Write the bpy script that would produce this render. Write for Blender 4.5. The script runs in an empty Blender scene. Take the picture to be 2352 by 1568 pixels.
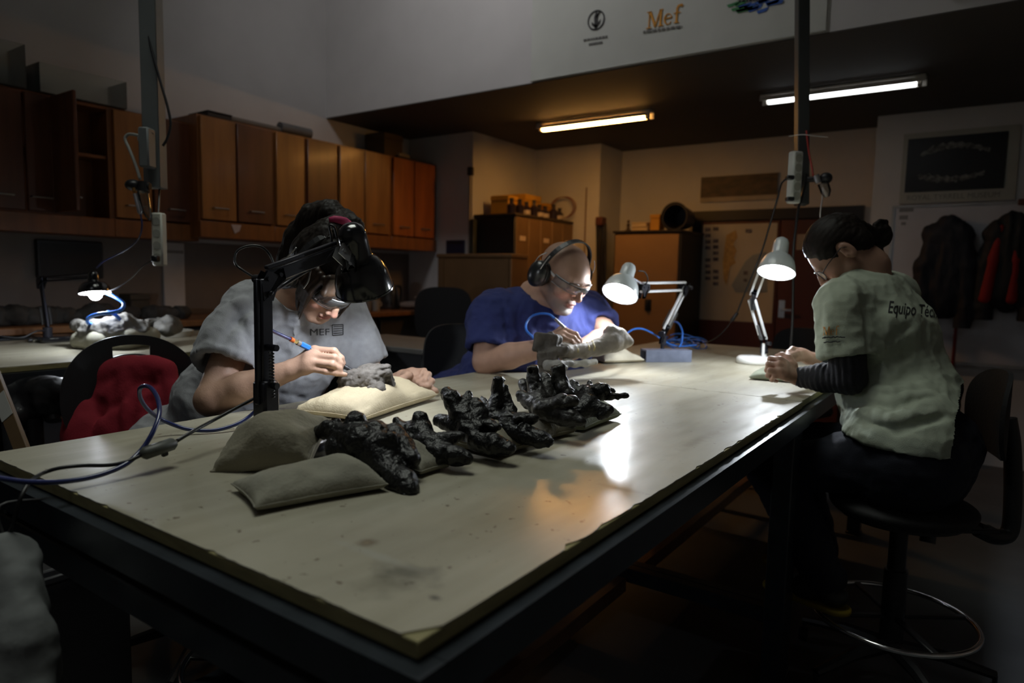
import bpy, math, random
import numpy as np
from mathutils import Vector, Matrix
from mathutils.bvhtree import BVHTree

# ------------------------------------------------------------------ camera, light, exposure
SC = bpy.context.scene
COL = SC.collection
FPX, YAW, PITCH, ROLL = 1567.0, 0.606651, 0.0959075, 0.0213364
CAM = np.array([0.0, 0.0, 1.26])
F_ = np.array([-math.sin(YAW) * math.cos(PITCH), math.cos(YAW) * math.cos(PITCH), -math.sin(PITCH)])
R_ = np.array([math.cos(YAW), math.sin(YAW), 0.0])
U_ = np.cross(R_, F_)
R_, U_ = math.cos(ROLL) * R_ + math.sin(ROLL) * U_, -math.sin(ROLL) * R_ + math.cos(ROLL) * U_
cd = bpy.data.cameras.new('camera'); cam = bpy.data.objects.new('camera', cd); COL.objects.link(cam)
M = Matrix.Identity(4)
for i in range(3):
    M[i][0], M[i][1], M[i][2], M[i][3] = R_[i], U_[i], -F_[i], CAM[i]
cam.matrix_world = M
cd.sensor_width = 36.0; cd.lens = FPX / 2352 * 36.0; cd.clip_start = 0.02
cd.dof.use_dof = True; cd.dof.focus_distance = 1.6; cd.dof.aperture_fstop = 2.8
SC.camera = cam
SC.view_settings.view_transform = 'Standard'; SC.view_settings.look = 'None'
SC.view_settings.gamma = 1.0; SC.view_settings.use_curve_mapping = False
SC.view_settings.exposure = 0.0
SC.cycles.use_denoising = True
SC.cycles.max_bounces = 8; SC.cycles.sample_clamp_indirect = 4.0
SC.cycles.caustics_reflective = False; SC.cycles.caustics_refractive = False
w = bpy.data.worlds.new('night'); SC.world = w; w.use_nodes = True
w.node_tree.nodes['Background'].inputs[0].default_value = (0.6, 0.65, 0.75, 1)
w.node_tree.nodes['Background'].inputs[1].default_value = 0.002

def area(name, loc, target, size, power, col):
    l = bpy.data.lights.new(name, 'AREA'); l.energy = power; l.color = col; l.size = size; l.shape = 'SQUARE'
    o = bpy.data.objects.new(name, l); COL.objects.link(o); o.location = loc
    o.rotation_euler = (Vector(target) - Vector(loc)).to_track_quat('-Z', 'Y').to_euler()
    return o
# dim ceiling lamps of the tall half (above the frame); last is added fill
area('ceiling_light_far', (-2.7, 2.1, 4.45), (-2.75, 3.75, 3.1), 0.7, 11.0, (1.0, 0.97, 0.98)).data.spread = math.radians(125)
area('ceiling_light_near', (-1.6, 1.15, 4.45), (-1.0, 0.95, 0.9), 1.5, 12.0, (0.95, 1.0, 0.90)).data.spread = math.radians(92)
area('fill_light_back', (-1.0, -1.3, 4.45), (-0.9, 0.2, 0.8), 1.2, 3.0, (0.93, 0.98, 1.0))  # unseen fill behind the camera, added to lift table edges, frame and sack
BULB_W, TUBE_W, TUBE_C = 360.0, 62.0, 5.0      # emission strengths of bulbs and tubes

# ------------------------------------------------------------------ projection helpers
def ray(x, y): return F_ + R_ * (x - 1176) / FPX - U_ * (y - 784) / FPX
def dep(x, y, t): return CAM + t * ray(x, y)
def on(ax, v, x, y):
    d = ray(x, y); i = 'XYZ'.index(ax)
    return CAM + (v - CAM[i]) / d[i] * d
def px2m(px, t): return px * t / FPX
V3 = lambda *a: np.array(a, float)
def nrm(v): v = np.asarray(v, float); return v / np.linalg.norm(v)

# ------------------------------------------------------------------ materials
MATS = {}
def pbr(name, col, rough=0.6, metal=0.0, var=0.12, vscale=6.0, bump=0.0, bscale=60.0, spec=0.5, coat=0.0, attr=False,
        emit=None, estr=0.0, alpha=1.0, stretch=None):
    if name in MATS: return MATS[name]
    m = bpy.data.materials.new(name); m.use_nodes = True; MATS[name] = m
    nt = m.node_tree; b = nt.nodes['Principled BSDF']; L = nt.links.new
    b.inputs['Roughness'].default_value = rough; b.inputs['Metallic'].default_value = metal
    b.inputs['Specular IOR Level'].default_value = spec; b.inputs['Coat Weight'].default_value = coat
    b.inputs['Coat Roughness'].default_value = 0.15
    tc = nt.nodes.new('ShaderNodeTexCoord'); mp = nt.nodes.new('ShaderNodeMapping')
    L(tc.outputs['Object'], mp.inputs[0])
    if stretch: mp.inputs['Scale'].default_value = stretch
    n = nt.nodes.new('ShaderNodeTexNoise'); n.inputs['Scale'].default_value = vscale; n.inputs['Detail'].default_value = 5
    L(mp.outputs[0], n.inputs['Vector'])
    mr = nt.nodes.new('ShaderNodeMapRange'); mr.inputs[1].default_value = .3; mr.inputs[2].default_value = .7
    mr.inputs[3].default_value = 1 - var; mr.inputs[4].default_value = 1 + var
    L(n.outputs[0], mr.inputs[0])
    mx = nt.nodes.new('ShaderNodeMix'); mx.data_type = 'RGBA'; mx.blend_type = 'MULTIPLY'; mx.inputs[0].default_value = 1.0
    if attr:
        at = nt.nodes.new('ShaderNodeAttribute'); at.attribute_name = 'Col'; L(at.outputs['Color'], mx.inputs[6])
    else: mx.inputs[6].default_value = (*col, 1)
    L(mr.outputs[0], mx.inputs[7]); L(mx.outputs[2], b.inputs['Base Color'])
    if bump:
        n2 = nt.nodes.new('ShaderNodeTexNoise'); n2.inputs['Scale'].default_value = bscale; n2.inputs['Detail'].default_value = 4
        L(mp.outputs[0], n2.inputs['Vector'])
        bp = nt.nodes.new('ShaderNodeBump'); bp.inputs['Strength'].default_value = bump; bp.inputs['Distance'].default_value = .004
        L(n2.outputs[0], bp.inputs['Height']); L(bp.outputs[0], b.inputs['Normal'])
    if emit:
        b.inputs['Emission Color'].default_value = (*emit, 1); b.inputs['Emission Strength'].default_value = estr
    if alpha < 1: b.inputs['Alpha'].default_value = alpha
    return m
def clear_plastic(name, tint=(.9, .95, 1), refl=0.12, haze=0.0):
    if name in MATS: return MATS[name]
    m = bpy.data.materials.new(name); m.use_nodes = True; MATS[name] = m
    nt = m.node_tree; nt.nodes.remove(nt.nodes['Principled BSDF']); L = nt.links.new
    t = nt.nodes.new('ShaderNodeBsdfTransparent'); t.inputs[0].default_value = (*tint, 1)
    g = nt.nodes.new('ShaderNodeBsdfGlossy'); g.inputs['Roughness'].default_value = .12
    fr = nt.nodes.new('ShaderNodeFresnel'); fr.inputs[0].default_value = 1.5
    a = nt.nodes.new('ShaderNodeMath'); a.operation = 'ADD'; a.inputs[1].default_value = refl; L(fr.outputs[0], a.inputs[0])
    mx = nt.nodes.new('ShaderNodeMixShader'); L(a.outputs[0], mx.inputs[0]); L(t.outputs[0], mx.inputs[1]); L(g.outputs[0], mx.inputs[2])
    if haze:
        df = nt.nodes.new('ShaderNodeBsdfDiffuse'); df.inputs[0].default_value = (.85, .87, .9, 1); m2 = nt.nodes.new('ShaderNodeMixShader'); m2.inputs[0].default_value = haze
        L(mx.outputs[0], m2.inputs[1]); L(df.outputs[0], m2.inputs[2]); mx = m2
    L(mx.outputs[0], nt.nodes['Material Output'].inputs[0])
    return m

# ------------------------------------------------------------------ objects
LOC = {}
def thing(name, label, cat, loc, group=None):
    o = bpy.data.objects.new(name, None); COL.objects.link(o); o.empty_display_size = .05
    o.location = Vector(loc); LOC[o.name] = np.array(loc, float)
    o['label'] = label; o['category'] = cat
    if group: o['group'] = group
    return o
def tag(o, label, cat, group=None):
    o['label'] = label; o['category'] = cat
    if group: o['group'] = group
    return o
def origin(o):
    p = np.zeros(3)
    while o is not None: p = p + LOC.get(o.name, np.zeros(3)); o = o.parent
    return p
def link(name, me, mat, parent=None, smooth=40):
    o = bpy.data.objects.new(name, me); COL.objects.link(o)
    for m_ in (mat if isinstance(mat, (list, tuple)) else [mat]): me.materials.append(m_)
    if parent is not None:
        org = origin(parent); me.transform(Matrix.Translation(-Vector(org))); o.parent = parent
    if smooth is not None and len(me.polygons):
        me.shade_smooth()
        if smooth < 180: me.set_sharp_from_angle(angle=math.radians(smooth))
    return o
def struct(o): o['kind'] = 'structure'; return o

class MB:                                   # collects verts and faces into one mesh
    def __init__(s): s.v = []; s.f = []
    def add(s, vs, fs):
        b = len(s.v); s.v += [tuple(map(float, p)) for p in vs]; s.f += [tuple(i + b for i in f) for f in fs]; return s
    def box(s, lo, hi, bev=0.0):
        lo = np.array(lo, float); hi = np.array(hi, float); lo, hi = np.minimum(lo, hi), np.maximum(lo, hi)
        return s.obox((lo + hi) / 2, np.eye(3), (hi - lo) / 2, bev)
    def obox(s, c, ax, h, bev=0.0):
        c = np.array(c, float); ax = np.array(ax, float); h = np.array(h, float)
        if bev <= 0 or bev > .9 * min(h):
            if bev > 0: bev = .8 * min(h)
        if bev <= 0:
            vs = [c + ax[0] * h[0] * i + ax[1] * h[1] * j + ax[2] * h[2] * k for i in (-1, 1) for j in (-1, 1) for k in (-1, 1)]
            return s.add(vs, [(0, 1, 3, 2), (4, 6, 7, 5), (0, 4, 5, 1), (2, 3, 7, 6), (0, 2, 6, 4), (1, 5, 7, 3)])
        vs = []; ix = {}
        for i in (-1, 1):
            for j in (-1, 1):
                for k in (-1, 1):
                    for a in range(3):
                        d = [h[q] - (0 if q == a else bev) for q in range(3)]
                        ix[i, j, k, a] = len(vs); vs.append(c + ax[0] * d[0] * i + ax[1] * d[1] * j + ax[2] * d[2] * k)
        fs = []
        for a in range(3):
            b_, c_ = [(1, 2), (2, 0), (0, 1)][a]
            for sg in (-1, 1):
                q = []
                for (p, r) in ((-1, -1), (1, -1), (1, 1), (-1, 1)):
                    t = [0, 0, 0]; t[a] = sg; t[b_] = p; t[c_] = r; q.append(ix[t[0], t[1], t[2], a])
                fs.append(tuple(q if sg > 0 else q[::-1]))
        for a in range(3):                                          # edges along axis a
            b_, c_ = [(1, 2), (2, 0), (0, 1)][a]
            for p in (-1, 1):
                for r in (-1, 1):
                    t0 = [0, 0, 0]; t0[a] = -1; t0[b_] = p; t0[c_] = r; t1 = list(t0); t1[a] = 1
                    q = (ix[(*t0, b_)], ix[(*t1, b_)], ix[(*t1, c_)], ix[(*t0, c_)])
                    fs.append(q if p * r < 0 else q[::-1])
        for i in (-1, 1):
            for j in (-1, 1):
                for k in (-1, 1):
                    q = (ix[i, j, k, 0], ix[i, j, k, 1], ix[i, j, k, 2]); fs.append(q if i * j * k > 0 else q[::-1])
        return s.add(vs, fs)
    def bar(s, a, b, w_, h_, up=(0, 0, 1), bev=0.0):               # rectangular bar from a to b
        a = np.array(a, float); b = np.array(b, float); d = nrm(b - a); sd = np.cross(d, up)
        if np.linalg.norm(sd) < 1e-4: sd = np.cross(d, (1, 0, 0))
        sd = nrm(sd); u = np.cross(sd, d)
        return s.obox((a + b) / 2, [d, sd, u], [np.linalg.norm(b - a) / 2, w_ / 2, h_ / 2], bev)
    def tube(s, pts, r, n=8, cap=True):
        pts = [np.array(p, float) for p in pts]; N = len(pts); rr = r if isinstance(r, (list, tuple, np.ndarray)) else [r] * N
        t = [nrm(pts[min(i + 1, N - 1)] - pts[max(i - 1, 0)]) for i in range(N)]
        x = np.cross(t[0], (0, 0, 1));
        if np.linalg.norm(x) < 1e-3: x = np.cross(t[0], (1, 0, 0))
        x = nrm(x); vs = []; fs = []
        for i in range(N):
            x = nrm(x - t[i] * (x @ t[i])); y = np.cross(t[i], x)
            for k in range(n):
                a = 2 * math.pi * k / n; vs.append(pts[i] + rr[i] * (x * math.cos(a) + y * math.sin(a)))
        for i in range(N - 1):
            for k in range(n):
                k2 = (k + 1) % n; fs.append((i * n + k, i * n + k2, (i + 1) * n + k2, (i + 1) * n + k))
        if cap: fs += [tuple(range(n))[::-1], tuple(range((N - 1) * n, N * n))]
        return s.add(vs, fs)
    def cyl(s, a, b, r, n=16, r2=None): return s.tube([a, b], [r, r if r2 is None else r2], n)
    def lathe(s, o, axis, prof, n=28, cap=False):                  # prof: (t along axis, radius)
        o = np.array(o, float); a = nrm(axis); x = np.cross(a, (0.3, 0.2, 0.93)); x = nrm(x); y = np.cross(a, x); vs = []; fs = []
        for (t, r) in prof:
            for k in range(n):
                q = 2 * math.pi * k / n; vs.append(o + a * t + max(r, 1e-4) * (x * math.cos(q) + y * math.sin(q)))
        for i in range(len(prof) - 1):
            for k in range(n):
                k2 = (k + 1) % n; fs.append((i * n + k, i * n + k2, (i + 1) * n + k2, (i + 1) * n + k))
        if cap: fs += [tuple(range(n))[::-1], tuple(range((len(prof) - 1) * n, len(prof) * n))]
        return s.add(vs, fs)
    def ball(s, c, r, n=12, m=8, ax=None):
        c = np.array(c, float); rr = np.array([r] * 3 if np.isscalar(r) else r, float); ax = np.eye(3) if ax is None else np.array(ax)
        vs = [c + ax[2] * rr[2]]; fs = []
        for i in range(1, m):
            p = math.pi * i / m
            for k in range(n):
                q = 2 * math.pi * k / n
                vs.append(c + ax[0] * rr[0] * math.sin(p) * math.cos(q) + ax[1] * rr[1] * math.sin(p) * math.sin(q) + ax[2] * rr[2] * math.cos(p))
        vs.append(c - ax[2] * rr[2]); E = len(vs) - 1
        for k in range(n): fs.append((0, 1 + k, 1 + (k + 1) % n))
        for i in range(m - 2):
            for k in range(n): k2 = (k + 1) % n; fs.append((1 + i * n + k, 1 + (i + 1) * n + k, 1 + (i + 1) * n + k2, 1 + i * n + k2))
        for k in range(n): fs.append((E, 1 + (m - 2) * n + (k + 1) % n, 1 + (m - 2) * n + k))
        return s.add(vs, fs)
    def prism(s, poly, off):                                        # polygon of 3D points extruded by vector off
        n = len(poly); off = np.array(off, float); vs = [np.array(p, float) for p in poly] + [np.array(p, float) + off for p in poly]
        fs = [tuple(range(n))[::-1], tuple(range(n, 2 * n))] + [(i, (i + 1) % n, n + (i + 1) % n, n + i) for i in range(n)]
        return s.add(vs, fs)
    def build(s, name, mat, parent=None, smooth=40):
        me = bpy.data.meshes.new(name); me.from_pydata(s.v, [], s.f); me.validate(); me.update()
        import bmesh
        bm = bmesh.new(); bm.from_mesh(me); bmesh.ops.recalc_face_normals(bm, faces=bm.faces); bm.to_mesh(me); bm.free()
        return link(name, me, mat, parent, smooth)

def spline(pts, n=8):                        # Catmull-Rom through the points
    P = [np.array(p, float) for p in pts]; P = [2 * P[0] - P[1]] + P + [2 * P[-1] - P[-2]]; out = []
    for i in range(1, len(P) - 2):
        for j in range(n):
            t = j / n
            out.append(.5 * (2 * P[i] + (P[i + 1] - P[i - 1]) * t + (2 * P[i - 1] - 5 * P[i] + 4 * P[i + 1] - P[i + 2]) * t * t
                             + (3 * P[i] - P[i - 1] - 3 * P[i + 1] + P[i + 2]) * t ** 3))
    return out + [P[-2]]

# ------------------------------------------------------------------ smooth distance fields turned into one mesh
class Fld:
    def __init__(s, lo, hi, h):
        s.lo = np.array(lo, np.float32); s.h = h; n = np.ceil((np.array(hi) - np.array(lo)) / h).astype(int) + 1
        s.n = n; s.ax = [(s.lo[i] + h * np.arange(n[i])).astype(np.float32) for i in range(3)]; s.f = np.full(n, 1., np.float32)
    def put(s, fn, lo, hi, k, sub=False):
        mg = k + 3 * s.h; a = np.clip(((np.array(lo) - mg - s.lo) / s.h).astype(int), 0, s.n); b = np.clip(((np.array(hi) + mg - s.lo) / s.h).astype(int) + 2, 0, s.n)
        if np.any(b <= a): return s
        sl = tuple(slice(a[i], b[i]) for i in range(3))
        d = fn(s.ax[0][sl[0]][:, None, None], s.ax[1][sl[1]][None, :, None], s.ax[2][sl[2]][None, None, :]).astype(np.float32)
        v = s.f[sl]; k = max(k, 1e-5)
        if sub:
            d = -d; h = np.clip(.5 - .5 * (d - v) / k, 0, 1); s.f[sl] = d + (v - d) * h + k * h * (1 - h)
        else:
            h = np.clip(.5 + .5 * (d - v) / k, 0, 1); s.f[sl] = d + (v - d) * h - k * h * (1 - h)
        return s
    def cone(s, a, b, r1, r2=None, k=.01, sub=False):
        a = np.array(a, float); b = np.array(b, float); r2 = r1 if r2 is None else r2; ab = b - a; L2 = max(ab @ ab, 1e-12); rm = max(r1, r2)
        def fn(x, y, z):
            px, py, pz = x - a[0], y - a[1], z - a[2]
            t = np.clip((px * ab[0] + py * ab[1] + pz * ab[2]) / L2, 0, 1)
            return np.sqrt((px - t * ab[0]) ** 2 + (py - t * ab[1]) ** 2 + (pz - t * ab[2]) ** 2) - (r1 + (r2 - r1) * t)
        return s.put(fn, np.minimum(a, b) - rm, np.maximum(a, b) + rm, k, sub)
    def chain(s, pts, rs, k=.01):
        for i in range(len(pts) - 1): s.cone(pts[i], pts[i + 1], rs[i], rs[i + 1], k)
        return s
    def ell(s, c, r, ax=None, k=.01, sub=False):
        c = np.array(c, float); r = np.array([r] * 3 if np.isscalar(r) else r, float); A = np.eye(3) if ax is None else np.array(ax, float)
        def fn(x, y, z):
            px, py, pz = x - c[0], y - c[1], z - c[2]; q = [(A[i][0] * px + A[i][1] * py + A[i][2] * pz) for i in range(3)]
            k0 = np.sqrt(sum((q[i] / r[i]) ** 2 for i in range(3))) + 1e-6; k1 = np.sqrt(sum((q[i] / r[i] ** 2) ** 2 for i in range(3))) + 1e-6
            return k0 * (k0 - 1) / k1
        ext = np.sqrt(sum((A[i] * r[i]) ** 2 for i in range(3)))
        return s.put(fn, c - ext, c + ext, k, sub)
    def box(s, c, h, ax=None, rnd=.005, k=.01, sub=False):
        c = np.array(c, float); h = np.array(h, float); A = np.eye(3) if ax is None else np.array(ax, float)
        def fn(x, y, z):
            px, py, pz = x - c[0], y - c[1], z - c[2]
            q = [np.abs(A[i][0] * px + A[i][1] * py + A[i][2] * pz) - (h[i] - rnd) for i in range(3)]
            o = np.sqrt(sum(np.maximum(e, 0) ** 2 for e in q)); return o + np.minimum(np.maximum(np.maximum(q[0], q[1]), q[2]), 0) - rnd
        ext = np.sqrt(sum((A[i] * h[i]) ** 2 for i in range(3)) * 3)
        return s.put(fn, c - ext, c + ext, k, sub)
    def cut(s, p, n_):                       # keep the side the normal points away from
        p = np.array(p, float); n_ = nrm(n_)
        d = (s.ax[0][:, None, None] - p[0]) * n_[0] + (s.ax[1][None, :, None] - p[1]) * n_[1] + (s.ax[2][None, None, :] - p[2]) * n_[2]
        s.f = np.maximum(s.f, d.astype(np.float32)); return s
    def hit(s, x, y, t0=1.2, t1=3.2):        # distance at which the sight line through (x, y) meets the surface
        t = np.linspace(t0, t1, 1600); P = CAM + t[:, None] * ray(x, y); i = np.round((P - s.lo) / s.h).astype(int); ok = np.all((i >= 0) & (i < s.n), 1)
        j = np.clip(i, 0, s.n - 1); v = np.where(ok, s.f[j[:, 0], j[:, 1], j[:, 2]], 1.); k = np.argmax(v < 0); return t[k] if v[k] < 0 else None
    def crease(s, pts, r, k, sub=True, off=0.0):   # groove (or ridge) drawn on the visible side of the surface
        Q = [(x, y, s.hit(x, y)) for x, y in pts]; off = -r * .92 if sub else r * .55; Q = [dep(x, y, d + off) for x, y, d in Q if d]; k = min(k, .018)
        for i in range(len(Q) - 1): s.cone(Q[i], Q[i + 1], r * (.5 if i == 0 else 1), r * (.5 if i == len(Q) - 2 else 1), k, sub)
        return s
    def merge(s, g, k):
        h = np.clip(.5 + .5 * (g.f - s.f) / k, 0, 1); s.f = (g.f + (s.f - g.f) * h - k * h * (1 - h)).astype(np.float32); return s
    def nets(s):
        f = s.f; ins = f < 0; nx, ny, nz = f.shape; cnt = np.zeros((nx - 1, ny - 1, nz - 1), np.int8)
        C8 = [(i, j, k) for i in (0, 1) for j in (0, 1) for k in (0, 1)]
        for (i, j, k) in C8: cnt += ins[i:nx - 1 + i, j:ny - 1 + j, k:nz - 1 + k]
        ijk = np.argwhere((cnt > 0) & (cnt < 8)); idx = np.full(cnt.shape, -1, np.int32); idx[tuple(ijk.T)] = np.arange(len(ijk))
        val = {c: f[ijk[:, 0] + c[0], ijk[:, 1] + c[1], ijk[:, 2] + c[2]] for c in C8}
        acc = np.zeros((len(ijk), 3)); num = np.zeros(len(ijk))
        for a in C8:
            for q in range(3):
                if a[q]: continue
                b = list(a); b[q] = 1; b = tuple(b); va, vb = val[a], val[b]; m = (va < 0) != (vb < 0)
                t = np.where(m, va / np.where(m, va - vb, 1), 0)
                for r in range(3): acc[:, r] += np.where(m, a[r] + (b[r] - a[r]) * t, 0)
                num += m
        V = (ijk + acc / num[:, None]) * s.h + s.lo; Q = []
        for q in range(3):
            sl = [slice(None)] * 3; sl2 = [slice(None)] * 3; sl[q] = slice(0, -1); sl2[q] = slice(1, None)
            A_, B_ = ins[tuple(sl)], ins[tuple(sl2)]; e = np.argwhere(A_ != B_); o1, o2 = [(1, 2), (2, 0), (0, 1)][q]
            e = e[(e[:, o1] > 0) & (e[:, o2] > 0) & (e[:, o1] < f.shape[o1] - 1) & (e[:, o2] < f.shape[o2] - 1)]
            fl = A_[tuple(e.T)]; c = []
            for (u, v) in ((-1, -1), (0, -1), (0, 0), (-1, 0)):
                t = e.copy(); t[:, o1] += u; t[:, o2] += v; c.append(idx[tuple(t.T)])
            qd = np.stack(c, 1); qd[~fl] = qd[~fl][:, ::-1]; Q.append(qd)
        return V, np.concatenate(Q)
def normals(V, Q):
    n = np.cross(V[Q[:, 2]] - V[Q[:, 0]], V[Q[:, 3]] - V[Q[:, 1]]); N = np.zeros_like(V)
    for i in range(4):
        for a in range(3): N[:, a] += np.bincount(Q[:, i], n[:, a], len(V))
    return N / (np.linalg.norm(N, axis=1)[:, None] + 1e-12)
def npmesh(name, V, Q, cols=None):
    me = bpy.data.meshes.new(name); me.vertices.add(len(V)); me.vertices.foreach_set('co', np.ascontiguousarray(V, np.float32).ravel())
    me.loops.add(len(Q) * 4); me.loops.foreach_set('vertex_index', np.ascontiguousarray(Q, np.int32).ravel())
    me.polygons.add(len(Q)); me.polygons.foreach_set('loop_start', np.arange(len(Q), dtype=np.int32) * 4)
    me.update(calc_edges=True); me.validate()
    if cols is not None:
        a = me.color_attributes.new('Col', 'FLOAT_COLOR', 'POINT'); a.data.foreach_set('color', np.ascontiguousarray(np.concatenate([cols, np.ones((len(V), 1))], 1), np.float32).ravel())
    return me
_rng = np.random.default_rng(5); _LAT = _rng.random((32, 32, 32)).astype(np.float32)
def vnoise(P, sc=1.0, seed=0):               # value noise in 0..1
    P = np.asarray(P) * sc + seed * 7.31; i = np.floor(P).astype(int); t = P - i; t = t * t * (3 - 2 * t); i &= 31; j = (i + 1) & 31; out = 0
    for a in (0, 1):
        for b in (0, 1):
            for c in (0, 1):
                wgt = (t[:, 0] if a else 1 - t[:, 0]) * (t[:, 1] if b else 1 - t[:, 1]) * (t[:, 2] if c else 1 - t[:, 2])
                out = out + wgt * _LAT[(j if a else i)[:, 0], (j if b else i)[:, 1], (j if c else i)[:, 2]]
    return out
def fbm(P, sc, oct=4, seed=0, ridge=False):
    o = 0; a = 1; tot = 0
    for q in range(oct):
        n = vnoise(P, sc * 2 ** q, seed + q); n = 1 - abs(2 * n - 1) if ridge else n
        o = o + a * n; tot += a; a *= .5
    return o / tot
def worley(P, sc, seed=0):                   # distances to the nearest and second nearest random cell point
    P = np.asarray(P) * sc + seed * 3.17; i0 = np.floor(P).astype(int); f1 = np.full(len(P), 9.); f2 = np.full(len(P), 9.)
    for a in (-1, 0, 1):
        for b in (-1, 0, 1):
            for c in (-1, 0, 1):
                j = i0 + [a, b, c]; h = j & 31; o = np.stack([_LAT[h[:, 0], h[:, 1], h[:, 2]], _LAT[h[:, 1], h[:, 2], h[:, 0] ^ 7], _LAT[h[:, 2] ^ 11, h[:, 0], h[:, 1]]], 1)
                d = np.linalg.norm(P - j - o, axis=1); f2 = np.minimum(f2, np.maximum(f1, d)); f1 = np.minimum(f1, d)
    return f1, f2
def text_mesh(s, size, M4, name, mat, parent=None, bold=0.0, extrude=0.0004, shear=0.0, align='LEFT', target=None, off=.0012, squash=1.0):
    cu = bpy.data.curves.new('lettering', 'FONT'); cu.body = s; cu.size = size; cu.extrude = extrude; cu.offset = bold; cu.shear = shear; cu.align_x = align; cu.resolution_u = 3
    t = bpy.data.objects.new('lettering', cu); COL.objects.link(t); dg = bpy.context.evaluated_depsgraph_get()
    me = bpy.data.meshes.new_from_object(t.evaluated_get(dg)); bpy.data.objects.remove(t); bpy.data.curves.remove(cu)
    me.transform(Matrix.Scale(squash, 4, (1, 0, 0))); me.transform(M4)
    if target is not None:                   # drape on a surface along the lettering's own normal
        bvh, dr = target
        import bmesh
        bm = bmesh.new(); bm.from_mesh(me); bmesh.ops.triangulate(bm, faces=bm.faces); bmesh.ops.subdivide_edges(bm, edges=[e for e in bm.edges if e.calc_length() > .012], cuts=2); gone = []
        for v in bm.verts:
            h = bvh.ray_cast(v.co - Vector(dr) * .3, Vector(dr))
            if h[0] is not None and abs((h[0] - v.co).dot(Vector(dr))) < .5: v.co = h[0] + h[1] * off * (1 if h[1].dot(Vector(dr)) < 0 else -1)
            else: gone.append(v)
        bmesh.ops.delete(bm, geom=gone, context='VERTS'); bm.to_mesh(me); bm.free()
    return link(name, me, mat, parent, None)
def frame4(o, x, y):
    x = nrm(x); y = nrm(y); z = np.cross(x, y); m = Matrix.Identity(4)
    for i in range(3): m[i][0], m[i][1], m[i][2], m[i][3] = x[i], y[i], z[i], o[i]
    return m

# ------------------------------------------------------------------ the setting
m_wall = pbr('wall_paint', (.62, .61, .6), .75, var=.05, vscale=2.5, bump=.15, bscale=30)
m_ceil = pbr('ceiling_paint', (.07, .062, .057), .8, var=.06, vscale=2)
m_floor = pbr('floor_vinyl', (.075, .078, .082), .75, var=.2, vscale=3, bump=.1, bscale=20)
def wall(name, lo, hi, mat=None): return struct(MB().box(lo, hi).build(name, mat or m_wall, None, None))
struct(MB().box((-4.7, -3.1, -.1), (2.1, 6.4, 0)).build('floor', m_floor, None, None))
wall('wall_left', (-4.62, -3, 0), (-4.5, 6.3, 4.6))
wall('wall_alcove', (-4.5, 4.75, 0), (-3.75, 5.75, 2.5))
wall('wall_column', (-4.5, 5.75, 0), (-3.035, 6.3, 2.5))
wall('wall_far', (-3.035, 6.2, 0), (-.765, 6.32, 2.5))
wall('wall_poster', (-.765, 5.8, 0), (2.1, 6.32, 2.5))
wall('wall_soffit', (-4.5, 3.78, 2.5), (2.1, 3.95, 4.6))
wall('wall_right', (2.0, -3, 0), (2.1, 5.8, 4.6))
wall('wall_back', (-4.6, -3.1, 0), (2.1, -3.0, 4.6))
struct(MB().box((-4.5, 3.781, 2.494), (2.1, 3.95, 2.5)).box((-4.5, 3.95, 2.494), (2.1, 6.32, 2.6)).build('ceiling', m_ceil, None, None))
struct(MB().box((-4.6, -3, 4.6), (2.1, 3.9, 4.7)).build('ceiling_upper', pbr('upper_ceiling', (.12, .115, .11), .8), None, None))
struct(MB().box((-3.72, 5.72, 0), (-3.04, 5.75, .1)).box((-3.03, 6.17, 0), (-.77, 6.2, .1)).build('baseboard_far', pbr('grey_skirting', (.1, .1, .1), .5), None, None))
# double door in its black frame, on the far wall
m_door = pbr('door_red_brown', (.085, .022, .014), .45, var=.2, vscale=4, stretch=(1, 1, .1)); m_black = pbr('black_steel', (.012, .012, .014), .4)
fr = MB(); fr.box((-2.27, 6.13, 0), (-2.18, 6.2, 1.88)); fr.box((-.95, 6.13, 0), (-.865, 6.2, 1.88)); fr.box((-2.18, 6.13, 1.79), (-.95, 6.2, 1.88))
do = struct(fr.build('door_1', m_black, None, None))
for x0, x1 in ((-2.175, -1.50), (-1.495, -.955)):
    MB().box((x0, 6.15, .01), (x1, 6.19, 1.785), .004).build('leaf', m_door, do)
MB().cyl((-1.45, 6.15, 1.02), (-1.45, 6.09, 1.02), .012).bar((-1.45, 6.1, 1.02), (-1.34, 6.1, 1.02), .018, .02, bev=.004).box((-1.475, 6.145, .95), (-1.425, 6.152, 1.1)).build('handle', pbr('steel', (.6, .6, .6), .3, 1), do)
MB().box((-1.36, 6.146, 1.53), (-1.22, 6.15, 1.66)).build('notice', pbr('notice_paper', (.35, .3, .26), .7), do)

# ------------------------------------------------------------------ tube lamps under the low ceiling
m_fix = pbr('lamp_housing', (.55, .52, .48), .5)
def tube_lamp(x0, x1, col, strength, label, spread):
    t = thing('tube_lamp', label, 'ceiling lamp', ((x0 + x1) / 2, 4.79, 2.5), 'tube lamps under the low ceiling')
    MB().box((x0 - .05, 4.755, 2.476), (x1 + .05, 4.835, 2.494), .005).build('housing', m_fix, t)
    MB().box((x0 - .05, 4.83, 2.437), (x1 + .05, 4.837, 2.476)).build('rear_reflector', m_fix, t, None)
    MB().box((x0 - .05, 4.753, 2.449), (x1 + .05, 4.759, 2.476)).build('front_reflector', m_fix, t, None)
    for x in (x0 - .03, x1 + .005): MB().box((x, 4.765, 2.43), (x + .025, 4.815, 2.478), .004).build('lamp_holder', m_fix, t)
    mt = pbr('tube_glow_' + spread, (1, 1, 1), .4, emit=col, estr=strength)
    MB().cyl((x0, 4.79, 2.452), (x1, 4.79, 2.452), .021, 14).build('tube', mt, t)
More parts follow.
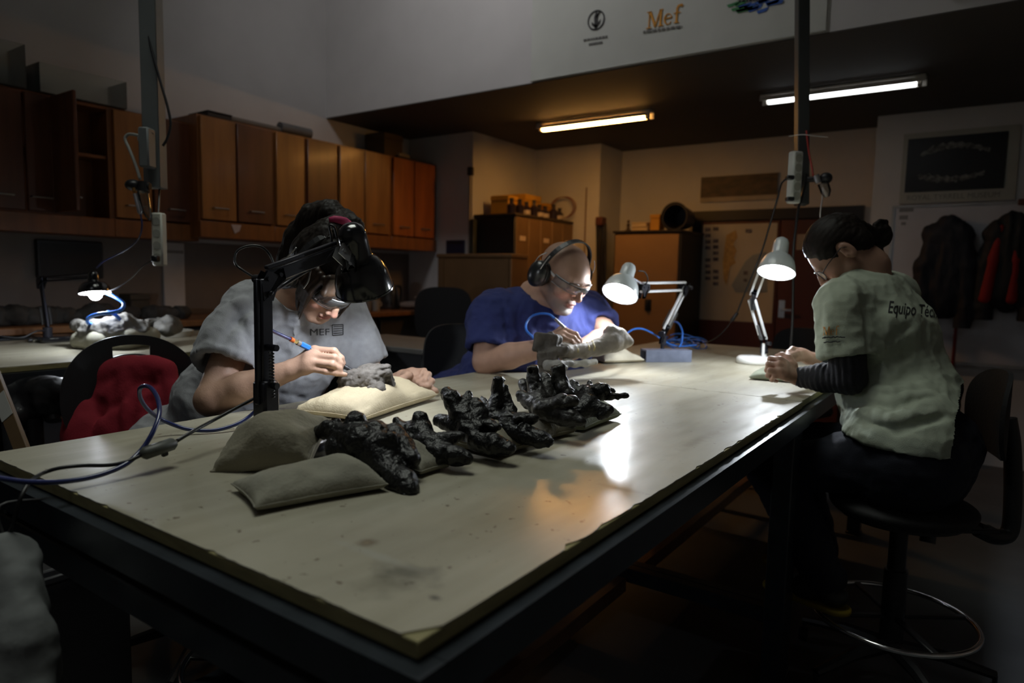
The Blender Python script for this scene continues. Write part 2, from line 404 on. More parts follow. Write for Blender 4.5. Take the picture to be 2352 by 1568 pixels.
tube_lamp(-3.06, -2.17, (1.0, .46, .11), TUBE_W, 'warm orange tube lamp on the low ceiling, the left of two', 'warm')
tube_lamp(-1.29, -.44, (.92, .97, 1.0), TUBE_C, 'cool white tube lamp on the low ceiling, partly behind the hanging post', 'cool')

# ------------------------------------------------------------------ banner on the high wall
m_ban = pbr('banner_cloth', (.60, .62, .57), .7, var=.06, vscale=3)
b = thing('banner', 'white banner with an orange word and round emblem hung on the high wall', 'banner', (-1.63, 3.77, 2.53))
xs = np.linspace(-2.51, -.757, 40); mb = MB()
def bz(x): return 3.765 - .0018 * math.sin(x * 9) - .0012 * math.sin(x * 23)
for i in range(39):
    p = [(xs[i], bz(xs[i]), 2.503), (xs[i + 1], bz(xs[i + 1]), 2.503), (xs[i + 1], bz(xs[i + 1]), 3.55), (xs[i], bz(xs[i]), 3.55)]
    mb.prism(p, (0, .003, 0))
mb.build('sheet', m_ban, b, 60)
MB().cyl((-2.55, 3.765, 3.55), (-.72, 3.765, 3.55), .012).build('top_rod', m_black, b)
MB().cyl((-2.512, 3.763, 2.507), (-.755, 3.763, 2.507), .004, 8).build('bottom_hem', m_ban, b)
m_or = pbr('orange_print', (.75, .33, .03), .7); m_ink = pbr('black_print', (.03, .03, .03), .7); m_gr = pbr('green_print', (.06, .28, .1), .7); m_bl = pbr('blue_print', (.04, .13, .5), .7)
YB = 3.7595
def bpx(x, y): return on('Y', YB, x, y)
def serif_word(mb, org, ex, ez, s, off):      # serif capital M, small c, e and f drawn as stroked polygons
    org = np.array(org, float); ex = np.array(ex, float); ez = np.array(ez, float)
    P = lambda x, z: org + ex * x * s + ez * z * s
    def q(*pts): mb.prism([P(*p) for p in pts], off)
    q((0, 0), (.34, 0), (.34, .05), (0, .05)); q((.13, .05), (.19, .05), (.22, .95), (.16, .95)); q((.02, .95), (.3, .95), (.3, 1), (.02, 1))
    q((.16, 1), (.31, 1), (.63, .16), (.53, .0)); q((.53, 0), (.60, .0), (.95, 1.0), (.87, 1.0)); q((.86, .95), (1.1, .95), (1.1, 1), (.86, 1))
    q((.86, .05), (.99, .05), (1.02, .95), (.89, .95)); q((.76, 0), (1.12, 0), (1.12, .05), (.76, .05))
    for cx in (1.42,):
        n = 18; a0, a1 = math.radians(40), math.radians(325)
        for i in range(n):
            t0 = a0 + (a1 - a0) * i / n; t1 = a0 + (a1 - a0) * (i + 1) / n; w0 = .035 + .08 * (.5 - .5 * math.cos(t0)) ; w1 = .035 + .08 * (.5 - .5 * math.cos(t1))
            q((cx + .27 * math.cos(t0), .33 + .33 * math.sin(t0)), (cx + .27 * math.cos(t1), .33 + .33 * math.sin(t1)),
              (cx + (.27 - w1) * math.cos(t1), .33 + (.33 - .04) * math.sin(t1)), (cx + (.27 - w0) * math.cos(t0), .33 + (.33 - .04) * math.sin(t0)))
    q((1.18, .36), (1.66, .36), (1.66, .41), (1.18, .41)); q((1.62, .36), (1.68, .36), (1.66, .5), (1.58, .58))
    q((1.82, 0), (2.14, 0), (2.14, .05), (1.82, .05)); q((1.91, .05), (2.03, .05), (2.05, .85), (1.94, .85)); q((1.78, .56), (2.22, .56), (2.22, .61), (1.78, .61))
    q((1.94, .85), (2.05, .82), (2.12, .95), (2.04, 1.03)); q((2.04, 1.03), (2.12, .95), (2.30, .95), (2.28, 1.06)); q((2.24, .9), (2.36, .92), (2.34, 1.05), (2.24, 1.05))
mb = MB(); o = bpx(1484, 66); e = bpx(1566, 55); serif_word(mb, o, (1, 0, 0), (0, 0, 1), (e - o)[0] / 2.34, (0, .003, 0)); mb.build('orange_word', m_or, b, None)
def lines(mb, x0, y0, x1, y1, off, seed):     # a line of print too small to read
    r = random.Random(seed); A, B = bpx(x0, y0), bpx(x1, y1); t = 0
    while t < 1:
        d = r.uniform(.05, .13); p, q = A + (B - A) * t, A + (B - A) * min(1, t + d)
        mb.prism([p, q, q + V3(0, 0, .012), p + V3(0, 0, .012)], (0, .002, 0)); t += d + .03
mb = MB(); lines(mb, 1477, 76, 1566, 63, 0, 1); lines(mb, 1340, 95, 1396, 86, 0, 2); lines(mb, 1352, 104, 1384, 99, 0, 3); mb.build('small_print', pbr('grey_print', (.16, .16, .15), .7), b, None)
c = bpx(1369, 46); mb = MB(); rr = .058
for i in range(24):
    a0, a1 = 2 * math.pi * i / 24, 2 * math.pi * (i + 1) / 24
    mb.prism([c + V3(math.cos(a) * r_, 0, math.sin(a) * r_) for a, r_ in ((a0, rr), (a1, rr), (a1, rr * .86), (a0, rr * .86))], (0, .002, 0))
mb.prism([c + V3(x, 0, z) for x, z in ((-.008, -.055), (.008, -.055), (.012, .03), (0, .055), (-.014, .02))], (0, .002, 0))
mb.prism([c + V3(x, 0, z) for x, z in ((-.03, -.005), (.0, -.028), (.03, .0), (.026, -.02), (0, -.045), (-.028, -.025))], (0, .002, 0))
mb.prism([c + V3(x, 0, z) for x, z in ((-.004, .02), (.022, .05), (.026, .042), (.004, .01))], (0, .002, 0)); mb.build('emblem', m_ink, b, None)
rs = random.Random(4)
for nm, mt, xr in (('green_logo', m_gr, (1676, 1712)), ('blue_logo', m_bl, (1706, 1786))):
    mb = MB()
    for i in range(11):
        x = rs.uniform(*xr); y = rs.uniform(-14, 34) - (x - 1730) * .05; L = rs.uniform(18, 36); p, q = bpx(x - L / 2, y + 3), bpx(x + L / 2, y - 4)
        mb.prism([p, q, q + V3(.01, 0, .017), p + V3(-.008, 0, .014)], (0, .0015 + .0002 * i, 0))
    mb.build(nm, mt, b, None)
mb = MB(); lines(mb, 1697, 6, 1765, -2, 0, 8); mb.build('logo_lettering', m_ink, b, None)
# the next banner or board further right, mostly out of frame
p, q = bpx(2170, -14), bpx(2352, -34)
t = thing('wall_sign', 'dark-edged board at the upper right edge of the picture', 'sign', (p[0], 3.77, p[2]))
MB().box((p[0], 3.745, p[2] + .02), (p[0] + .9, 3.775, p[2] + .5), .004).build('board', pbr('sign_dark', (.05, .045, .03), .6), t)
MB().box((p[0] - .01, 3.735, p[2] + .0), (p[0] + .91, 3.778, p[2] + .022), .003).build('frame', m_black, t)

# ------------------------------------------------------------------ posters, picture, map, whiteboard
def sheet(mb, ax, v, x0, y0, x1, y1, th=.004):   # flat rectangle on a wall from two picture corners
    A, B = on(ax, v, x0, y0), on(ax, v, x1, y1)
    lo, hi = np.minimum(A, B), np.maximum(A, B); i = 'XYZ'.index(ax); lo[i] = v; hi[i] = v + th * (-1 if ax == 'Y' else 1); return mb.box(lo, hi)
m_pap = pbr('poster_paper', (.42, .42, .37), .6, var=.04); m_dark = pbr('poster_black', (.012, .013, .016), .45)
po = thing('poster', 'framed museum poster with two pale fossil jaws on black above the whiteboard', 'poster', (-.26, 5.79, 2.1))
MB().box((-.585, 5.786, 1.845), (.10, 5.798, 2.345)).build('sheet', m_pap, po, None)
MB().box((-.555, 5.781, 1.925), (.035, 5.7858, 2.305)).build('picture', m_dark, po, None)
for x0, x1, z0, arch in ((-.47, -.06, 2.185, .05), (-.48, -.08, 2.035, -.035)):
    n = 22; up = []; dn = []; mb = MB()
    for i in range(n + 1):
        t_ = i / n; x = x0 + (x1 - x0) * t_; h = .045 * (1 - .55 * t_) * (.75 + .25 * math.sin(i * 2.1)) * min(1, 4 * t_ + .3); zc = z0 + arch * math.sin(math.pi * t_)
        up.append(V3(x, 5.7805, zc + h)); dn.append(V3(x, 5.7805, zc - h * .5 - .008 * (i % 2)))
    for i in range(n): mb.prism([dn[i], dn[i + 1], up[i + 1], up[i]], (0, .001, 0))
    mb.build('jaw_print', pbr('fossil_print', (.13, .13, .12), .6, var=.9, vscale=40), po, None)
fm = Matrix(((1, 0, 0, -.26), (0, 0, -1, 5.785), (0, 1, 0, 1.868), (0, 0, 0, 1)))
text_mesh('ROYAL TYRRELL MUSEUM', .052, fm, 'lettering', pbr('grey_letters', (.2, .2, .18), .6), po, align='CENTER', squash=.93)
sheet(MB(), 'Y', 5.80, 2055, 372, 2062, 376)
wb = thing('whiteboard', 'whiteboard with a thin metal rim under the framed poster', 'whiteboard', (.3, 5.79, 1.3))
MB().box((-.61, 5.775, .72), (1.2, 5.795, 1.815)).build('panel', pbr('white_enamel', (.62, .62, .66), .25, var=.04), wb, None)
m_al = pbr('aluminium', (.45, .45, .45), .4, .8)
fr = MB(); fr.box((-.625, 5.768, .70), (-.608, 5.798, 1.83)); fr.box((1.2, 5.768, .70), (1.215, 5.798, 1.83)); fr.box((-.608, 5.768, 1.814), (1.2, 5.798, 1.83)); fr.box((-.608, 5.755, .70), (1.2, 5.798, .722)); fr.build('rim', m_al, wb, None)
sheet(MB(), 'Y', 5.7745, 2066, 478, 2098, 486, .002).box((-.575, 5.772, 1.73), (-.52, 5.7745, 1.76)).box((-.56, 5.772, 1.69), (-.53, 5.7745, 1.712)).build('marker_scribble', pbr('old_marker', (.25, .25, .26), .6), wb, None)
A = on('Y', 5.77, 2338, 468)
tag(MB().box((A[0], 5.745, 1.805), (A[0] + .16, 5.773, 1.845), .004).build('wooden_strip', pbr('strip_brown', (.12, .04, .02), .5)), 'brown strip fixed on the top rim of the whiteboard at the right edge', 'strip')
mp_ = thing('map_poster', 'pale wall map with rows of small flags taped on the red-brown door', 'map', (-1.865, 6.145, 1.33))
mb = MB(); A, B = on('Y', 6.147, 1615, 516), on('Y', 6.147, 1773, 742); xs = np.linspace(A[0], B[0], 14)
for i in range(13):
    y0, y1 = 6.146 - .004 * math.sin(i * 1.1), 6.146 - .004 * math.sin((i + 1) * 1.1)
    mb.prism([(xs[i], y0, B[2]), (xs[i + 1], y1, B[2]), (xs[i + 1], y1, A[2]), (xs[i], y0, A[2])], (0, .002, 0))
mb.build('sheet', pbr('map_paper', (.50, .46, .40), .65, var=.05), mp_, 60)
mb = MB(); pts = [(1668, 540), (1690, 528), (1694, 545), (1684, 560), (1692, 575), (1686, 592), (1690, 604), (1676, 612), (1672, 640), (1668, 655), (1662, 640), (1660, 600), (1664, 570)]
mb.prism([on('Y', 6.138, *p) for p in pts], (0, .002, 0)); mb.build('land_print', pbr('map_land', (.45, .30, .12), .65, var=.25, vscale=30), mp_, None)
mb = MB(); pts = [(1700, 620), (1712, 600), (1730, 585), (1760, 578), (1762, 670), (1690, 672), (1680, 655)]
mb.prism([on('Y', 6.1385, *p) for p in pts], (0, .002, 0)); mb.build('sea_print', pbr('map_sea', (.26, .30, .35), .65, var=.08), mp_, None)
mb = MB()
for r_ in range(10):
    for x in (1626, 1644):
        if (r_ + x) % 5 == 0: continue
        sheet(mb, 'Y', 6.1395, x - 6, 527 + r_ * 14 - 4 - (x - 1626) * .1, x + 6, 527 + r_ * 14 + 4 - (x - 1626) * .1, .002)
sheet(mb, 'Y', 6.1395, 1713, 526, 1726, 534, .002); sheet(mb, 'Y', 6.1395, 1708, 622, 1718, 631, .002); sheet(mb, 'Y', 6.1395, 1708, 640, 1716, 647, .002)
mb.build('flag_print', pbr('map_flags', (.12, .11, .14), .65, var=.7, vscale=25), mp_, None)
pc = thing('wall_picture', 'long brown landscape picture with a pale lower margin above the door', 'picture', (-1.89, 6.19, 2.08))
MB().box((-2.225, 6.18, 1.965), (-1.548, 6.199, 2.19)).build('sheet', pbr('picture_margin', (.42, .36, .29), .6), pc, None)
MB().box((-2.222, 6.176, 2.005), (-1.55, 6.1795, 2.188)).build('print', pbr('landscape_print', (.075, .05, .03), .55, var=.55, vscale=9, stretch=(1, 1, 2.5)), pc, None)
t = thing('wall_notice', 'dark blue board on the grey wall end beside the wall cupboards', 'notice', (-4.1, 4.74, 1.5))
A, B = on('Y', 4.745, 1027, 552), on('Y', 4.745, 1067, 630)
MB().box((A[0], 4.728, B[2]), (B[0], 4.745, A[2]), .003).build('board', pbr('notice_blue', (.018, .024, .06), .5), t)
MB().box((A[0] + .02, 4.724, A[2] - .03), (B[0] - .02, 4.728, A[2] - .012)).build('clip', m_black, t)

# ------------------------------------------------------------------ wall cupboards
def wood(name, c, var=.25): return pbr(name, c, .38, var=var, vscale=5, bump=.05, bscale=40, stretch=(3, 3, .35), coat=.15)
W_L, W_D, W_O, W_F = wood('cupboard_light', (.30, .125, .03)), wood('cupboard_dark', (.12, .042, .018)), wood('cupboard_orange', (.34, .10, .018)), wood('cupboard_frame', (.22, .08, .02))
m_hnd = pbr('dull_metal', (.35, .33, .3), .4, .9)
XF = -4.15
def cy(x, X=XF, y=450): return on('X', X, x, y)[1]
def cupboard(x0, x1, doors, label, X=XF, z0=1.465, z1=2.235, open_door=None, shelf=True):
    y0, y1 = cy(x0, X), cy(x1, X)
    t = thing('wall_cupboard', label, 'cupboard', (X, (y0 + y1) / 2, z0), 'wall cupboards along the left wall')
    b = .018; g = MB(); XB = -4.5
    g.box((XB, y0, z0), (X - .02, y0 + b, z1)); g.box((XB, y1 - b, z0), (X - .02, y1, z1)); g.box((XB, y0 + b, z1 - b), (X - .02, y1 - b, z1)); g.box((XB, y0 + b, z0), (X - .02, y1 - b, z0 + b)); g.box((XB, y0 + b, z0 + b), (XB + .01, y1 - b, z1 - b))
    g.build('carcass', W_F, t, None)
    MB().box((X - .02, y0, z0), (X, y1, z0 + .105), .003).build('fascia', W_F, t)
    MB().box((XB + .01, y0 + b, z0 + .45), (X - .04, y1 - b, z0 + .468)).build('shelf', W_F, t, None)
    for a, b2, mt in doors:
        ya, yb = cy(a, X) + .006, cy(b2, X) - .006
        if mt is None: continue
        d = MB().box((X - .02, ya, z0 + .115), (X + .002, yb, z1 - .01), .004).build('door', mt, t)
        hy = (ya + yb) / 2
        MB().tube([(X, hy - .05, z0 + .19), (X + .025, hy - .05, z0 + .19), (X + .025, hy + .05, z0 + .19), (X, hy + .05, z0 + .19)], .005, 6).build('handle', m_hnd, d)
    if open_door:
        px_, mt, ln = open_door; yy = cy(px_, X)
        d = MB().box((X, yy - .01, z0 + .115), (X + ln, yy + .01, z1 - .01), .004).build('door', mt, t)
        MB().tube([(X + ln - .1, yy + .01, z0 + .19), (X + ln - .1, yy + .035, z0 + .19), (X + ln - .04, yy + .035, z0 + .19), (X + ln - .04, yy + .01, z0 + .19)], .005, 6).build('handle', m_hnd, d)
    return t
cupboard(459, 631, [(462, 545, W_L), (545, 628, W_D)], 'wall cupboard with one light and one dark brown door')
cupboard(631, 703, [(634, 701, W_L)], 'narrow light wood wall cupboard between two dark doors')
cupboard(703, 776, [(706, 774, W_D)], 'narrow dark red wall cupboard with a lit upper edge')
cupboard(776, 900, [(780, 838, W_L), (838, 897, W_L)], 'two-door light wood wall cupboard above the woman in grey')
cupboard(900, 1003, [(903, 952, W_O), (952, 1000, W_O)], 'reddish orange wall cupboard at the far end of the row')
XG = -4.27
cupboard(-60, 262, [(-58, 62, W_D), (62, 126, W_D), (126, 180, None), (180, 262, None)], 'dark wall cupboard with its door standing open', XG, 1.44, 2.19, (128, W_D, .27))
cupboard(262, 455, [(264, 352, W_L), (352, 452, W_D)], 'wall cupboard behind the left hanging post', XG, 1.44, 2.19)
# things on top of the cupboards
m_acr = clear_plastic('acrylic', (.94, .97, .94), .02, .05)
def acrylic(x0, x1, z0, z1, X, label, d=.24):
    y0, y1 = cy(x0, X, 300), cy(x1, X, 300); g = MB(); th = .004
    g.box((X - d, y0, z0), (X, y1, z0 + th)).box((X - th, y0, z0 + th), (X, y1, z1)).box((X - d, y0, z0 + th), (X - d + th, y1, z1)).box((X - d + th, y0, z0 + th), (X - th, y0 + th, z1)).box((X - d + th, y1 - th, z0 + th), (X - th, y1, z1))
    return tag(g.build('acrylic_tray', m_acr, None, None), label, 'tray', 'clear trays on the cupboards')
acrylic(-70, 66, 2.193, 2.42, XG + .0, 'tall clear plastic box on the cupboards, far left')
acrylic(96, 294, 2.193, 2.35, XG + .0, 'low clear plastic box on the cupboards beside the open door')
def rolls(x0, x1, z, label, r=.035, n=1, mat=None):
    y0, y1 = cy(x0), cy(x1); t = thing('paper_roll', label, 'roll', (XF - .1, (y0 + y1) / 2, z))
    MB().cyl((XF - .08, y0, z + r + .001), (XF - .08, y1, z + r + .001), r, 12).build('roll', mat or pbr('roll_paper', (.16, .14, .12), .7), t)
    MB().cyl((XF - .08, y0 - .004, z + r), (XF - .08, y0, z + r), r * .4, 10).build('core', m_black, t)
rolls(548, 690, 2.236, 'long grey paper roll lying on the wall cupboards', .022)
rolls(660, 728, 2.236, 'thick grey roll lying beside the long one on the cupboards', .04, mat=pbr('roll_grey', (.12, .12, .12), .6))
def smallbox(name, label, cat, lo, hi, mat, lid=None, bev=.004, group=None):
    t = thing(name, label, cat, ((lo[0] + hi[0]) / 2, (lo[1] + hi[1]) / 2, lo[2]), group)
    h = hi[2] - lo[2]
    MB().box(lo, (hi[0], hi[1], hi[2] - .25 * h), bev).build('body', mat, t)
    MB().box((lo[0] - .004, lo[1] - .004, hi[2] - .25 * h), (hi[0] + .004, hi[1] + .004, hi[2]), bev).build('lid', lid or mat, t)
    return t
y = cy(520); smallbox('flat_box', 'flat black box on top of the two-tone cupboard', 'box', (XF - .25, y - .1, 2.236), (XF - .03, y + .07, 2.275), m_black)
y = cy(925); smallbox('cardboard_box', 'brown cardboard box on top of the orange cupboard', 'box', (-4.47, y - .12, 2.236), (-4.25, y + .1, 2.44), pbr('cardboard', (.10, .065, .03), .8))
y = cy(938); t = thing('black_tray', 'black tray with a pale roll on the orange cupboard', 'tray', (XF - .1, y, 2.236))
MB().box((XF - .2, y - .1, 2.236), (XF - .03, y + .12, 2.255), .004).build('base', m_black, t); MB().cyl((XF - .1, y - .03, 2.275), (XF - .1, y + .1, 2.275), .018).build('roll', pbr('pale_roll', (.4, .36, .3), .6), t)
y = cy(540, XF, 535); t = tag(MB().prism([(XF + .003, y - .03, 1.56), (XF + .003, y + .045, 1.56), (XF + .003, y + .03, 1.52), (XF + .003, y - .005, 1.50)], (.002, 0, 0)).build('sticker', pbr('sticker', (.5, .42, .42), .6)), 'small pale sticker on the cupboard fascia', 'sticker')

struct(MB().box((-4.499, -2.9, .957), (-4.492, 4.74, 1.44)).build('trim_added', pbr('panel_shade_tone', (.20, .17, .15), .6, var=.08), None, None))  # panel added over the wall, shade under the cupboards put into its colour
# ------------------------------------------------------------------ bench along the left wall
m_ctr = wood('counter_wood', (.18, .075, .025)); m_base = pbr('bench_dark', (.03, .03, .032), .5)
t = thing('wall_bench', 'long wooden-topped bench along the left wall under the cupboards', 'bench', (-4.2, 1.9, 0))
MB().box((-4.498, -2.5, .915), (-3.9, 4.70, .955), .006).build('worktop', m_ctr, t)
for i in range(9):
    y = -2.4 + i * .78
    d = MB().box((-4.49, y, .1), (-3.96, y + .76, .912), .004).build('base_cabinet', m_base, t)
    MB().box((-3.96, y + .01, .12), (-3.945, y + .75, .89), .003).build('door', pbr('bench_door', (.045, .04, .035), .5), d)
mb = MB(); mb.box((-4.44, -2.4, 0), (-4.0, 4.6, .1)); mb.build('plinth', m_base, t, None)
t = thing('wall_screen', 'dark flat screen on the wall behind the far table lamp', 'screen', (-4.45, 1.84, 1.3))
A, B = on('X', -4.46, 82, 549), on('X', -4.46, 238, 640)
MB().box((-4.488, A[1], B[2]), (-4.455, B[1], A[2]), .006).build('frame', m_black, t); MB().box((-4.455, A[1] + .015, B[2] + .015), (-4.453, B[1] - .015, A[2] - .015)).build('panel', pbr('screen_glass', (.004, .004, .005), .5), t, None)
# pale wall tile strip and boards on the wall below the cupboards
A, B = on('X', -4.49, 372, 556), on('X', -4.49, 425, 715)
t = thing('wall_panel', 'pale upright panel on the wall behind the white socket strip', 'panel', (-4.49, A[1], B[2])); MB().box((-4.4915, A[1], .957), (-4.478, B[1], A[2]), .003).build('board', pbr('pale_panel', (.62, .6, .58), .55), t)
MB().box((-4.478, A[1] + .01, A[2] - .07), (-4.474, B[1] - .01, A[2] - .05)).build('top_strip', pbr('dull_metal', (.3, .3, .3)), t)
A, B = on('X', -4.3, 292, 655), on('X', -4.3, 330, 700)
smallbox('tool_box', 'small brown box on the wall bench behind the far rock', 'box', (-4.4, A[1], .956), (-4.26, B[1] + .02, 1.10), pbr('dark_brown_box', (.06, .045, .03), .7))
A = on('X', -4.2, 895, 690)
t = thing('kettle', 'black and steel kettle on the wall bench behind the black desk lamp', 'kettle', (-4.2, A[1], .955))
MB().lathe((-4.2, A[1], .957), (0, 0, 1), [(0, .0), (0, .085), (.02, .09), (.16, .07), (.2, .055), (.215, .02), (.22, 0)]).build('body', pbr('kettle_steel', (.1, .1, .1), .25, .8), t)
MB().tube(spline([(-4.2, A[1] + .055, 1.15), (-4.2, A[1] + .13, 1.14), (-4.2, A[1] + .13, 1.04), (-4.2, A[1] + .085, 1.0)], 5), .012, 8).build('handle', m_black, t)
MB().tube([(-4.2, A[1] - .06, 1.06), (-4.2, A[1] - .11, 1.13)], [.02, .012], 8).build('spout', m_black, t)
for x, c in ((842, (.2, .18, .16)), (862, (.3, .28, .25))):
    A = on('X', -4.05, x, 693); t = thing('mug', 'grey mug beside the kettle' if x < 850 else 'pale mug next to the grey mug by the kettle', 'mug', (-4.05, A[1], .955))
    MB().lathe((-4.05, A[1], .957), (0, 0, 1), [(0, 0), (0, .036), (.085, .04), (.085, .036), (.008, .033), (.008, 0)], 18).build('cup', pbr('mug%d' % x, c, .4), t)
    MB().tube(spline([(-4.05, A[1] + .037, .99), (-4.05, A[1] + .065, .995), (-4.05, A[1] + .065, 1.02), (-4.05, A[1] + .038, 1.03)], 4), .005, 6).build('handle', pbr('mug%d' % x, c, .4), t)
for i, (x, z, s) in enumerate(((945, .956, .1), (960, .956, .08), (968, 1.03, .06))):
    A = on('X', -4.12, x, 690)
    tag(MB().ball((-4.12, A[1], z + s * .32), (s, s * 1.2, s * .34), 14, 7).build('crumpled_cloth', pbr('cloth_pink', (.34, .25, .2), .8, bump=.6, bscale=30)), ('folded cloth on the bench right of the kettle', 'second cloth on the bench, nearer the wall end', 'pale rag on top of the cloths by the kettle')[i], 'cloth')

# ------------------------------------------------------------------ lockers, crate, tan cupboard by the far walls
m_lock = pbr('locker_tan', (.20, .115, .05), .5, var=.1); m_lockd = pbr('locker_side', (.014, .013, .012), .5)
t = thing('locker_block', 'brown metal locker block with a dark side in the alcove', 'lockers', (-3.5, 5.25, 0))
MB().box((-3.74, 4.772, .05), (-3.31, 5.73, 1.765), .004).build('body', m_lockd, t)
MB().box((-3.745, 4.765, 1.765), (-3.295, 5.735, 1.785), .003).build('top', pbr('locker_top', (.05, .035, .022), .5), t)
for i in range(5):
    y0 = 4.776 + i * .191; d = MB().box((-3.31, y0 + .003, .08), (-3.295, y0 + .186, 1.755), .003).build('door', m_lock, t)
    if i % 2 == 0: MB().box((-3.295, y0 + .05, 1.56), (-3.291, y0 + .14, 1.60)).build('name_card', pbr('card_pale', (.7, .55, .42), .6), d)
    MB().box((-3.295, y0 + .15, 1.0), (-3.28, y0 + .165, 1.1), .003).build('handle', m_hnd, d)
t = thing('wooden_crate', 'tall plain plywood crate standing in front of the lockers', 'crate', (-3.4, 4.6, 0))
MB().box((-3.80, 4.36, 0), (-3.045, 4.58, 1.40), .004).build('body', pbr('plywood_brown', (.17, .095, .04), .6, var=.15, stretch=(1, 1, .3)), t)
MB().box((-3.81, 4.35, 1.40), (-3.04, 4.59, 1.43), .004).build('lid', pbr('plywood_brown', (.17, .095, .04)), t)
for x in (-3.77, -3.11): MB().box((x, 4.352, .02), (x + .04, 4.36, 1.395)).build('batten', pbr('plywood_brown', (.17, .095, .04)), t, None)
t = thing('wall_pipe', 'slim pipe with a small bracket running up the alcove corner', 'pipe', (-3.735, 4.745, 1.2))
MB().cyl((-3.765, 4.735, .5), (-3.765, 4.735, 2.15), .011, 10).build('pipe', pbr('pipe_grey', (.3, .27, .22), .5), t); MB().box((-3.785, 4.715, 2.12), (-3.735, 4.75, 2.19), .004).build('bracket', m_black, t)
tag(MB().box((-3.74, 4.70, .0), (-3.69, 4.745, 1.74), .004).build('upright_board', pbr('dim_green_board', (.03, .035, .025), .6)), 'narrow dark board standing between the wall end and the lockers', 'board')
# bottles and yellow cartons on the lockers
rs = random.Random(11); m_bot = pbr('bottle_dark', (.02, .012, .018), .3); m_yel = pbr('carton_yellow', (.55, .28, .02), .6); m_lab = pbr('bottle_label', (.5, .42, .35), .6)
for i in range(8):
    y = 4.86 + i * .108; h = rs.uniform(.10, .14); r = rs.uniform(.034, .042); x = -3.38 - rs.uniform(0, .03)
    t = thing('bottle', 'dark bottle in the row on the lockers, number %s from the left' % ('one two three four five six seven eight'.split()[i]), 'bottle', (x, y, 1.786), 'bottles on the lockers')
    MB().lathe((x, y, 1.786), (0, 0, 1), [(0, 0), (0, r), (h * .65, r), (h * .8, r * .5), (h, r * .45), (h, 0)], 14).build('body', m_bot, t)
    MB().lathe((x, y, 1.786 + h), (0, 0, 1), [(0, r * .5), (.018, r * .5), (.018, 0)], 12).build('cap', m_black, t)
    if i in (2, 4, 5, 7): MB().lathe((x, y, 1.80), (0, 0, 1), [(0, r + .0015), (h * .35, r + .0015)], 14).build('label', m_lab, t)
for i, (y0, y1, z) in enumerate(((4.90, 5.05, .0), (5.16, 5.42, .0), (5.5, 5.68, .0))):
    smallbox('yellow_carton', ('yellow carton behind the bottles, left end of the lockers', 'large yellow carton in the middle of the lockers', 'yellow carton behind the bottles, right end of the lockers')[i], 'carton', (-3.66, y0, 1.786), (-3.47, y1, 1.786 + (.17, .21, .16)[i]), m_yel, group='cartons on the lockers')
t = thing('wire_coil', 'thin reddish wire coil leaning on the column above the bottles', 'wire', (-3.45, 5.6, 1.79))
mb = MB()
for k in range(3): mb.tube([(-3.42 + .02 * k + .13 * math.cos(a), 5.715 - .01 * k, 1.92 + .10 * math.sin(a)) for a in np.linspace(0, 2 * math.pi, 26)], .0035, 5, False)
mb.build('wire', pbr('wire_red', (.25, .08, .04), .5), t)
tag(MB().tube([(-3.17, 5.742, .3), (-3.17, 5.742, 2.1)], .006, 6).build('wall_cable', pbr('cable_brown', (.2, .1, .05), .5)), 'thin cable running up the lit column face', 'cable')

t = thing('storage_cupboard', 'tan metal cupboard with a dark side left of the red-brown door', 'cupboard', (-2.45, 5.8, 0))
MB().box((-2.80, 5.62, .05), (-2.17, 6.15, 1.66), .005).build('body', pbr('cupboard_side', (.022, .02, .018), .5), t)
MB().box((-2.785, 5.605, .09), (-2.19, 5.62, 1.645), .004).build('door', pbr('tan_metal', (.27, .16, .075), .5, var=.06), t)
MB().box((-2.81, 5.60, 1.66), (-2.16, 6.16, 1.68), .003).build('top', m_black, t)
A = on('Y', 5.60, 1488, 700); MB().box((A[0] - .03, 5.595, A[2] - .05), (A[0] + .03, 5.604, A[2] + .05), .003).box((A[0] - .012, 5.57, A[2] - .03), (A[0] + .012, 5.596, A[2] + .03), .004).build('lock', m_black, t)
t = thing('bin', 'round black bin lying on the tan cupboard', 'bin', (-2.28, 5.85, 1.681))
MB().lathe((-2.28, 5.72, 1.80), (0, 1, 0), [(0, .105), (.0, .118), (.02, .118), (.26, .09), (.27, 0)], 26).build('body', pbr('bin_blue_black', (.018, .02, .032), .45), t)
MB().lathe((-2.28, 5.715, 1.80), (0, 1, 0), [(0, .116), (-.008, .122), (0, .126), (.016, .122)], 26).build('rim', m_black, t)
smallbox('yellow_box', 'upright yellow box on the tan cupboard beside the black bin', 'box', (-2.52, 5.75, 1.681), (-2.43, 5.86, 1.83), pbr('box_ochre', (.5, .25, .03), .6))
for i in range(2): smallbox('white_box', ('low white box on the tan cupboard, under another', 'white box lying on top of the low white box')[i], 'box', (-2.68, 5.72, 1.681 + i * .042), (-2.53 - i * .01, 5.84, 1.721 + i * .042), pbr('box_cream', (.55, .43, .27), .6))
t = thing('figurine', 'small dark carved figure at the left end of the tan cupboard', 'figurine', (-2.73, 5.75, 1.681))
MB().box((-2.755, 5.73, 1.681), (-2.705, 5.77, 1.695)).lathe((-2.73, 5.75, 1.695), (0, 0, 1), [(0, .02), (.03, .012), (.05, .017), (.06, .006), (.08, .014), (.095, 0)], 10).build('body', pbr('carved_dark', (.05, .03, .02), .6), t)
t = thing('folded_tripod', 'dark folded tripod leaning beside the tan cupboard', 'tripod', (-2.95, 5.7, 0))
for k, dx in enumerate((-.03, 0, .03)): MB().cyl((-2.9 + dx * .4, 5.66 + .02 * k, .0), (-3.0 + dx, 5.72 + .02 * k, 1.76), .014, 8).build('leg', m_black, t)
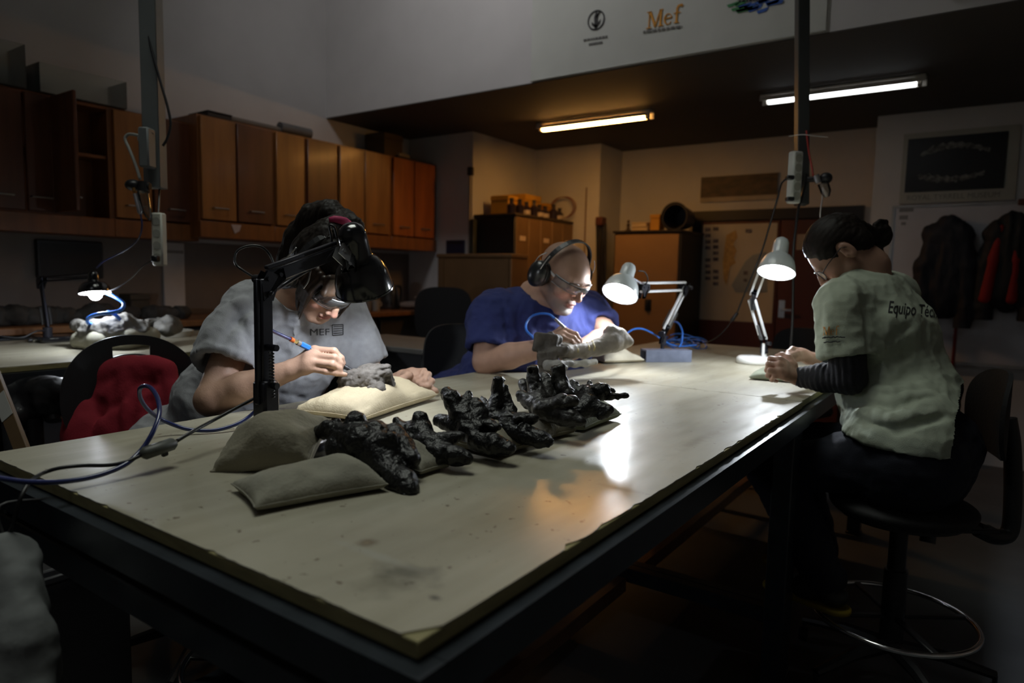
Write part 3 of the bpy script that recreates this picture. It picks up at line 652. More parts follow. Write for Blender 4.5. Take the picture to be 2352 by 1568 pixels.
MB().box((-3.04, 5.69, 1.74), (-2.97, 5.79, 1.82), .008).build('head', pbr('tripod_head', (.1, .03, .02), .5), t)

# ------------------------------------------------------------------ work tables
def table_mat(name, spots):
    m = bpy.data.materials.new(name); m.use_nodes = True; nt = m.node_tree; N = nt.nodes.new; L = nt.links.new; b = nt.nodes['Principled BSDF']
    tc = N('ShaderNodeTexCoord'); mp = N('ShaderNodeMapping'); L(tc.outputs['Object'], mp.inputs[0]); mp.inputs['Scale'].default_value = (5, .8, 4)
    n1 = N('ShaderNodeTexNoise'); n1.inputs['Scale'].default_value = 2.2; n1.inputs['Detail'].default_value = 6; n1.inputs['Distortion'].default_value = .6; L(mp.outputs[0], n1.inputs['Vector'])
    cr = N('ShaderNodeValToRGB'); e = cr.color_ramp.elements; e[0].position = .3; e[0].color = (.35, .322, .235, 1); e[1].position = .68; e[1].color = (.47, .44, .345, 1)
    L(n1.outputs[0], cr.inputs[0])
    n2 = N('ShaderNodeTexNoise'); n2.inputs['Scale'].default_value = 2.6; n2.inputs['Detail'].default_value = 5; L(tc.outputs['Object'], n2.inputs['Vector'])
    mr = N('ShaderNodeMapRange'); mr.inputs[1].default_value = .35; mr.inputs[2].default_value = .7; mr.inputs[3].default_value = .78; mr.inputs[4].default_value = 1.08; L(n2.outputs[0], mr.inputs[0])
    mx = N('ShaderNodeMix'); mx.data_type = 'RGBA'; mx.blend_type = 'MULTIPLY'; mx.inputs[0].default_value = 1; L(cr.outputs[0], mx.inputs[6]); L(mr.outputs[0], mx.inputs[7]); col = mx.outputs[2]
    n4 = N('ShaderNodeTexNoise'); n4.inputs['Scale'].default_value = 55; n4.inputs['Detail'].default_value = 2; L(tc.outputs['Object'], n4.inputs['Vector'])   # specks of stone dust
    m4 = N('ShaderNodeMapRange'); m4.inputs[1].default_value = .70; m4.inputs[2].default_value = .76; L(n4.outputs[0], m4.inputs[0])
    m5 = N('ShaderNodeMix'); m5.data_type = 'RGBA'; L(m4.outputs[0], m5.inputs[0]); L(col, m5.inputs[6]); m5.inputs[7].default_value = (.14, .11, .07, 1); col = m5.outputs[2]
    n5 = N('ShaderNodeTexNoise'); n5.inputs['Scale'].default_value = 30; n5.inputs['Detail'].default_value = 3; L(tc.outputs['Object'], n5.inputs['Vector'])
    for (p, rx, ry, c, st) in spots:               # stains and knots that belong to the board
        v = N('ShaderNodeMapping'); v.vector_type = 'POINT'; L(tc.outputs['Object'], v.inputs[0])
        v.inputs['Location'].default_value = (-p[0] / rx, -p[1] / ry, 0); v.inputs['Scale'].default_value = (1 / rx, 1 / ry, 0)
        d = N('ShaderNodeVectorMath'); d.operation = 'LENGTH'; L(v.outputs[0], d.inputs[0])
        ad = N('ShaderNodeMath'); ad.operation = 'MULTIPLY_ADD'; ad.inputs[1].default_value = 1.6; L(n5.outputs[0], ad.inputs[0]); L(d.outputs['Value'], ad.inputs[2])
        q = N('ShaderNodeMapRange'); q.inputs[1].default_value = 1.0; q.inputs[2].default_value = 1.75; q.inputs[3].default_value = st; q.inputs[4].default_value = 0; L(ad.outputs[0], q.inputs[0])
        mm = N('ShaderNodeMix'); mm.data_type = 'RGBA'; L(q.outputs[0], mm.inputs[0]); L(col, mm.inputs[6]); mm.inputs[7].default_value = (*c, 1); col = mm.outputs[2]
    L(col, b.inputs['Base Color'])
    n3 = N('ShaderNodeTexNoise'); n3.inputs['Scale'].default_value = 7; n3.inputs['Detail'].default_value = 6; L(mp.outputs[0], n3.inputs['Vector'])
    r = N('ShaderNodeMapRange'); r.inputs[1].default_value = .3; r.inputs[2].default_value = .7; r.inputs[3].default_value = .42; r.inputs[4].default_value = .58; L(n3.outputs[0], r.inputs[0]); L(r.outputs[0], b.inputs['Roughness'])
    b.inputs['Specular IOR Level'].default_value = .5; b.inputs['Coat Weight'].default_value = .38; b.inputs['Coat Roughness'].default_value = .17
    bp = N('ShaderNodeBump'); bp.inputs['Strength'].default_value = .05; bp.inputs['Distance'].default_value = .0025; L(n3.outputs[0], bp.inputs['Height']); L(bp.outputs[0], b.inputs['Normal'])
    return m
def tp(x, y): return on('Z', .9, x, y)
spots = [(tp(832, 1251), .02, .02, (.13, .085, .05), .85), (tp(832, 1251), .009, .008, (.3, .24, .16), .8), (tp(925, 1325), .055, .04, (.10, .10, .075), .75), (tp(990, 1380), .012, .008, (.05, .05, .04), .85),
         (tp(875, 1350), .05, .05, (.16, .15, .10), .5), (tp(850, 1278), .10, .012, (.42, .42, .38), .5), (tp(1620, 1005), .02, .25, (.2, .17, .11), .5), (tp(1420, 1125), .05, .016, (.18, .15, .1), .6), (tp(1475, 1210), .05, .01, (.2, .17, .12), .6)]
m_edge = pbr('plywood_edge', (.36, .32, .15), .6, var=.2, vscale=14, stretch=(1, 1, 6)); m_steel = pbr('dark_blue_steel', (.032, .039, .048), .30, .2, var=.25, vscale=14, bump=.05)
m_topA = table_mat('worn_plywood', [((s[0] - V3(-.99, 1.32, 0)), *s[1:]) for s in spots]); m_topB = table_mat('worn_plywood_far', []); m_chip = pbr('bare_wood', (.12, .085, .06), .8)
def edge_pts(a, b, n, seed, chips=()):
    r = random.Random(seed); a = np.array(a); b = np.array(b); inw = np.array([-(b - a)[1], (b - a)[0]]) / np.linalg.norm(b - a); out = []
    for i in range(n):
        t = i / n; k = abs(r.gauss(0, .0008)) + (r.random() < .08) * r.uniform(.001, .004)
        for (c, wd, dp) in chips:
            if abs(t - c) < wd: k += dp * (1 - (abs(t - c) / wd) ** 2) * r.uniform(.7, 1.1)
        out.append(a + (b - a) * t + inw * k)
    return out
def work_table(name, label, x0, x1, y0, y1, z, mat, corner=False, rails=True, chips=((), (), (), ()), e0=.022, e1=.022):
    t = thing(name, label, 'table', ((x0 + x1) / 2, (y0 + y1) / 2, 0))
    MB().box((x0 + .001, y0 + .001, z - .021), (x1 - .001, y1 - .001, z - .0022), .0012).build('board_core', m_edge, t)
    P = []
    cs = [(x0, y0), (x1, y0), (x1, y1), (x0, y1)]
    for i in range(4):
        e = edge_pts(cs[i], cs[(i + 1) % 4], 90, i + 3, chips[i])
        P += e
    if corner:
        P = [p for p in P if (x1 - p[0]) * .8 + (p[1] - y0) * .62 > .019 or p[0] < x1 - .05 or p[1] > y0 + .06]
    g = MB(); g.prism([(p[0], p[1], z - .0022) for p in P], (0, 0, .0022)); g.build('veneer_top', mat, t, None)
    f = MB(); s = .022; zt = z - .0225; h = .05
    f.bar((x0 - s, y0 - e0 + .02, zt - .003), (x1 + s, y0 - e0 + .02, zt - .003), .04, .006); f.bar((x0 - s, y1 + e1 - .02, zt - .003), (x1 + s, y1 + e1 - .02, zt - .003), .04, .006)
    f.bar((x0 - s + .02, y0 - e0 + .041, zt - .003), (x0 - s + .02, y1 + e1 - .041, zt - .003), .04, .006); f.bar((x1 + s - .02, y0 - e0 + .041, zt - .003), (x1 + s - .02, y1 + e1 - .041, zt - .003), .04, .006)
    f.box((x0 - s, y0 - e0, zt - h), (x1 + s, y0 - e0 + .005, zt - .006)); f.box((x0 - s, y1 + e1 - .005, zt - h), (x1 + s, y1 + e1, zt - .006))
    f.box((x0 - s, y0 - e0 + .005, zt - h), (x0 - s + .005, y1 + e1 - .005, zt - .006)); f.box((x1 + s - .005, y0 - e0 + .005, zt - h), (x1 + s, y1 + e1 - .005, zt - .006))
    f.build('angle_frame', m_steel, t, None)
    for i, (x, y) in enumerate(((x0 + .034, y0 + .034), (x1 - .034, y0 + .034), (x0 + .034, y1 - .034), (x1 - .034, y1 - .034))):
        l = MB().box((x - .03, y - .03, .012), (x + .03, y + .03, zt - .006), .004).build('leg', m_steel, t)
        MB().box((x - .034, y - .034, 0), (x + .034, y + .034, .012), .003).build('foot', m_black, l)
    if rails:
        for (a, b) in (((x0 + .05, y0 + .02, z - .13), (x1 - .05, y0 + .02, z - .13)), ((x0 + .05, y1 - .02, z - .13), (x1 - .05, y1 - .02, z - .13)), ((x0 + .02, y0 + .05, .22), (x0 + .02, y1 - .05, .22)),
                       ((x0 + .05, y0 + .02, .22), (x1 - .05, y0 + .02, .22)), ((x0 + .05, y1 - .02, .22), (x1 - .05, y1 - .02, .22)), (((x0 + x1) / 2, y0 + .04, .185), ((x0 + x1) / 2, y1 - .04, .185))):
            MB().bar(a, b, .04, .05, bev=.003).build('rail', pbr('rail_warm_reflection', (.16, .085, .05), .3, var=.3, coat=.4) if a[0] == b[0] and a[0] > x0 + .1 else m_steel, t)  # middle rail: warm tube's reflection put into its brown colour
    return t
T1 = work_table('work_table', 'large worn plywood work table with dark blue steel frame, nearest the camera', -1.548, -.436, .477, 2.180, .9, m_topA, True, e1=0,
                chips=((), ((.18, .012, .01), (.24, .02, .006), (.3, .008, .005), (.62, .01, .004), (.83, .008, .008)), (), ()))
work_table('work_table', 'second plywood work table, butted to the far end of the near one', -1.545, -.440, 2.182, 3.795, .9, m_topB, e0=0)
work_table('work_table', 'plywood work table at the left with the black lamp and rock', -3.82, -2.838, -.35, 2.6, .9, m_topB, rails=False)
t = thing('dark_bench', 'low dark bench with a grey top behind the woman in grey', 'bench', (-2.9, 3.02, 0))
MB().box((-3.32, 2.75, .82), (-2.5, 3.29, .85), .004).build('worktop', pbr('grey_top', (.16, .155, .14), .6), t)
MB().box((-3.30, 2.77, .0), (-2.52, 3.27, .82), .004).build('body', m_base, t)
for y in (2.78, 3.03): MB().box((-2.52, y, .1), (-2.505, y + .235, .78), .003).build('door', m_base, t)

# ------------------------------------------------------------------ desk lamps
m_blk = pbr('lamp_black', (.010, .010, .012), .16, var=.02, spec=.6, coat=.6); m_blkm = pbr('lamp_black_arm', (.035, .035, .045), .28, .5); m_gry = pbr('lamp_grey', (.62, .67, .68), .3, coat=.4, var=.02)
m_arm = pbr('arm_white', (.78, .79, .82), .35); m_in = pbr('shade_inside', (.85, .85, .85), .4, var=.01); m_spr = pbr('spring_steel', (.12, .12, .12), .35, .8); m_wht = pbr('lamp_white', (.75, .75, .73), .35, var=.03)
m_plate = pbr('zinc_plate', (.5, .5, .52), .35, .85)
def bulb_mat(nm, k): return pbr('bulb_glow_' + nm, (1, 1, 1), .4, emit=(.87, .93, 1.0), estr=k)
def shade(t, top, ax, L, R, neck, mat, k, nm, bulb_t=.78):
    ax = nrm(ax); n = neck
    out = [(.0, .0), (.002, n * .45), (.010, n * .8), (.022, n * .97), (.04, n), (L * .46, n * 1.03), (L * .50, n * 1.10), (L * .54, R * .64), (L * .60, R * .755), (L * .70, R * .87), (L * .82, R * .95), (L * .93, R * .99), (L, R)]
    inn = [(L, R - .002), (L * .93, R * .965), (L * .82, R * .90), (L * .70, R * .84), (L * .60, R * .73), (L * .55, n * .98), (L * .50, n * .5), (L * .50, 0)]
    s = MB().lathe(top, ax, out, 40).build('shade', mat, t, 60)
    MB().lathe(top, ax, inn, 40).build('shade_lining', m_in, s, 60)
    MB().lathe(top, ax, [(L - .003, R - .001), (L - .003, R + .0018), (L + .001, R + .0018), (L + .001, R - .002)], 40).build('rim', mat, s, 60)
    c = np.array(top) + ax * L * bulb_t; r = R * .40
    b = MB().ball(c, r, 16, 10).build('bulb', bulb_mat(nm, k), t, 180)
    MB().cyl(np.array(top) + ax * L * .5, c - ax * r * .8, r * .55, 12).build('bulb_socket', m_wht, t)
def plate(t, c, d1, d2, w_, mat, knobs=True):
    n_ = nrm(np.cross(d1, d2)) if np.linalg.norm(np.cross(d1, d2)) > 1e-3 else nrm(np.cross(d1, (0, 0, 1)))
    c = np.array(c); d1 = nrm(d1); d2 = nrm(d2)
    poly = [c + d1 * .004 - d2 * .018, c + d1 * .045 - nrm(np.cross(n_, d1)) * .012, c + d1 * .045 + nrm(np.cross(n_, d1)) * .012, c + d2 * .045 + nrm(np.cross(n_, d2)) * .012, c + d2 * .045 - nrm(np.cross(n_, d2)) * .012, c - d1 * .018]
    for s in (-1, 1):
        g = MB(); g.prism([p + n_ * s * .0105 for p in poly], n_ * s * .002)
        for q in (c, c + d1 * .033, c + d2 * .033): g.cyl(q + n_ * s * .0125, q + n_ * s * .0155, .0045, 10)
        g.build('joint_plate', mat, t)
    if knobs: MB().cyl(c - n_ * .030, c - n_ * .012, .009, 12).build('knob', m_black, t)
    return n_
def arm(t, a, b, n_, mat, spring=True, gap=.020, w_=.008, channel=False):
    a = np.array(a); b = np.array(b); d = nrm(b - a); s = nrm(np.cross(n_, d))
    if channel:
        MB().bar(a, b, .030, .017, up=n_, bev=.003).build('arm_bar', mat, t)
        MB().bar(a + s * .021, b + s * .021, .009, .012, up=n_, bev=.002).build('arm_bar', mat, t)
    else:
        for k in (-1, 1): MB().bar(a + s * gap / 2 * k, b + s * gap / 2 * k, w_, w_ * 1.2, up=n_, bev=.0015).build('arm_bar', mat, t)
    if spring:
        L = np.linalg.norm(b - a)
        for k in (-1, 1):
            p0 = a + d * L * .05 + n_ * .018 * k; p1 = a + d * L * .42 + n_ * .018 * k; N_ = 90; pts = []
            for i in range(N_ + 1):
                q = i / N_; an = q * 2 * math.pi * 15; pts.append(p0 + (p1 - p0) * q + (s * math.cos(an) + n_ * math.sin(an)) * .0052)
            MB().tube(pts, .0014, 5).build('spring', m_spr, t, 180)
    return s
def tubeobj(name, pts, r, mat, parent=None, n=8, sm=6):
    return MB().tube(spline(pts, sm), r, n).build(name, mat, parent, 180)

# black lamp of the woman in grey
bc = tp(656, 1036); ft = np.array([*dep(613, 1030, 1.455)[:2], .905]); el = dep(612, 640, 1.475); el[:2] = ft[:2]; hd = dep(775, 578, 1.60)
t = thing('desk_lamp', 'black spring-arm desk lamp on a round base in front of the woman in grey', 'lamp', (bc[0], bc[1], .9)); LA = t
MB().lathe((bc[0], bc[1], .901), (0, 0, 1), [(0, 0), (0, .096), (.004, .098), (.022, .096), (.028, .088), (.03, 0)], 40).build('base', pbr('base_black', (.016, .016, .022), .22, coat=.5), t, 50)
ft = np.array([ft[0], ft[1], .931]); MB().cyl(ft - V3(0, 0, .001), ft + V3(0, 0, .05), .012, 16).build('post_pin', m_blkm, t)
n_ = nrm(np.cross(hd - el, (0, 0, 1)))
MB().box((-.022 + ft[0], -.02 + ft[1], .945), (.022 + ft[0], .02 + ft[1], 1.03), .006).build('foot_bracket', m_blkm, t)
arm(t, ft + V3(0, 0, .05), el, n_, m_blkm, True, channel=True)
for z in (1.10, 1.02): MB().cyl((ft[0] - n_[0] * .02, ft[1] - n_[1] * .02, z), (ft[0] + n_[0] * .034, ft[1] + n_[1] * .034, z), .007, 10).build('knob', m_blkm, t)
plate(t, el, (0, 0, -1), hd - el, .02, m_blkm)
s = arm(t, el + nrm(hd - el) * .01, hd, n_, m_blkm, False, channel=True)
tubeobj('tension_bar', [el + V3(0, 0, -.03) + n_ * .016, dep(650, 655, 1.5), dep(712, 617, 1.53)], .0045, m_blkm, t)
tubeobj('tension_bar', [dep(714, 620, 1.53), dep(708, 645, 1.53), dep(697, 662, 1.53)], .0018, m_plate, t)
a_ = nrm(F_ * .50 + R_ * .10 - U_ * .86); top = dep(803, 513, 1.585)
plate(t, dep(783, 580, 1.575), hd - el, -U_ + .4 * R_, .02, m_plate, False)
MB().cyl(dep(782, 578, 1.575), dep(806, 577, 1.60), .008, 12).build('swivel', m_plate, t)
shade(t, top, a_, .170, .0700, .0340, m_blk, BULB_W * .6, 'a', .80)
tubeobj('cord', [dep(775, 548, 1.6), dep(768, 522, 1.6), dep(757, 519, 1.6), dep(762, 548, 1.6), dep(760, 575, 1.6)], .0028, m_black, t)
tubeobj('cord', [el + V3(0, 0, -.01), dep(560, 622, 1.49), dep(541, 605, 1.5), dep(542, 580, 1.51), dep(565, 566, 1.52), dep(598, 566, 1.53), dep(620, 585, 1.54), dep(632, 612, 1.53)], .0028, m_black, t)
# cord with inline switch lying over the near table edge
tubeobj('cord', [dep(590, 912, 1.46), dep(555, 930, 1.42), dep(490, 965, 1.36), dep(440, 992, 1.30), dep(405, 1013, 1.27)], .0036, m_black, t)
c0, c1 = dep(323, 1044, 1.19), dep(404, 1016, 1.25)
sw = MB().bar(c0, c1, .024, .021, bev=.007).build('cord_switch', pbr('switch_grey', (.07, .075, .065), .5), t, 60)
MB().bar(c0 * .42 + c1 * .58 - V3(0, 0, .012), c0 * .25 + c1 * .75 - V3(0, 0, .012), .008, .012, bev=.002).build('rocker', m_black, sw)
tubeobj('cord', [dep(322, 1046, 1.19), dep(290, 1060, 1.17), dep(250, 1068, 1.16), dep(190, 1069, 1.155), dep(140, 1074, 1.14), dep(104, 1084, 1.13), dep(82, 1096, 1.10), dep(62, 1115, 1.07), dep(45, 1150, 1.05), dep(30, 1200, 1.05), dep(15, 1240, 1.06)], .0034, m_black, t)

# white lamp of the man
t = thing('desk_lamp', 'grey-white spring-arm desk lamp lighting the man in the navy shirt', 'lamp', (*on('Z', .9, 1530, 815)[:2], .9)); LM = t
p0, p1 = on('Z', .9, 1484, 832), on('Z', .9, 1588, 832); d = nrm(p1 - p0); sd = V3(-d[1], d[0], 0); L_ = np.linalg.norm(p1 - p0); hh = .052; wd = .075
MC = pbr('channel_blue_grey', (.20, .23, .33), .45, .3, var=.15, vscale=30)
g = MB(); cc = (p0 + p1) / 2 + sd * wd / 2
g.obox(cc + V3(0, 0, hh - .002), [d, sd, (0, 0, 1)], [L_ / 2, wd / 2, .003]); g.obox(cc - sd * (wd / 2 - .003) + V3(0, 0, hh / 2 - .002), [d, sd, (0, 0, 1)], [L_ / 2, .003, hh / 2 - .003]); g.obox(cc + sd * (wd / 2 - .003) + V3(0, 0, hh / 2 - .002), [d, sd, (0, 0, 1)], [L_ / 2, .003, hh / 2 - .003])
g.build('base_channel', MC, t)
ft = dep(1521, 800, 3.03); ft[2] = .9 + hh + .001; el = dep(1577, 657, 3.03); hd = dep(1474, 660, 2.76); ml = ft + V3(0, 0, .065)
MB().cyl(ft, ml, .008, 12).box(ml - .014, ml + .014, .003).build('post', m_blkm, t)
n_ = nrm(np.cross(el - ml, hd - el)); plate(t, ml, (0, 0, -1), el - ml, .02, m_blkm); arm(t, ml + nrm(el - ml) * .02, el, n_, m_arm, True, .028, .008); plate(t, el, ml - el, hd - el, .02, m_blkm); arm(t, el + nrm(hd - el) * .02, hd, n_, m_arm, False, .036, .009)
plate(t, hd, el - hd, (0, 0, -1), .02, m_blkm, False)
top = dep(1448, 606, 2.64); a_ = nrm(-.36 * R_ - .86 * U_ - .42 * F_)
MB().bar(dep(1470, 650, 2.74), dep(1452, 640, 2.68), .012, .008).build('shade_bracket', m_plate, t)
shade(t, top, a_, .142, .0685, .0285, m_gry, BULB_W * 1.05, 'm', .86)
tubeobj('cord', [dep(1466, 622, 2.66), dep(1480, 624, 2.7), dep(1488, 640, 2.73), dep(1482, 655, 2.76)], .0025, m_black, t)

# white lamp of the person at the right
b0 = on('Z', .9, 1732, 834); ft = dep(1752, 800, 2.93); el = dep(1727, 688, 2.9); hd = dep(1757, 608, 2.78)
t = thing('desk_lamp', 'white spring-arm desk lamp on a round white base before the right-hand worker', 'lamp', (*b0[:2], .9)); LR = t
MB().lathe((b0[0], b0[1], .901), (0, 0, 1), [(0, 0), (0, .074), (.004, .077), (.022, .075), (.03, .066), (.032, 0)], 36).build('base', m_wht, t, 50)
ft = np.array([ft[0], ft[1], .933]); q = np.array([b0[0] + .035, b0[1] + .02, .93]); ml = V3(q[0], q[1], .99)
MB().cyl(q, ml, .011, 14).build('post', m_wht, t); n_ = nrm(np.cross(el - ml, hd - el))
plate(t, ml, (0, 0, -1), el - ml, .02, m_blkm); arm(t, ml + nrm(el - ml) * .02, el, n_, m_arm, True, .026, .009); plate(t, el, ml - el, hd - el, .02, m_blkm); arm(t, el + nrm(hd - el) * .02, hd, n_, m_arm, False, .026, .009)
plate(t, hd, el - hd, R_, .02, m_blkm); top = dep(1797, 546, 2.70); a_ = nrm(-.26 * R_ - .93 * U_ - .26 * F_)
MB().bar(hd, dep(1782, 580, 2.71), .012, .008).build('shade_bracket', m_plate, t)
shade(t, top, a_, .152, .0700, .0295, m_gry, BULB_W * 1.5, 'r', .90)

# black lamp on the left table
b0 = on('Z', .9, 128, 784); ft = V3(b0[0] - .02, b0[1] - .03, .93); ft = dep(110, 775, 3.23); ft[2] = .932; el = dep(93, 641, 3.23); hd = dep(205, 634, 2.98)
t = thing('desk_lamp', 'black desk lamp with a bare white bulb on the left work table', 'lamp', (*b0[:2], .9))
MB().box((b0[0] - .075, b0[1] - .085, .901), (b0[0] + .075, b0[1] + .085, .928), .008).build('base', m_blk, t)
n_ = nrm(np.cross(hd - el, (0, 0, 1))); MB().cyl((ft[0], ft[1], .926), ft + V3(0, 0, .04), .02, 14).build('post', m_blkm, t); arm(t, ft + V3(0, 0, .04), el, n_, m_blkm, True); plate(t, el, (0, 0, -1), hd - el, .02, m_blkm); arm(t, el, hd, n_, m_blkm, False)
shade(t, dep(213, 621, 2.95), nrm(-U_ + .12 * R_ - .02 * F_), .098, .064, .022, m_blk, BULB_W * .8, 'b', 1.06)
tubeobj('cord', [ft + V3(0, 0, .02), dep(85, 760, 3.15), dep(50, 775, 3.1), dep(0, 772, 3.05)], .004, m_black, t)
t = thing('clip', 'small chrome clip beside the base of the far black lamp', 'clip', on('Z', .9, 82, 786))
q = on('Z', .9, 82, 786); MB().obox(q + V3(0, 0, .012), [(1, 0, 0), (0, 1, 0), (0, 0, 1)], [.018, .015, .011], .006).build('body', pbr('chrome', (.8, .8, .8), .15, 1), t); MB().cyl(q + V3(0, -.015, .012), q + V3(0, -.03, .012), .008, 10).build('knob', m_black, t)

# ------------------------------------------------------------------ hanging service posts
m_post = pbr('post_grey', (.17, .185, .19), .5, var=.1); m_socket = pbr('socket_cream', (.60, .60, .52), .5); m_clear = clear_plastic('filter_bowl', (.75, .8, .8), .1)
def socket_strip(t, c, ax, h, wd, n, mat):
    s = MB().obox(c, ax, [wd / 2, .02, h / 2], .006).build('socket_strip', mat, t)
    for i in range(n):
        z = c + np.array(ax[2]) * (h * (.5 - (i + .5) / n) * .9); q = np.array(ax[1]) * -.0205
        MB().cyl(z + q * .98, z + q * 1.04, wd * .36, 14).build('socket', pbr('socket_face', (.4, .4, .35), .5), s)
P = dep(358, 433, 2.7); t = thing('service_post', 'grey hanging post with air valve and regulator at the left', 'post', (P[0], P[1], P[2])); axL = [R_ * V3(1, 1, 0), V3(F_[0], F_[1], 0), V3(0, 0, 1)]; axL = [nrm(a) for a in axL]
MB().obox((P[0], P[1], (P[2] + 4.58) / 2), axL, [.033, .03, (4.58 - P[2]) / 2], .003).build('post', m_post, t)
pp = lambda x, y, d_=2.62: dep(x, y, d_)
MB().obox(pp(338, 340), axL, [.02, .03, .075], .006).build('valve_box', m_post, t)
MB().cyl(pp(345, 300), pp(330, 320), .016, 14).cyl(pp(332, 320), pp(318, 318), .009, 12).build('valve', m_plate, t)
tubeobj('air_pipe', [pp(326, 313), pp(300, 308), pp(290, 312), pp(288, 322), pp(298, 345), pp(312, 380), pp(322, 412)], .006, pbr('pipe_pale', (.35, .36, .33), .4), t)
MB().ball(pp(306, 425), (.03, .03, .022), 14, 8).cyl(pp(306, 425), pp(345, 428), .013, 12).cyl(pp(330, 418), pp(330, 440), .022, 14).build('regulator', m_black, t)
MB().cyl(pp(307, 433, 2.58), pp(308, 440, 2.57), .006, 8).build('brass_nut', pbr('brass', (.8, .4, .12), .25, 1), t)
MB().tube([pp(328, 440), pp(336, 480), pp(342, 497), pp(344, 505)], [.021, .019, .012, .004], 14).build('filter_bowl', m_clear, t)
MB().tube([pp(310, 445), pp(318, 470), pp(322, 486), pp(323, 492)], [.008, .009, .011, .006], 12).build('quick_coupling', pbr('coupling_pale', (.55, .55, .6), .3, .6), t)
tubeobj('cable', [pp(346, -10), pp(341, 60), pp(345, 100), pp(358, 150), pp(372, 200), pp(385, 245), pp(392, 285), pp(384, 318), pp(374, 335)], .005, m_black, t)
tubeobj('air_line', [pp(323, 490), pp(326, 520), pp(318, 548, 2.66), pp(295, 570, 2.7), pp(262, 588, 2.78), pp(238, 600, 2.85), pp(222, 615, 2.92)], .0035, pbr('tube_navy', (.03, .04, .13), .4), t)
q = dep(366, 550, 2.66); t = thing('socket_strip', 'cream socket strip hanging below the left grey post', 'socket', q)
socket_strip(t, q, axL, .205, .043, 4, m_socket); MB().tube([q + V3(0, 0, .10), V3(P[0], P[1], P[2] - .001) + V3(.01, .01, .0)], .004, 6).build('cord', m_black, t)
MB().obox(dep(357, 594, 2.62), axL, [.012, .015, .012], .004).build('plug', m_black, t)
tubeobj('cord', [dep(357, 594, 2.62), dep(330, 610, 2.64), dep(300, 640, 2.72), dep(270, 660, 2.8), dep(250, 668, 2.86)], .0026, m_black, t)

P = dep(1841, 471, 2.95); t = thing('service_post', 'dark hanging post with a white socket strip and regulator at the right', 'post', (P[0], P[1], P[2])); TP = dep(1843, -60, 2.95); k = (4.58 - P[2]) / (TP[2] - P[2]); TP = P + (TP - P) * k
MB().bar(P, TP, .050, .045, up=axL[1], bev=.003).build('post', pbr('post_dark', (.05, .054, .055), .5), t)
q = dep(1825, 408, 2.88); s = socket_strip(t, q, [nrm(axL[0] + .35 * axL[1]), nrm(axL[1] - .35 * axL[0]), axL[2]], .215, .05, 5, pbr('socket_white', (.62, .64, .6), .45))
for y in (408, 457): MB().obox(dep(1814, y, 2.83), axL, [.016, .014, .009], .004).build('plug', m_black, t)
tubeobj('tie_wire', [dep(1812, 313, 2.9), dep(1842, 309, 2.90), dep(1870, 312, 2.9), dep(1902, 315, 2.9)], .0018, m_wht, t)
tubeobj('red_tube', [dep(1852, 300, 2.92), dep(1858, 350, 2.9), dep(1864, 380, 2.88), dep(1868, 405, 2.86)], .004, pbr('tube_red', (.4, .03, .02), .4), t)
MB().cyl(dep(1850, 412, 2.93), dep(1890, 410, 2.88), .012, 12).ball(dep(1897, 409, 2.86), (.026, .026, .024), 16, 10).build('regulator', m_black, t)
MB().cyl(dep(1874, 402, 2.86), dep(1880, 420, 2.86), .013, 12).build('gauge', m_plate, t); MB().tube([dep(1890, 420, 2.86), dep(1897, 440, 2.86), dep(1900, 452, 2.86)], [.022, .021, .01], 14).build('filter_bowl', m_clear, t)
tubeobj('air_line', [dep(1890, 430, 2.86), dep(1888, 460, 2.88), dep(1884, 490, 2.9), dep(1885, 520, 2.95)], .003, m_plate, t)
tubeobj('cable', [dep(1852, 400, 2.9), dep(1845, 440, 2.9), dep(1834, 475, 2.9), dep(1828, 520, 2.92), dep(1822, 580, 2.95), dep(1822, 650, 3.0), dep(1820, 740, 3.05), dep(1816, 800, 3.1)], .006, m_black, t)
tubeobj('cable', [dep(1812, 408, 2.83), dep(1796, 420, 2.83), dep(1786, 455, 2.85), dep(1770, 510, 2.9), dep(1752, 570, 2.95), dep(1733, 620, 3.0), dep(1712, 670, 3.1), dep(1692, 720, 3.2)], .004, m_black, t)
pl = MB().bar(dep(1694, 717, 3.2), dep(1680, 737, 3.22), .018, .016, bev=.004).build('inline_plug', m_black, t)
tubeobj('cable', [dep(1680, 737, 3.22), dep(1664, 758, 3.25), dep(1645, 775, 3.3), dep(1620, 787, 3.4), dep(1585, 795, 3.45)], .003, m_black, t)

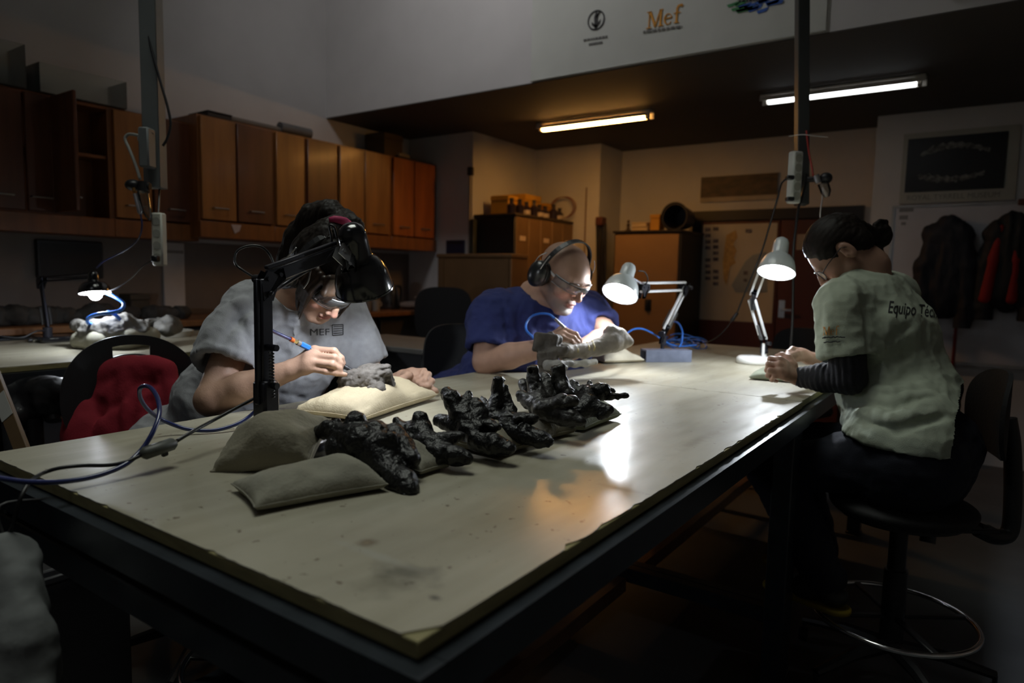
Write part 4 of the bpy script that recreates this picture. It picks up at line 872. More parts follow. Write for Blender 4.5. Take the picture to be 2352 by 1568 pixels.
# ------------------------------------------------------------------ sand-filled cloth bags
def bag(name, label, mat, c, ang, L, W, H, seed=0, tilt=None, sag=None, group='sandbags', zfloor=.9005, tuft=0.0, pw=.56):
    nu, nv = 56, 40; u = np.linspace(-1, 1, nu); v = np.linspace(-1, 1, nv); U, Vv = np.meshgrid(u, v, indexing='ij')
    pin = 1 - .10 * (1 - Vv ** 2) * np.abs(U) ** 3; X = U * L / 2 * (1 - .07 * (1 - np.abs(U) ** 2.0) * 0 - .06 * (1 - Vv ** 2) * 0) ; 
    X = L / 2 * U * (1 - .05 * (1 - Vv ** 2)); Y = W / 2 * Vv * (1 - .09 * (1 - U ** 2))
    T = ((1 - np.abs(U) ** 2.7) ** pw) * ((1 - np.abs(Vv) ** 2.4) ** pw)
    rg = np.stack([U * 2.1, Vv * 1.6, np.full_like(U, seed * 3.7)], -1).reshape(-1, 3)
    lump = (vnoise(rg, 1.0, seed) - .5).reshape(U.shape); fold = (fbm(rg * [1, 2.6, 1], 2.2, 3, seed + 5, True) - .5).reshape(U.shape)
    fold2 = (fbm(rg * [3.2, .8, 1], 1.8, 3, seed + 9, True) - .5).reshape(U.shape)
    edge = 1 - T
    Zt = H * (T * (1 + .75 * lump) + .13 * fold * (.35 + edge) * (T > 0) * (1 + tuft) + .09 * fold2 * edge) * .62
    Zt = Zt - H * .12 * (1 - T) ** 1.5
    Zb = -H * .38 * T ** .5 - H * .13 * (1 - T) ** 1.5
    ca, sa = math.cos(ang), math.sin(ang); ax = V3(ca, sa, 0); ay = V3(-sa, ca, 0); az = V3(0, 0, 1)
    if tilt is not None:
        az = nrm(tilt); ax = nrm(ax - az * (ax @ az)); ay = np.cross(az, ax)
    c = np.array(c, float)
    def pos(Z): return c + X[..., None] * ax + Y[..., None] * ay + Z[..., None] * az
    Pt, Pb = pos(Zt), pos(Zb)
    if sag: Pt[..., 2] += sag(U, Vv); Pb[..., 2] += sag(U, Vv)
    if zfloor is not None: Pb[..., 2] = np.maximum(Pb[..., 2], zfloor); Pt[..., 2] = np.maximum(Pt[..., 2], zfloor + .003)
    Vs = np.concatenate([Pt.reshape(-1, 3), Pb.reshape(-1, 3)]); n = nu * nv; idx = np.arange(n).reshape(nu, nv)
    q = np.stack([idx[:-1, :-1], idx[1:, :-1], idx[1:, 1:], idx[:-1, 1:]], -1).reshape(-1, 4)
    b_ = np.concatenate([idx[:-1, 0], idx[-1, :-1], idx[:0:-1, -1], idx[0, :0:-1]]); nb = np.roll(b_, -1)
    side = np.stack([b_, b_ + n, nb + n, nb], -1)
    t = thing(name, label, 'sandbag', (c[0], c[1], zfloor or c[2]), group)
    link('cloth_bag', npmesh('cloth_bag', Vs, np.concatenate([q, q[:, ::-1] + n, side])), mat, t, 180)
    ring = [Pt.reshape(-1, 3)[i] * .5 + Pb.reshape(-1, 3)[i] * .5 for i in b_]; ring.append(ring[0])
    MB().tube(ring, .0013, 5, False).build('seam', mat, t, 180)
    return t
m_bagc = pbr('bag_cream', (.50, .42, .28), .85, var=.10, vscale=9, bump=.35, bscale=220); m_bagg = pbr('bag_grey', (.235, .215, .16), .9, var=.2, vscale=9, bump=.3, bscale=200)
m_bagd = pbr('bag_dusty', (.26, .25, .20), .9, var=.22, vscale=11, bump=.3, bscale=200); m_bagw = pbr('bag_white', (.66, .60, .47), .85, var=.1, vscale=10, bump=.3, bscale=200)
m_bags = pbr('bag_sage', (.24, .26, .19), .9, var=.15, vscale=9, bump=.3, bscale=200)
p0, p1 = tp(700, 936), tp(985, 935); d = p1 - p0
# bag of the woman in grey: one long side towards the camera, corners at its four picture corners
def bag4(label, mat, a, b, H, W, seed, lift=0.0, **kw):      # a, b: ends of the near edge in the picture (on the table)
    A, B = tp(*a), tp(*b); d = B - A; L = np.linalg.norm(d); ang = math.atan2(d[1], d[0]); n_ = V3(-d[1], d[0], 0) / L; c = (A + B) / 2 + n_ * W / 2
    return bag('sandbag', label, mat, (c[0], c[1], .9 + H * .38 + lift), ang, L * 1.04, W, H, seed, **kw)
bag4('long cream sandbag under the grey fossil before the woman in grey', m_bagc, (838, 976), (1003, 920), .070, .20, 1, tuft=.9)
bag4('dusty grey sandbag lying nearest the camera at the front of the black bones', m_bagd, (592, 1184), (886, 1130), .050, .135, 2)
q = tp(640, 1030)
bag('sandbag', 'grey sandbag weighing down the base of the black lamp', m_bagg, dep(624, 1016, 1.275), math.atan2(*(dep(740, 1000, 1.30) - dep(520, 1005, 1.30))[[1, 0]]), .185, .15, .085, 3, tilt=V3(0, -.40, 1), zfloor=.9)
bag4('sage green sandbag at the far end of the black bones', m_bags, (1345, 997), (1425, 965), .062, .17, 4)
bag4('sandbag in the middle under the black bones, its pale corner showing', m_bagg, (1150, 1056), (1240, 1028), .055, .16, 5)
bag4('flat sandbag under the black bones left of the sage green one', m_bagg, (1258, 1017), (1322, 1000), .05, .15, 6)
bag4('low sandbag between the two nearest black bones, mostly hidden', m_bagd, (968, 1098), (1035, 1080), .045, .13, 7)
bag4('bright white sandbag under the long fossil bone next to the blue lamp foot', m_bagw, (1390, 836), (1478, 833), .050, .13, 8, pw=.7)
bag4('small flat pale sandbag under the hands of the right-hand worker', m_bags, (1722, 872), (1818, 880), .038, .15, 9)

# ------------------------------------------------------------------ fossils
m_bone = pbr('black_bone', (.007, .007, .0075), .40, var=.6, vscale=16, bump=.9, bscale=110, spec=.45)
m_boneg = pbr('grey_black_bone', (.018, .017, .016), .42, var=.6, vscale=18, bump=.9, bscale=70)
m_rock = pbr('grey_fossil', (.105, .092, .08), .75, var=.35, vscale=22, bump=.6, bscale=90)
def fossil(name, label, mat, chains, h=.0032, k=.010, amp=.006, sc=34, seed=0, cat='bone', cuts=(), parent=None, group=None, zmin=.9015, ridged=True, knobs=0, wsc=30, wamp=.0025, boxes=()):
    P3 = []; 
    for ch in chains: P3 += [(dep(x, y, d), px2m(r, d)) for (x, y, d, r) in ch]
    lo = np.min([p - r for p, r in P3], 0) - .02; hi = np.max([p + r for p, r in P3], 0) + .02; lo[2] = max(lo[2], zmin - .02)
    F = Fld(lo, hi, h)
    for ch in chains:
        pts = [dep(x, y, d) for (x, y, d, r) in ch]; rs = [px2m(r, d) for (x, y, d, r) in ch]
        if len(ch) == 1: F.ell(pts[0], rs[0], k=k)
        else: F.chain(pts, rs, k)
    for (x, y, d, wx, hy, dz, ro) in boxes:
        c_, s_ = math.cos(ro), math.sin(ro); F.box(dep(x, y, d), (px2m(wx, d), px2m(hy, d), px2m(dz, d)), (R_ * c_ + U_ * s_, U_ * c_ - R_ * s_, F_), .008, k=k)
    rk = random.Random(seed)
    if knobs:                               # broken edges, small processes and pits
        for ch in chains:
            for i in range(len(ch) - 1):
                a, b = ch[i], ch[i + 1]
                for q in range(knobs):
                    tt = rk.random(); x, y, d, r = [a[m] * (1 - tt) + b[m] * tt for m in range(4)]; c = dep(x, y, d); r = px2m(r, d)
                    dv = nrm(V3(rk.gauss(0, 1), rk.gauss(0, 1), rk.gauss(.3, 1)))
                    if rk.random() < .9:
                        e = nrm(V3(rk.gauss(0, 1), rk.gauss(0, 1), rk.gauss(0, 1))); e = nrm(e - dv * (e @ dv)); F.ell(c + dv * r * .85, (r * rk.uniform(.35, .6), r * rk.uniform(.18, .3), r * rk.uniform(.3, .55)), (dv, e, np.cross(dv, e)), k=.004)
                    else: F.ell(c + dv * r * 1.15, r * rk.uniform(.3, .5), k=.008, sub=True)
    for (x, y, d, r) in cuts: F.ell(dep(x, y, d), px2m(r, d), k=k * .8, sub=True)
    V, Q = F.nets(); N = normals(V, Q)
    n = fbm(V, sc, 4, seed, ridged) - .55; n2 = fbm(V, sc * .35, 2, seed + 3) - .5; f1, f2 = worley(V, wsc, seed); g1, g2 = worley(V, wsc * 2.3, seed + 1)
    V = V + N * (n * amp * .8 + n2 * amp * 1.3 + (.45 - f1) * wamp - np.clip(.12 - (f2 - f1), 0, 1) * wamp * 2.2 + (.4 - g1) * wamp * .4)[:, None]; V[:, 2] = np.maximum(V[:, 2], zmin)
    me = npmesh(name, V, Q)
    if parent is not None: return link(name, me, mat, parent, 180)
    o = link(name, me, mat, None, 180); tag(o, label, cat, group); return o
GB = 'black bones on the near work table'
fossil('black_bone', 'nearest black bone, a hooked knob at its left and a lobe on the table', m_bone, [
    [(735, 992, 1.28, 17), (755, 985, 1.27, 21), (790, 1000, 1.25, 24), (830, 1015, 1.22, 40)], [(815, 962, 1.27, 16), (818, 985, 1.26, 24), (835, 1015, 1.24, 40)],
    [(862, 1000, 1.24, 34), (870, 1045, 1.21, 42), (895, 1085, 1.18, 36), (925, 1110, 1.15, 34), (938, 1125, 1.13, 26)], [(905, 990, 1.25, 20), (925, 1025, 1.22, 26), (945, 1055, 1.19, 22)], [(780, 1030, 1.24, 30), (840, 1060, 1.22, 36)]], seed=1, boxes=[(817, 985, 1.258, 20, 32, 16, .1), (885, 1040, 1.20, 38, 40, 22, .35)], group=GB, knobs=2, h=.0027, k=.007, amp=.0075, sc=40, cuts=[(770, 1010, 1.20, 16), (905, 1010, 1.16, 12)])
fossil('black_bone', 'second black bone from the camera with a squared spire and an arm to the right', m_bone, [
    [(963, 958, 1.33, 15), (966, 985, 1.32, 26), (975, 1015, 1.30, 34)], [(912, 966, 1.34, 9), (925, 985, 1.33, 18), (950, 1010, 1.31, 28)], [(945, 975, 1.335, 13), (955, 1000, 1.32, 20)],
    [(985, 1020, 1.29, 30), (1030, 1008, 1.28, 17), (1058, 1001, 1.28, 11)], [(1000, 1035, 1.27, 24), (1045, 1047, 1.25, 24), (1072, 1052, 1.24, 17)], [(960, 1050, 1.27, 22), (1000, 1062, 1.26, 20)]], seed=2, boxes=[(966, 972, 1.325, 17, 26, 13, 0)], group=GB, knobs=2, h=.0027, k=.007, amp=.0075, sc=40, cuts=[(935, 950, 1.3, 9)])
fossil('black_bone', 'third black bone from the camera, its thick spire leaning left under a round knob', m_bone, [
    [(1027, 903, 1.40, 14), (1040, 922, 1.39, 19), (1060, 950, 1.38, 26), (1075, 985, 1.36, 30)], [(1075, 904, 1.40, 10), (1072, 925, 1.39, 15), (1066, 955, 1.38, 22)], [(1095, 922, 1.39, 9), (1100, 950, 1.38, 20), (1085, 985, 1.36, 26)],
    [(1010, 965, 1.40, 14), (1025, 970, 1.39, 15), (1050, 985, 1.37, 18)], [(1090, 990, 1.35, 22), (1125, 980, 1.34, 15), (1142, 978, 1.33, 9)], [(1095, 1010, 1.34, 26), (1135, 1022, 1.31, 22), (1168, 1027, 1.30, 15)]], seed=3, boxes=[(1050, 938, 1.385, 17, 42, 13, .45), (1100, 945, 1.38, 12, 24, 12, .2)], group=GB, knobs=2, h=.0027, k=.007, amp=.0075, sc=40)
fossil('black_bone', 'black bone with a tall blade-like spine, fourth from the camera', m_bone, [
    [(1146, 872, 1.47, 9), (1143, 895, 1.46, 14), (1138, 925, 1.45, 17), (1130, 950, 1.44, 18), (1150, 975, 1.42, 26)], [(1160, 890, 1.47, 6), (1163, 910, 1.46, 9), (1172, 940, 1.45, 15), (1165, 970, 1.43, 24)],
    [(1130, 965, 1.44, 16), (1165, 965, 1.42, 22), (1205, 962, 1.40, 12), (1230, 960, 1.39, 9)], [(1165, 985, 1.41, 24), (1205, 998, 1.39, 22), (1240, 1010, 1.37, 20), (1262, 1016, 1.36, 12)], [(1112, 920, 1.48, 8), (1120, 935, 1.47, 12), (1128, 955, 1.45, 14)]], seed=4, boxes=[(1142, 900, 1.455, 13, 36, 11, -.06), (1205, 962, 1.40, 28, 9, 14, .05)], group=GB, knobs=2, h=.0027, k=.007, amp=.0075, sc=40)
b5 = fossil('black_bone', 'black bone with two cracked upright spines and a grey core, fifth from the camera', m_boneg, [
    [(1222, 846, 1.58, 9), (1225, 870, 1.57, 13), (1232, 895, 1.56, 15), (1240, 920, 1.54, 20)], [(1272, 846, 1.58, 9), (1282, 866, 1.57, 13), (1293, 890, 1.56, 14), (1305, 905, 1.55, 12)],
    [(1250, 868, 1.60, 15), (1250, 895, 1.59, 24), (1255, 925, 1.56, 26)], [(1195, 905, 1.56, 11), (1215, 922, 1.55, 16), (1245, 935, 1.53, 20)], [(1245, 940, 1.51, 22), (1290, 925, 1.49, 16), (1318, 920, 1.48, 12)], [(1270, 950, 1.50, 22), (1310, 960, 1.48, 20), (1335, 968, 1.46, 11)], [(1200, 880, 1.66, 10), (1205, 900, 1.65, 12)]], seed=5, boxes=[(1226, 870, 1.572, 15, 33, 13, .1), (1287, 872, 1.572, 17, 35, 13, .22), (1256, 890, 1.59, 24, 24, 12, 0)], group=GB, knobs=2, h=.0027, k=.007, amp=.0075, sc=40, cuts=[(1250, 850, 1.57, 12)])
fossil('black_bone', 'knobbly black bone at the far end with thin fingers pointing right', m_bone, [
    [(1340, 890, 1.60, 10), (1355, 896, 1.59, 15), (1378, 898, 1.58, 16), (1388, 896, 1.58, 13)], [(1353, 880, 1.61, 6), (1356, 890, 1.60, 9)], [(1372, 905, 1.58, 14), (1400, 910, 1.58, 7), (1438, 909, 1.57, 6)], [(1380, 900, 1.60, 8), (1408, 898, 1.60, 4)],
    [(1345, 905, 1.57, 20), (1350, 930, 1.54, 24), (1330, 945, 1.52, 20)], [(1355, 935, 1.53, 20), (1385, 940, 1.52, 14), (1400, 940, 1.51, 11)], [(1380, 955, 1.51, 8), (1392, 950, 1.51, 10)], [(1315, 880, 1.63, 9), (1325, 895, 1.61, 13), (1335, 915, 1.58, 16)]], seed=6, group=GB, knobs=2, h=.0027, k=.007, amp=.0075, sc=40)
fossil('black_fragment', 'small shiny black bone piece between the third and fourth spires', m_bone, [[(1107, 912, 1.55, 6), (1110, 924, 1.54, 10), (1118, 938, 1.52, 12)]], seed=8, group=GB, knobs=2, h=.0027, k=.007, amp=.0075, sc=40)
# grey fossil on the cream bag, worked on by the woman
fossil('grey_fossil', 'layered grey fossil on the cream sandbag under the pen of the woman in grey', m_rock, [
    [(800, 875, 1.80, 22), (830, 878, 1.79, 26), (862, 868, 1.79, 26)], [(838, 852, 1.80, 14), (870, 848, 1.80, 12), (890, 842, 1.80, 7)], [(862, 885, 1.77, 15), (872, 898, 1.75, 10), (866, 904, 1.745, 7)], [(885, 862, 1.80, 17), (892, 880, 1.80, 12)], [(800, 890, 1.81, 20), (815, 895, 1.80, 16)]],
    h=.0022, k=.004, amp=.013, sc=46, knobs=4, seed=12, wsc=40, wamp=.0035, boxes=[(806, 877, 1.80, 22, 26, 22, 0), (863, 896, 1.757, 17, 11, 14, .2), (866, 860, 1.79, 33, 7, 22, .2), (872, 846, 1.795, 25, 5, 18, .2), (846, 870, 1.785, 14, 20, 20, .1)], cat='fossil', cuts=[(822, 866, 1.755, 9), (848, 894, 1.745, 8), (893, 858, 1.76, 6)])
# long brown-grey bone of the man
m_femur = pbr('femur_grey', (.30, .265, .23), .6, var=.3, vscale=20, bump=.4, bscale=70); m_femd = pbr('femur_brown', (.045, .036, .027), .65, var=.35, vscale=18, bump=.5, bscale=60)
t = thing('long_fossil_bone', 'long mended fossil bone under the hand of the man in navy', 'fossil', dep(1340, 830, 2.43))
fossil('shaft', '', m_femur, [[(1262, 800, 2.36, 20), (1300, 805, 2.38, 18), (1340, 806, 2.41, 16), (1375, 798, 2.44, 18), (1405, 785, 2.46, 24), (1432, 782, 2.48, 18)], [(1395, 765, 2.48, 10), (1405, 760, 2.47, 13), (1425, 770, 2.47, 14), (1445, 785, 2.47, 9)]], h=.0035, amp=.006, sc=26, seed=21, parent=t)
fossil('dark_end', '', m_femd, [[(1238, 790, 2.33, 14), (1262, 786, 2.33, 18), (1280, 780, 2.35, 12)], [(1262, 808, 2.30, 12), (1292, 806, 2.29, 12), (1300, 803, 2.29, 8)], [(1250, 835, 2.31, 14), (1262, 848, 2.30, 10)]], h=.0032, k=.006, amp=.006, sc=24, knobs=1, seed=22, parent=t, wsc=22, wamp=.003,
       boxes=[(1252, 788, 2.33, 27, 22, 26, -.12), (1258, 822, 2.31, 24, 17, 24, .15), (1252, 848, 2.31, 16, 14, 18, -.1)])
for x, y0, y1 in ((1308, 790, 822), (1326, 790, 818), (1352, 786, 812), (1364, 782, 812)):
    MB().tube(spline([dep(x - 4, y0, 2.385 + (x - 1300) * .0006), dep(x + 2, (y0 + y1) / 2, 2.355 + (x - 1300) * .0006), dep(x - 3, y1, 2.37 + (x - 1300) * .0006)], 6), .0028, 6).build('glue_seam', pbr('glue_yellow', (.45, .36, .16), .6), t, 180)
m_pale = pbr('pale_fossil', (.52, .50, .46), .7, var=.25, vscale=16, bump=.4, bscale=60)
fossil('fossil_piece', 'pale knobbed fossil piece lying under the long bone, left of the white sandbag', m_pale, [[(1298, 832, 2.36, 9), (1320, 836, 2.37, 8), (1345, 834, 2.38, 8), (1366, 830, 2.40, 7)], [(1300, 828, 2.37, 7), (1312, 832, 2.37, 7)]], h=.003, amp=.004, sc=28, seed=31, cat='fossil')
fossil('fossil_piece', 'grey ribbed fossil piece at the near side under the long bone', pbr('ribbed_fossil', (.2, .19, .175), .7, var=.35, vscale=26, bump=.6, bscale=50), [[(1258, 838, 2.27, 11), (1285, 840, 2.27, 12), (1312, 835, 2.29, 8)], [(1278, 848, 2.25, 7), (1300, 845, 2.26, 6)]], h=.003, amp=.006, sc=30, seed=32, cat='fossil')
# rock in its plaster cradle on the left table
m_plas = pbr('plaster', (.24, .23, .18), .85, var=.2, bump=.4, bscale=40); m_rk2 = pbr('jagged_rock', (.10, .095, .085), .75, var=.45, vscale=12, bump=.7, bscale=50)
t = thing('plaster_jacket', 'low plaster cradle holding jagged rock on the left work table', 'fossil', on('Z', .9, 260, 785))
fossil('cradle', '', m_plas, [[(182, 783, 3.02, 20), (225, 785, 2.98, 22), (290, 780, 3.02, 22), (345, 772, 3.12, 20)], [(190, 775, 3.15, 18), (330, 768, 3.25, 18)]], h=.009, k=.03, amp=.012, sc=10, seed=41, parent=t, zmin=.902)
fossil('rock', '', m_rk2, [[(178, 748, 3.05, 12), (215, 752, 3.0, 17), (255, 752, 3.0, 18), (290, 742, 3.05, 20), (330, 750, 3.1, 16)], [(285, 725, 3.08, 10), (300, 728, 3.1, 8)], [(200, 765, 3.0, 16), (270, 765, 3.0, 20), (330, 762, 3.08, 16)], [(340, 740, 3.2, 10), (365, 740, 3.25, 10)]], h=.006, k=.015, amp=.030, sc=22, seed=42, parent=t, zmin=.93)
fossil('rock', 'separate grey rock at the right end of the plaster cradle', m_rk2, [[(372, 752, 3.22, 14), (392, 746, 3.25, 16), (405, 742, 3.28, 10)], [(385, 758, 3.2, 14), (410, 752, 3.3, 10)]], h=.006, k=.015, amp=.022, sc=24, seed=43, cat='rock', zmin=.93)
tag(MB().lathe(on('Z', .9, 392, 772) + V3(0, 0, .001), (0, 0, 1), [(0, 0), (0, .10), (.03, .115), (.033, .108), (.012, .09), (.012, 0)], 26).build('tray', pbr('tray_pale', (.42, .4, .34), .6)), 'shallow round tray under the grey rock on the left table', 'tray')
rs = random.Random(3)
for i in range(16):
    x = -40 + i * 22 if i < 10 else 230 + (i - 10) * 36; y = 726 - rs.uniform(0, 8); s = rs.uniform(.05, .085)
    q = on('X', -4.1, x, y); q[2] = .957
    F = Fld(q - V3(.11, .13, .0), q + V3(.11, .13, .18), .012)
    for k in range(4): F.ell(q + V3(rs.uniform(-.04, .04), rs.uniform(-.05, .05), s * .5 + .004), (s * rs.uniform(.5, .9), s * rs.uniform(.5, 1), s * rs.uniform(.4, .8)), k=.01)
    V, Q = F.nets(); V = V + normals(V, Q) * ((fbm(V, 22, 3, i, True) - .5) * .03)[:, None]; V[:, 2] = np.maximum(V[:, 2], .9555)
    tag(link('rubble_rock', npmesh('rubble_rock', V, Q), pbr('rubble_dark', (.04, .036, .032), .85, var=.4), None, 180), 'dark lump of rock on the wall bench, %s from the left' % 'first second third fourth fifth sixth seventh eighth ninth tenth eleventh twelfth thirteenth fourteenth fifteenth sixteenth'.split()[i], 'rock', 'rocks on the wall bench')

# ------------------------------------------------------------------ hoses and pens
m_hose = pbr('hose_navy', (.018, .028, .12), .28, coat=.4); m_hosb = pbr('hose_blue', (.03, .16, .62), .35, coat=.2)
hp = [(-70, 1085, .98), (0, 1098, 1.02), (60, 1106, 1.05), (140, 1106, 1.09), (220, 1093, 1.13), (285, 1068, 1.165), (325, 1033, 1.20), (352, 990, 1.22), (366, 950, 1.25), (362, 915, 1.29), (348, 892, 1.33), (333, 886, 1.36), (321, 893, 1.39), (323, 915, 1.41), (338, 938, 1.43), (362, 958, 1.46), (395, 974, 1.48), (435, 986, 1.49), (490, 988, 1.505), (540, 975, 1.53), (575, 954, 1.555), (600, 925, 1.565), (607, 880, 1.58), (604, 820, 1.585), (600, 775, 1.59), (599, 750, 1.60), (610, 752, 1.62), (630, 762, 1.66), (652, 772, 1.70), (668, 779, 1.725)]
t = thing('air_hose', 'dark blue air hose looping over the near table to the pen of the woman', 'hose', tp(360, 960))
MB().tube(spline([dep(*p) for p in hp], 7), .0043, 10).build('hose', m_hose, t, 180)
t = thing('air_pen', 'engraving pen with a blue valve and brass fitting held by the woman in grey', 'pen', dep(750, 815, 1.78))
MB().cyl(dep(667, 778, 1.723), dep(674, 782, 1.732), .0062, 14).build('orange_ring', pbr('ring_orange', (.6, .12, .02), .35), t)
MB().cyl(dep(673, 781, 1.731), dep(684, 786, 1.742), .0056, 6).build('brass_fitting', pbr('brass_bright', (.7, .55, .28), .25, .9), t)
MB().cyl(dep(683, 786, 1.741), dep(690, 789, 1.748), .0072, 14).build('steel_collar', m_plate, t)
MB().bar(dep(689, 789, 1.747), dep(712, 800, 1.765), .014, .014, bev=.003).build('blue_valve', pbr('valve_blue', (.03, .18, .65), .35), t)
MB().tube([dep(712, 800, 1.765), dep(745, 816, 1.775), dep(785, 838, 1.785), dep(812, 852, 1.79)], [.0052, .006, .006, .004], 14).tube([dep(812, 852, 1.79), dep(822, 858, 1.79)], [.003, .0007], 10).build('pen_body', pbr('pen_dark', (.06, .06, .065), .3, .6), t)
t = thing('air_hose', 'bright blue air hose of the man, ending in the coil by the blue-grey lamp foot', 'hose', tp(1560, 800))
MB().tube(spline([dep(*p) for p in [(1275, 732, 2.42), (1262, 722, 2.44), (1242, 720, 2.47), (1222, 726, 2.5), (1209, 742, 2.48), (1209, 758, 2.45), (1222, 772, 2.41), (1242, 792, 2.40), (1270, 800, 2.425), (1340, 808, 2.46), (1400, 792, 2.515), (1425, 775, 2.60), (1440, 765, 2.78), (1455, 756, 2.9), (1475, 755, 2.95), (1500, 766, 3.05), (1530, 786, 3.15), (1560, 795, 3.2), (1600, 792, 3.25)]], 7), .0042, 8).build('hose', m_hosb, t, 180)
for k, (rx, ry, ph, z, cx) in enumerate(((.10, .10, 0, .905, 1562), (.12, .09, 1, .917, 1570), (.085, .10, 2, .93, 1556), (.11, .11, 3, .945, 1575))):
    c = tp(cx, 797); MB().tube([c + V3(rx * math.cos(a + ph), ry * math.sin(a + ph), z - .9 + .018 * math.sin(2 * a + k)) for a in np.linspace(0, 2 * math.pi * .97, 40)], .0042, 7).build('hose_loop', m_hosb, t, 180)
MB().tube(spline([dep(1545, 738, 3.3), dep(1558, 742, 3.26), dep(1567, 760, 3.2), dep(1566, 785, 3.17), dep(1560, 797, 3.15)], 8), .0042, 7).build('hose_loop', m_hosb, t, 180)
t = thing('air_pen', 'slim silver engraving pen held by the man in navy', 'pen', dep(1300, 750, 2.42))
MB().tube([dep(1274, 731, 2.42), dep(1285, 742, 2.425), dep(1300, 756, 2.43)], [.0045, .006, .0055], 12).build('sleeve', m_plate, t)
MB().tube([dep(1300, 756, 2.43), dep(1318, 775, 2.43), dep(1332, 792, 2.425)], [.0055, .005, .0015], 12).build('tip', pbr('steel', (.6, .6, .6), .3, 1), t)
t = thing('air_hose', 'glowing blue air hose curling over the rock on the left table', 'hose', on('Z', .9, 240, 770))
MB().tube(spline([dep(*p) for p in [(244, 672, 2.98), (268, 684, 2.96), (284, 697, 2.95), (278, 711, 2.93), (255, 718, 2.9), (232, 720, 2.88), (212, 725, 2.9), (201, 733, 2.93), (203, 742, 2.95), (215, 745, 2.98)]], 8), .0075, 9).build('hose', m_hosb, t, 180)
MB().tube(spline([dep(*p) for p in [(244, 717, 2.92), (255, 718, 2.93), (268, 726, 2.95), (275, 733, 2.97)]], 6), .0075, 9).build('hose_end', m_hosb, t, 180)

# ------------------------------------------------------------------ seats
m_sh = pbr('chair_shell', (.012, .012, .014), .45, bump=.1, bscale=120); m_fab = pbr('seat_black', (.014, .014, .015), .75, bump=.3, bscale=120); m_chr = pbr('chrome', (.8, .8, .8), .15, 1)
def star_base(t, x, y, z0, r, n=5, a0=.3, mat=None):
    for i in range(n):
        a = a0 + 2 * math.pi * i / n; e = V3(x + r * math.cos(a), y + r * math.sin(a), .075)
        l = MB().tube([V3(x, y, z0), (V3(x, y, z0) + e) / 2 + V3(0, 0, .012), e], [.024, .02, .014], 8).build('base_leg', mat or m_sh, t)
        c = MB().cyl(e, e - V3(0, 0, .03), .007, 8).cyl(e + V3(-.012, .0, -.05), e + V3(.012, 0, -.05), .024, 14).build('caster', m_black, l)
def stool(name, label, x, y, zs, rad, ring_z=None, ring_r=.23, back=None, tilt=0.0):
    t = thing(name, label, 'stool', (x, y, 0))
    F = Fld((x - rad - .04, y - rad - .04, zs - .10), (x + rad + .04, y + rad + .04, zs + .05), .006); F.ell((x, y, zs - .035), (rad, rad, .042), k=.005); F.ell((x, y, zs - .05), (rad * .96, rad * .96, .03), k=.02)
    V, Q = F.nets(); link('seat', npmesh('seat', V, Q), m_fab, t, 180)
    MB().lathe((x, y, zs - .105), (0, 0, 1), [(0, .0), (0, .07), (.03, rad * .85), (.04, rad * .85)], 28).build('seat_pan', m_sh, t)
    MB().cyl((x, y, .11), (x, y, zs - .09), .026, 16).cyl((x, y, .11), (x, y, .11 + (zs - .2) * .62), .034, 16).build('column', m_black, t)
    star_base(t, x, y, .12, .29)
    if ring_z:
        tx = [V3(x + ring_r * math.cos(a), y + ring_r * math.sin(a), ring_z + tilt * math.cos(a - 1.1)) for a in np.linspace(0, 2 * math.pi, 49)]
        MB().tube(tx, .0085, 8, False).build('foot_ring', m_chr, t, 180)
        for a in (.6, 2.17, 3.74, 5.31): MB().bar((x + .03 * math.cos(a), y + .03 * math.sin(a), ring_z), (x + ring_r * math.cos(a), y + ring_r * math.sin(a), ring_z + tilt * math.cos(a - 1.1)), .022, .012, bev=.003).build('ring_spoke', m_sh, t)
    return t
def shell_back(t, c, ax, w_, h_, slot=None, mat=m_sh, curve=.06, nm='backrest', pw=2.6):
    ax = [nrm(a) for a in ax]; g = MB(); n = 26; th = .012           # ax: right, normal, up
    us = np.linspace(-1, 1, n); vs_ = np.linspace(-1, 1, n); P = {}; 
    inside = lambda u, v: abs(u) ** pw + abs(v) ** pw <= 1.0
    def pt(u, v):
        s = max(1e-6, (abs(u) ** pw + abs(v) ** pw) ** (1 / pw)); m_ = max(abs(u), abs(v)); k = m_ / s if s > 0 else 1
        uu, vv = u * k, v * k; return np.array(c) + ax[0] * uu * w_ / 2 + ax[2] * vv * h_ / 2 + ax[1] * curve * (uu * uu) 
    idx = {}
    V = []; Fc = []
    for s in (0, 1):
        for i in range(n):
            for j in range(n): idx[s, i, j] = len(V); V.append(pt(us[i], vs_[j]) - ax[1] * th * s)
    def hole(i, j):
        if not slot: return False
        u, v = (us[i] + us[i + 1]) / 2, (vs_[j] + vs_[j + 1]) / 2; return abs(u - slot[0]) < slot[2] and abs(v - slot[1]) < slot[3]
    solid = {(i, j): not hole(i, j) for i in range(n - 1) for j in range(n - 1)}
    for (i, j), ok in solid.items():
        if not ok: continue
        Fc.append((idx[0, i, j], idx[0, i + 1, j], idx[0, i + 1, j + 1], idx[0, i, j + 1])); Fc.append((idx[1, i, j], idx[1, i, j + 1], idx[1, i + 1, j + 1], idx[1, i + 1, j]))
        for (di, dj, a, b) in ((-1, 0, (i, j + 1), (i, j)), (1, 0, (i + 1, j), (i + 1, j + 1)), (0, -1, (i, j), (i + 1, j)), (0, 1, (i + 1, j + 1), (i, j + 1))):
            if not solid.get((i + di, j + dj), False): Fc.append((idx[0, a[0], a[1]], idx[1, a[0], a[1]], idx[1, b[0], b[1]], idx[0, b[0], b[1]]))
    return MB().add(V, Fc).build(nm, mat, t, 50)
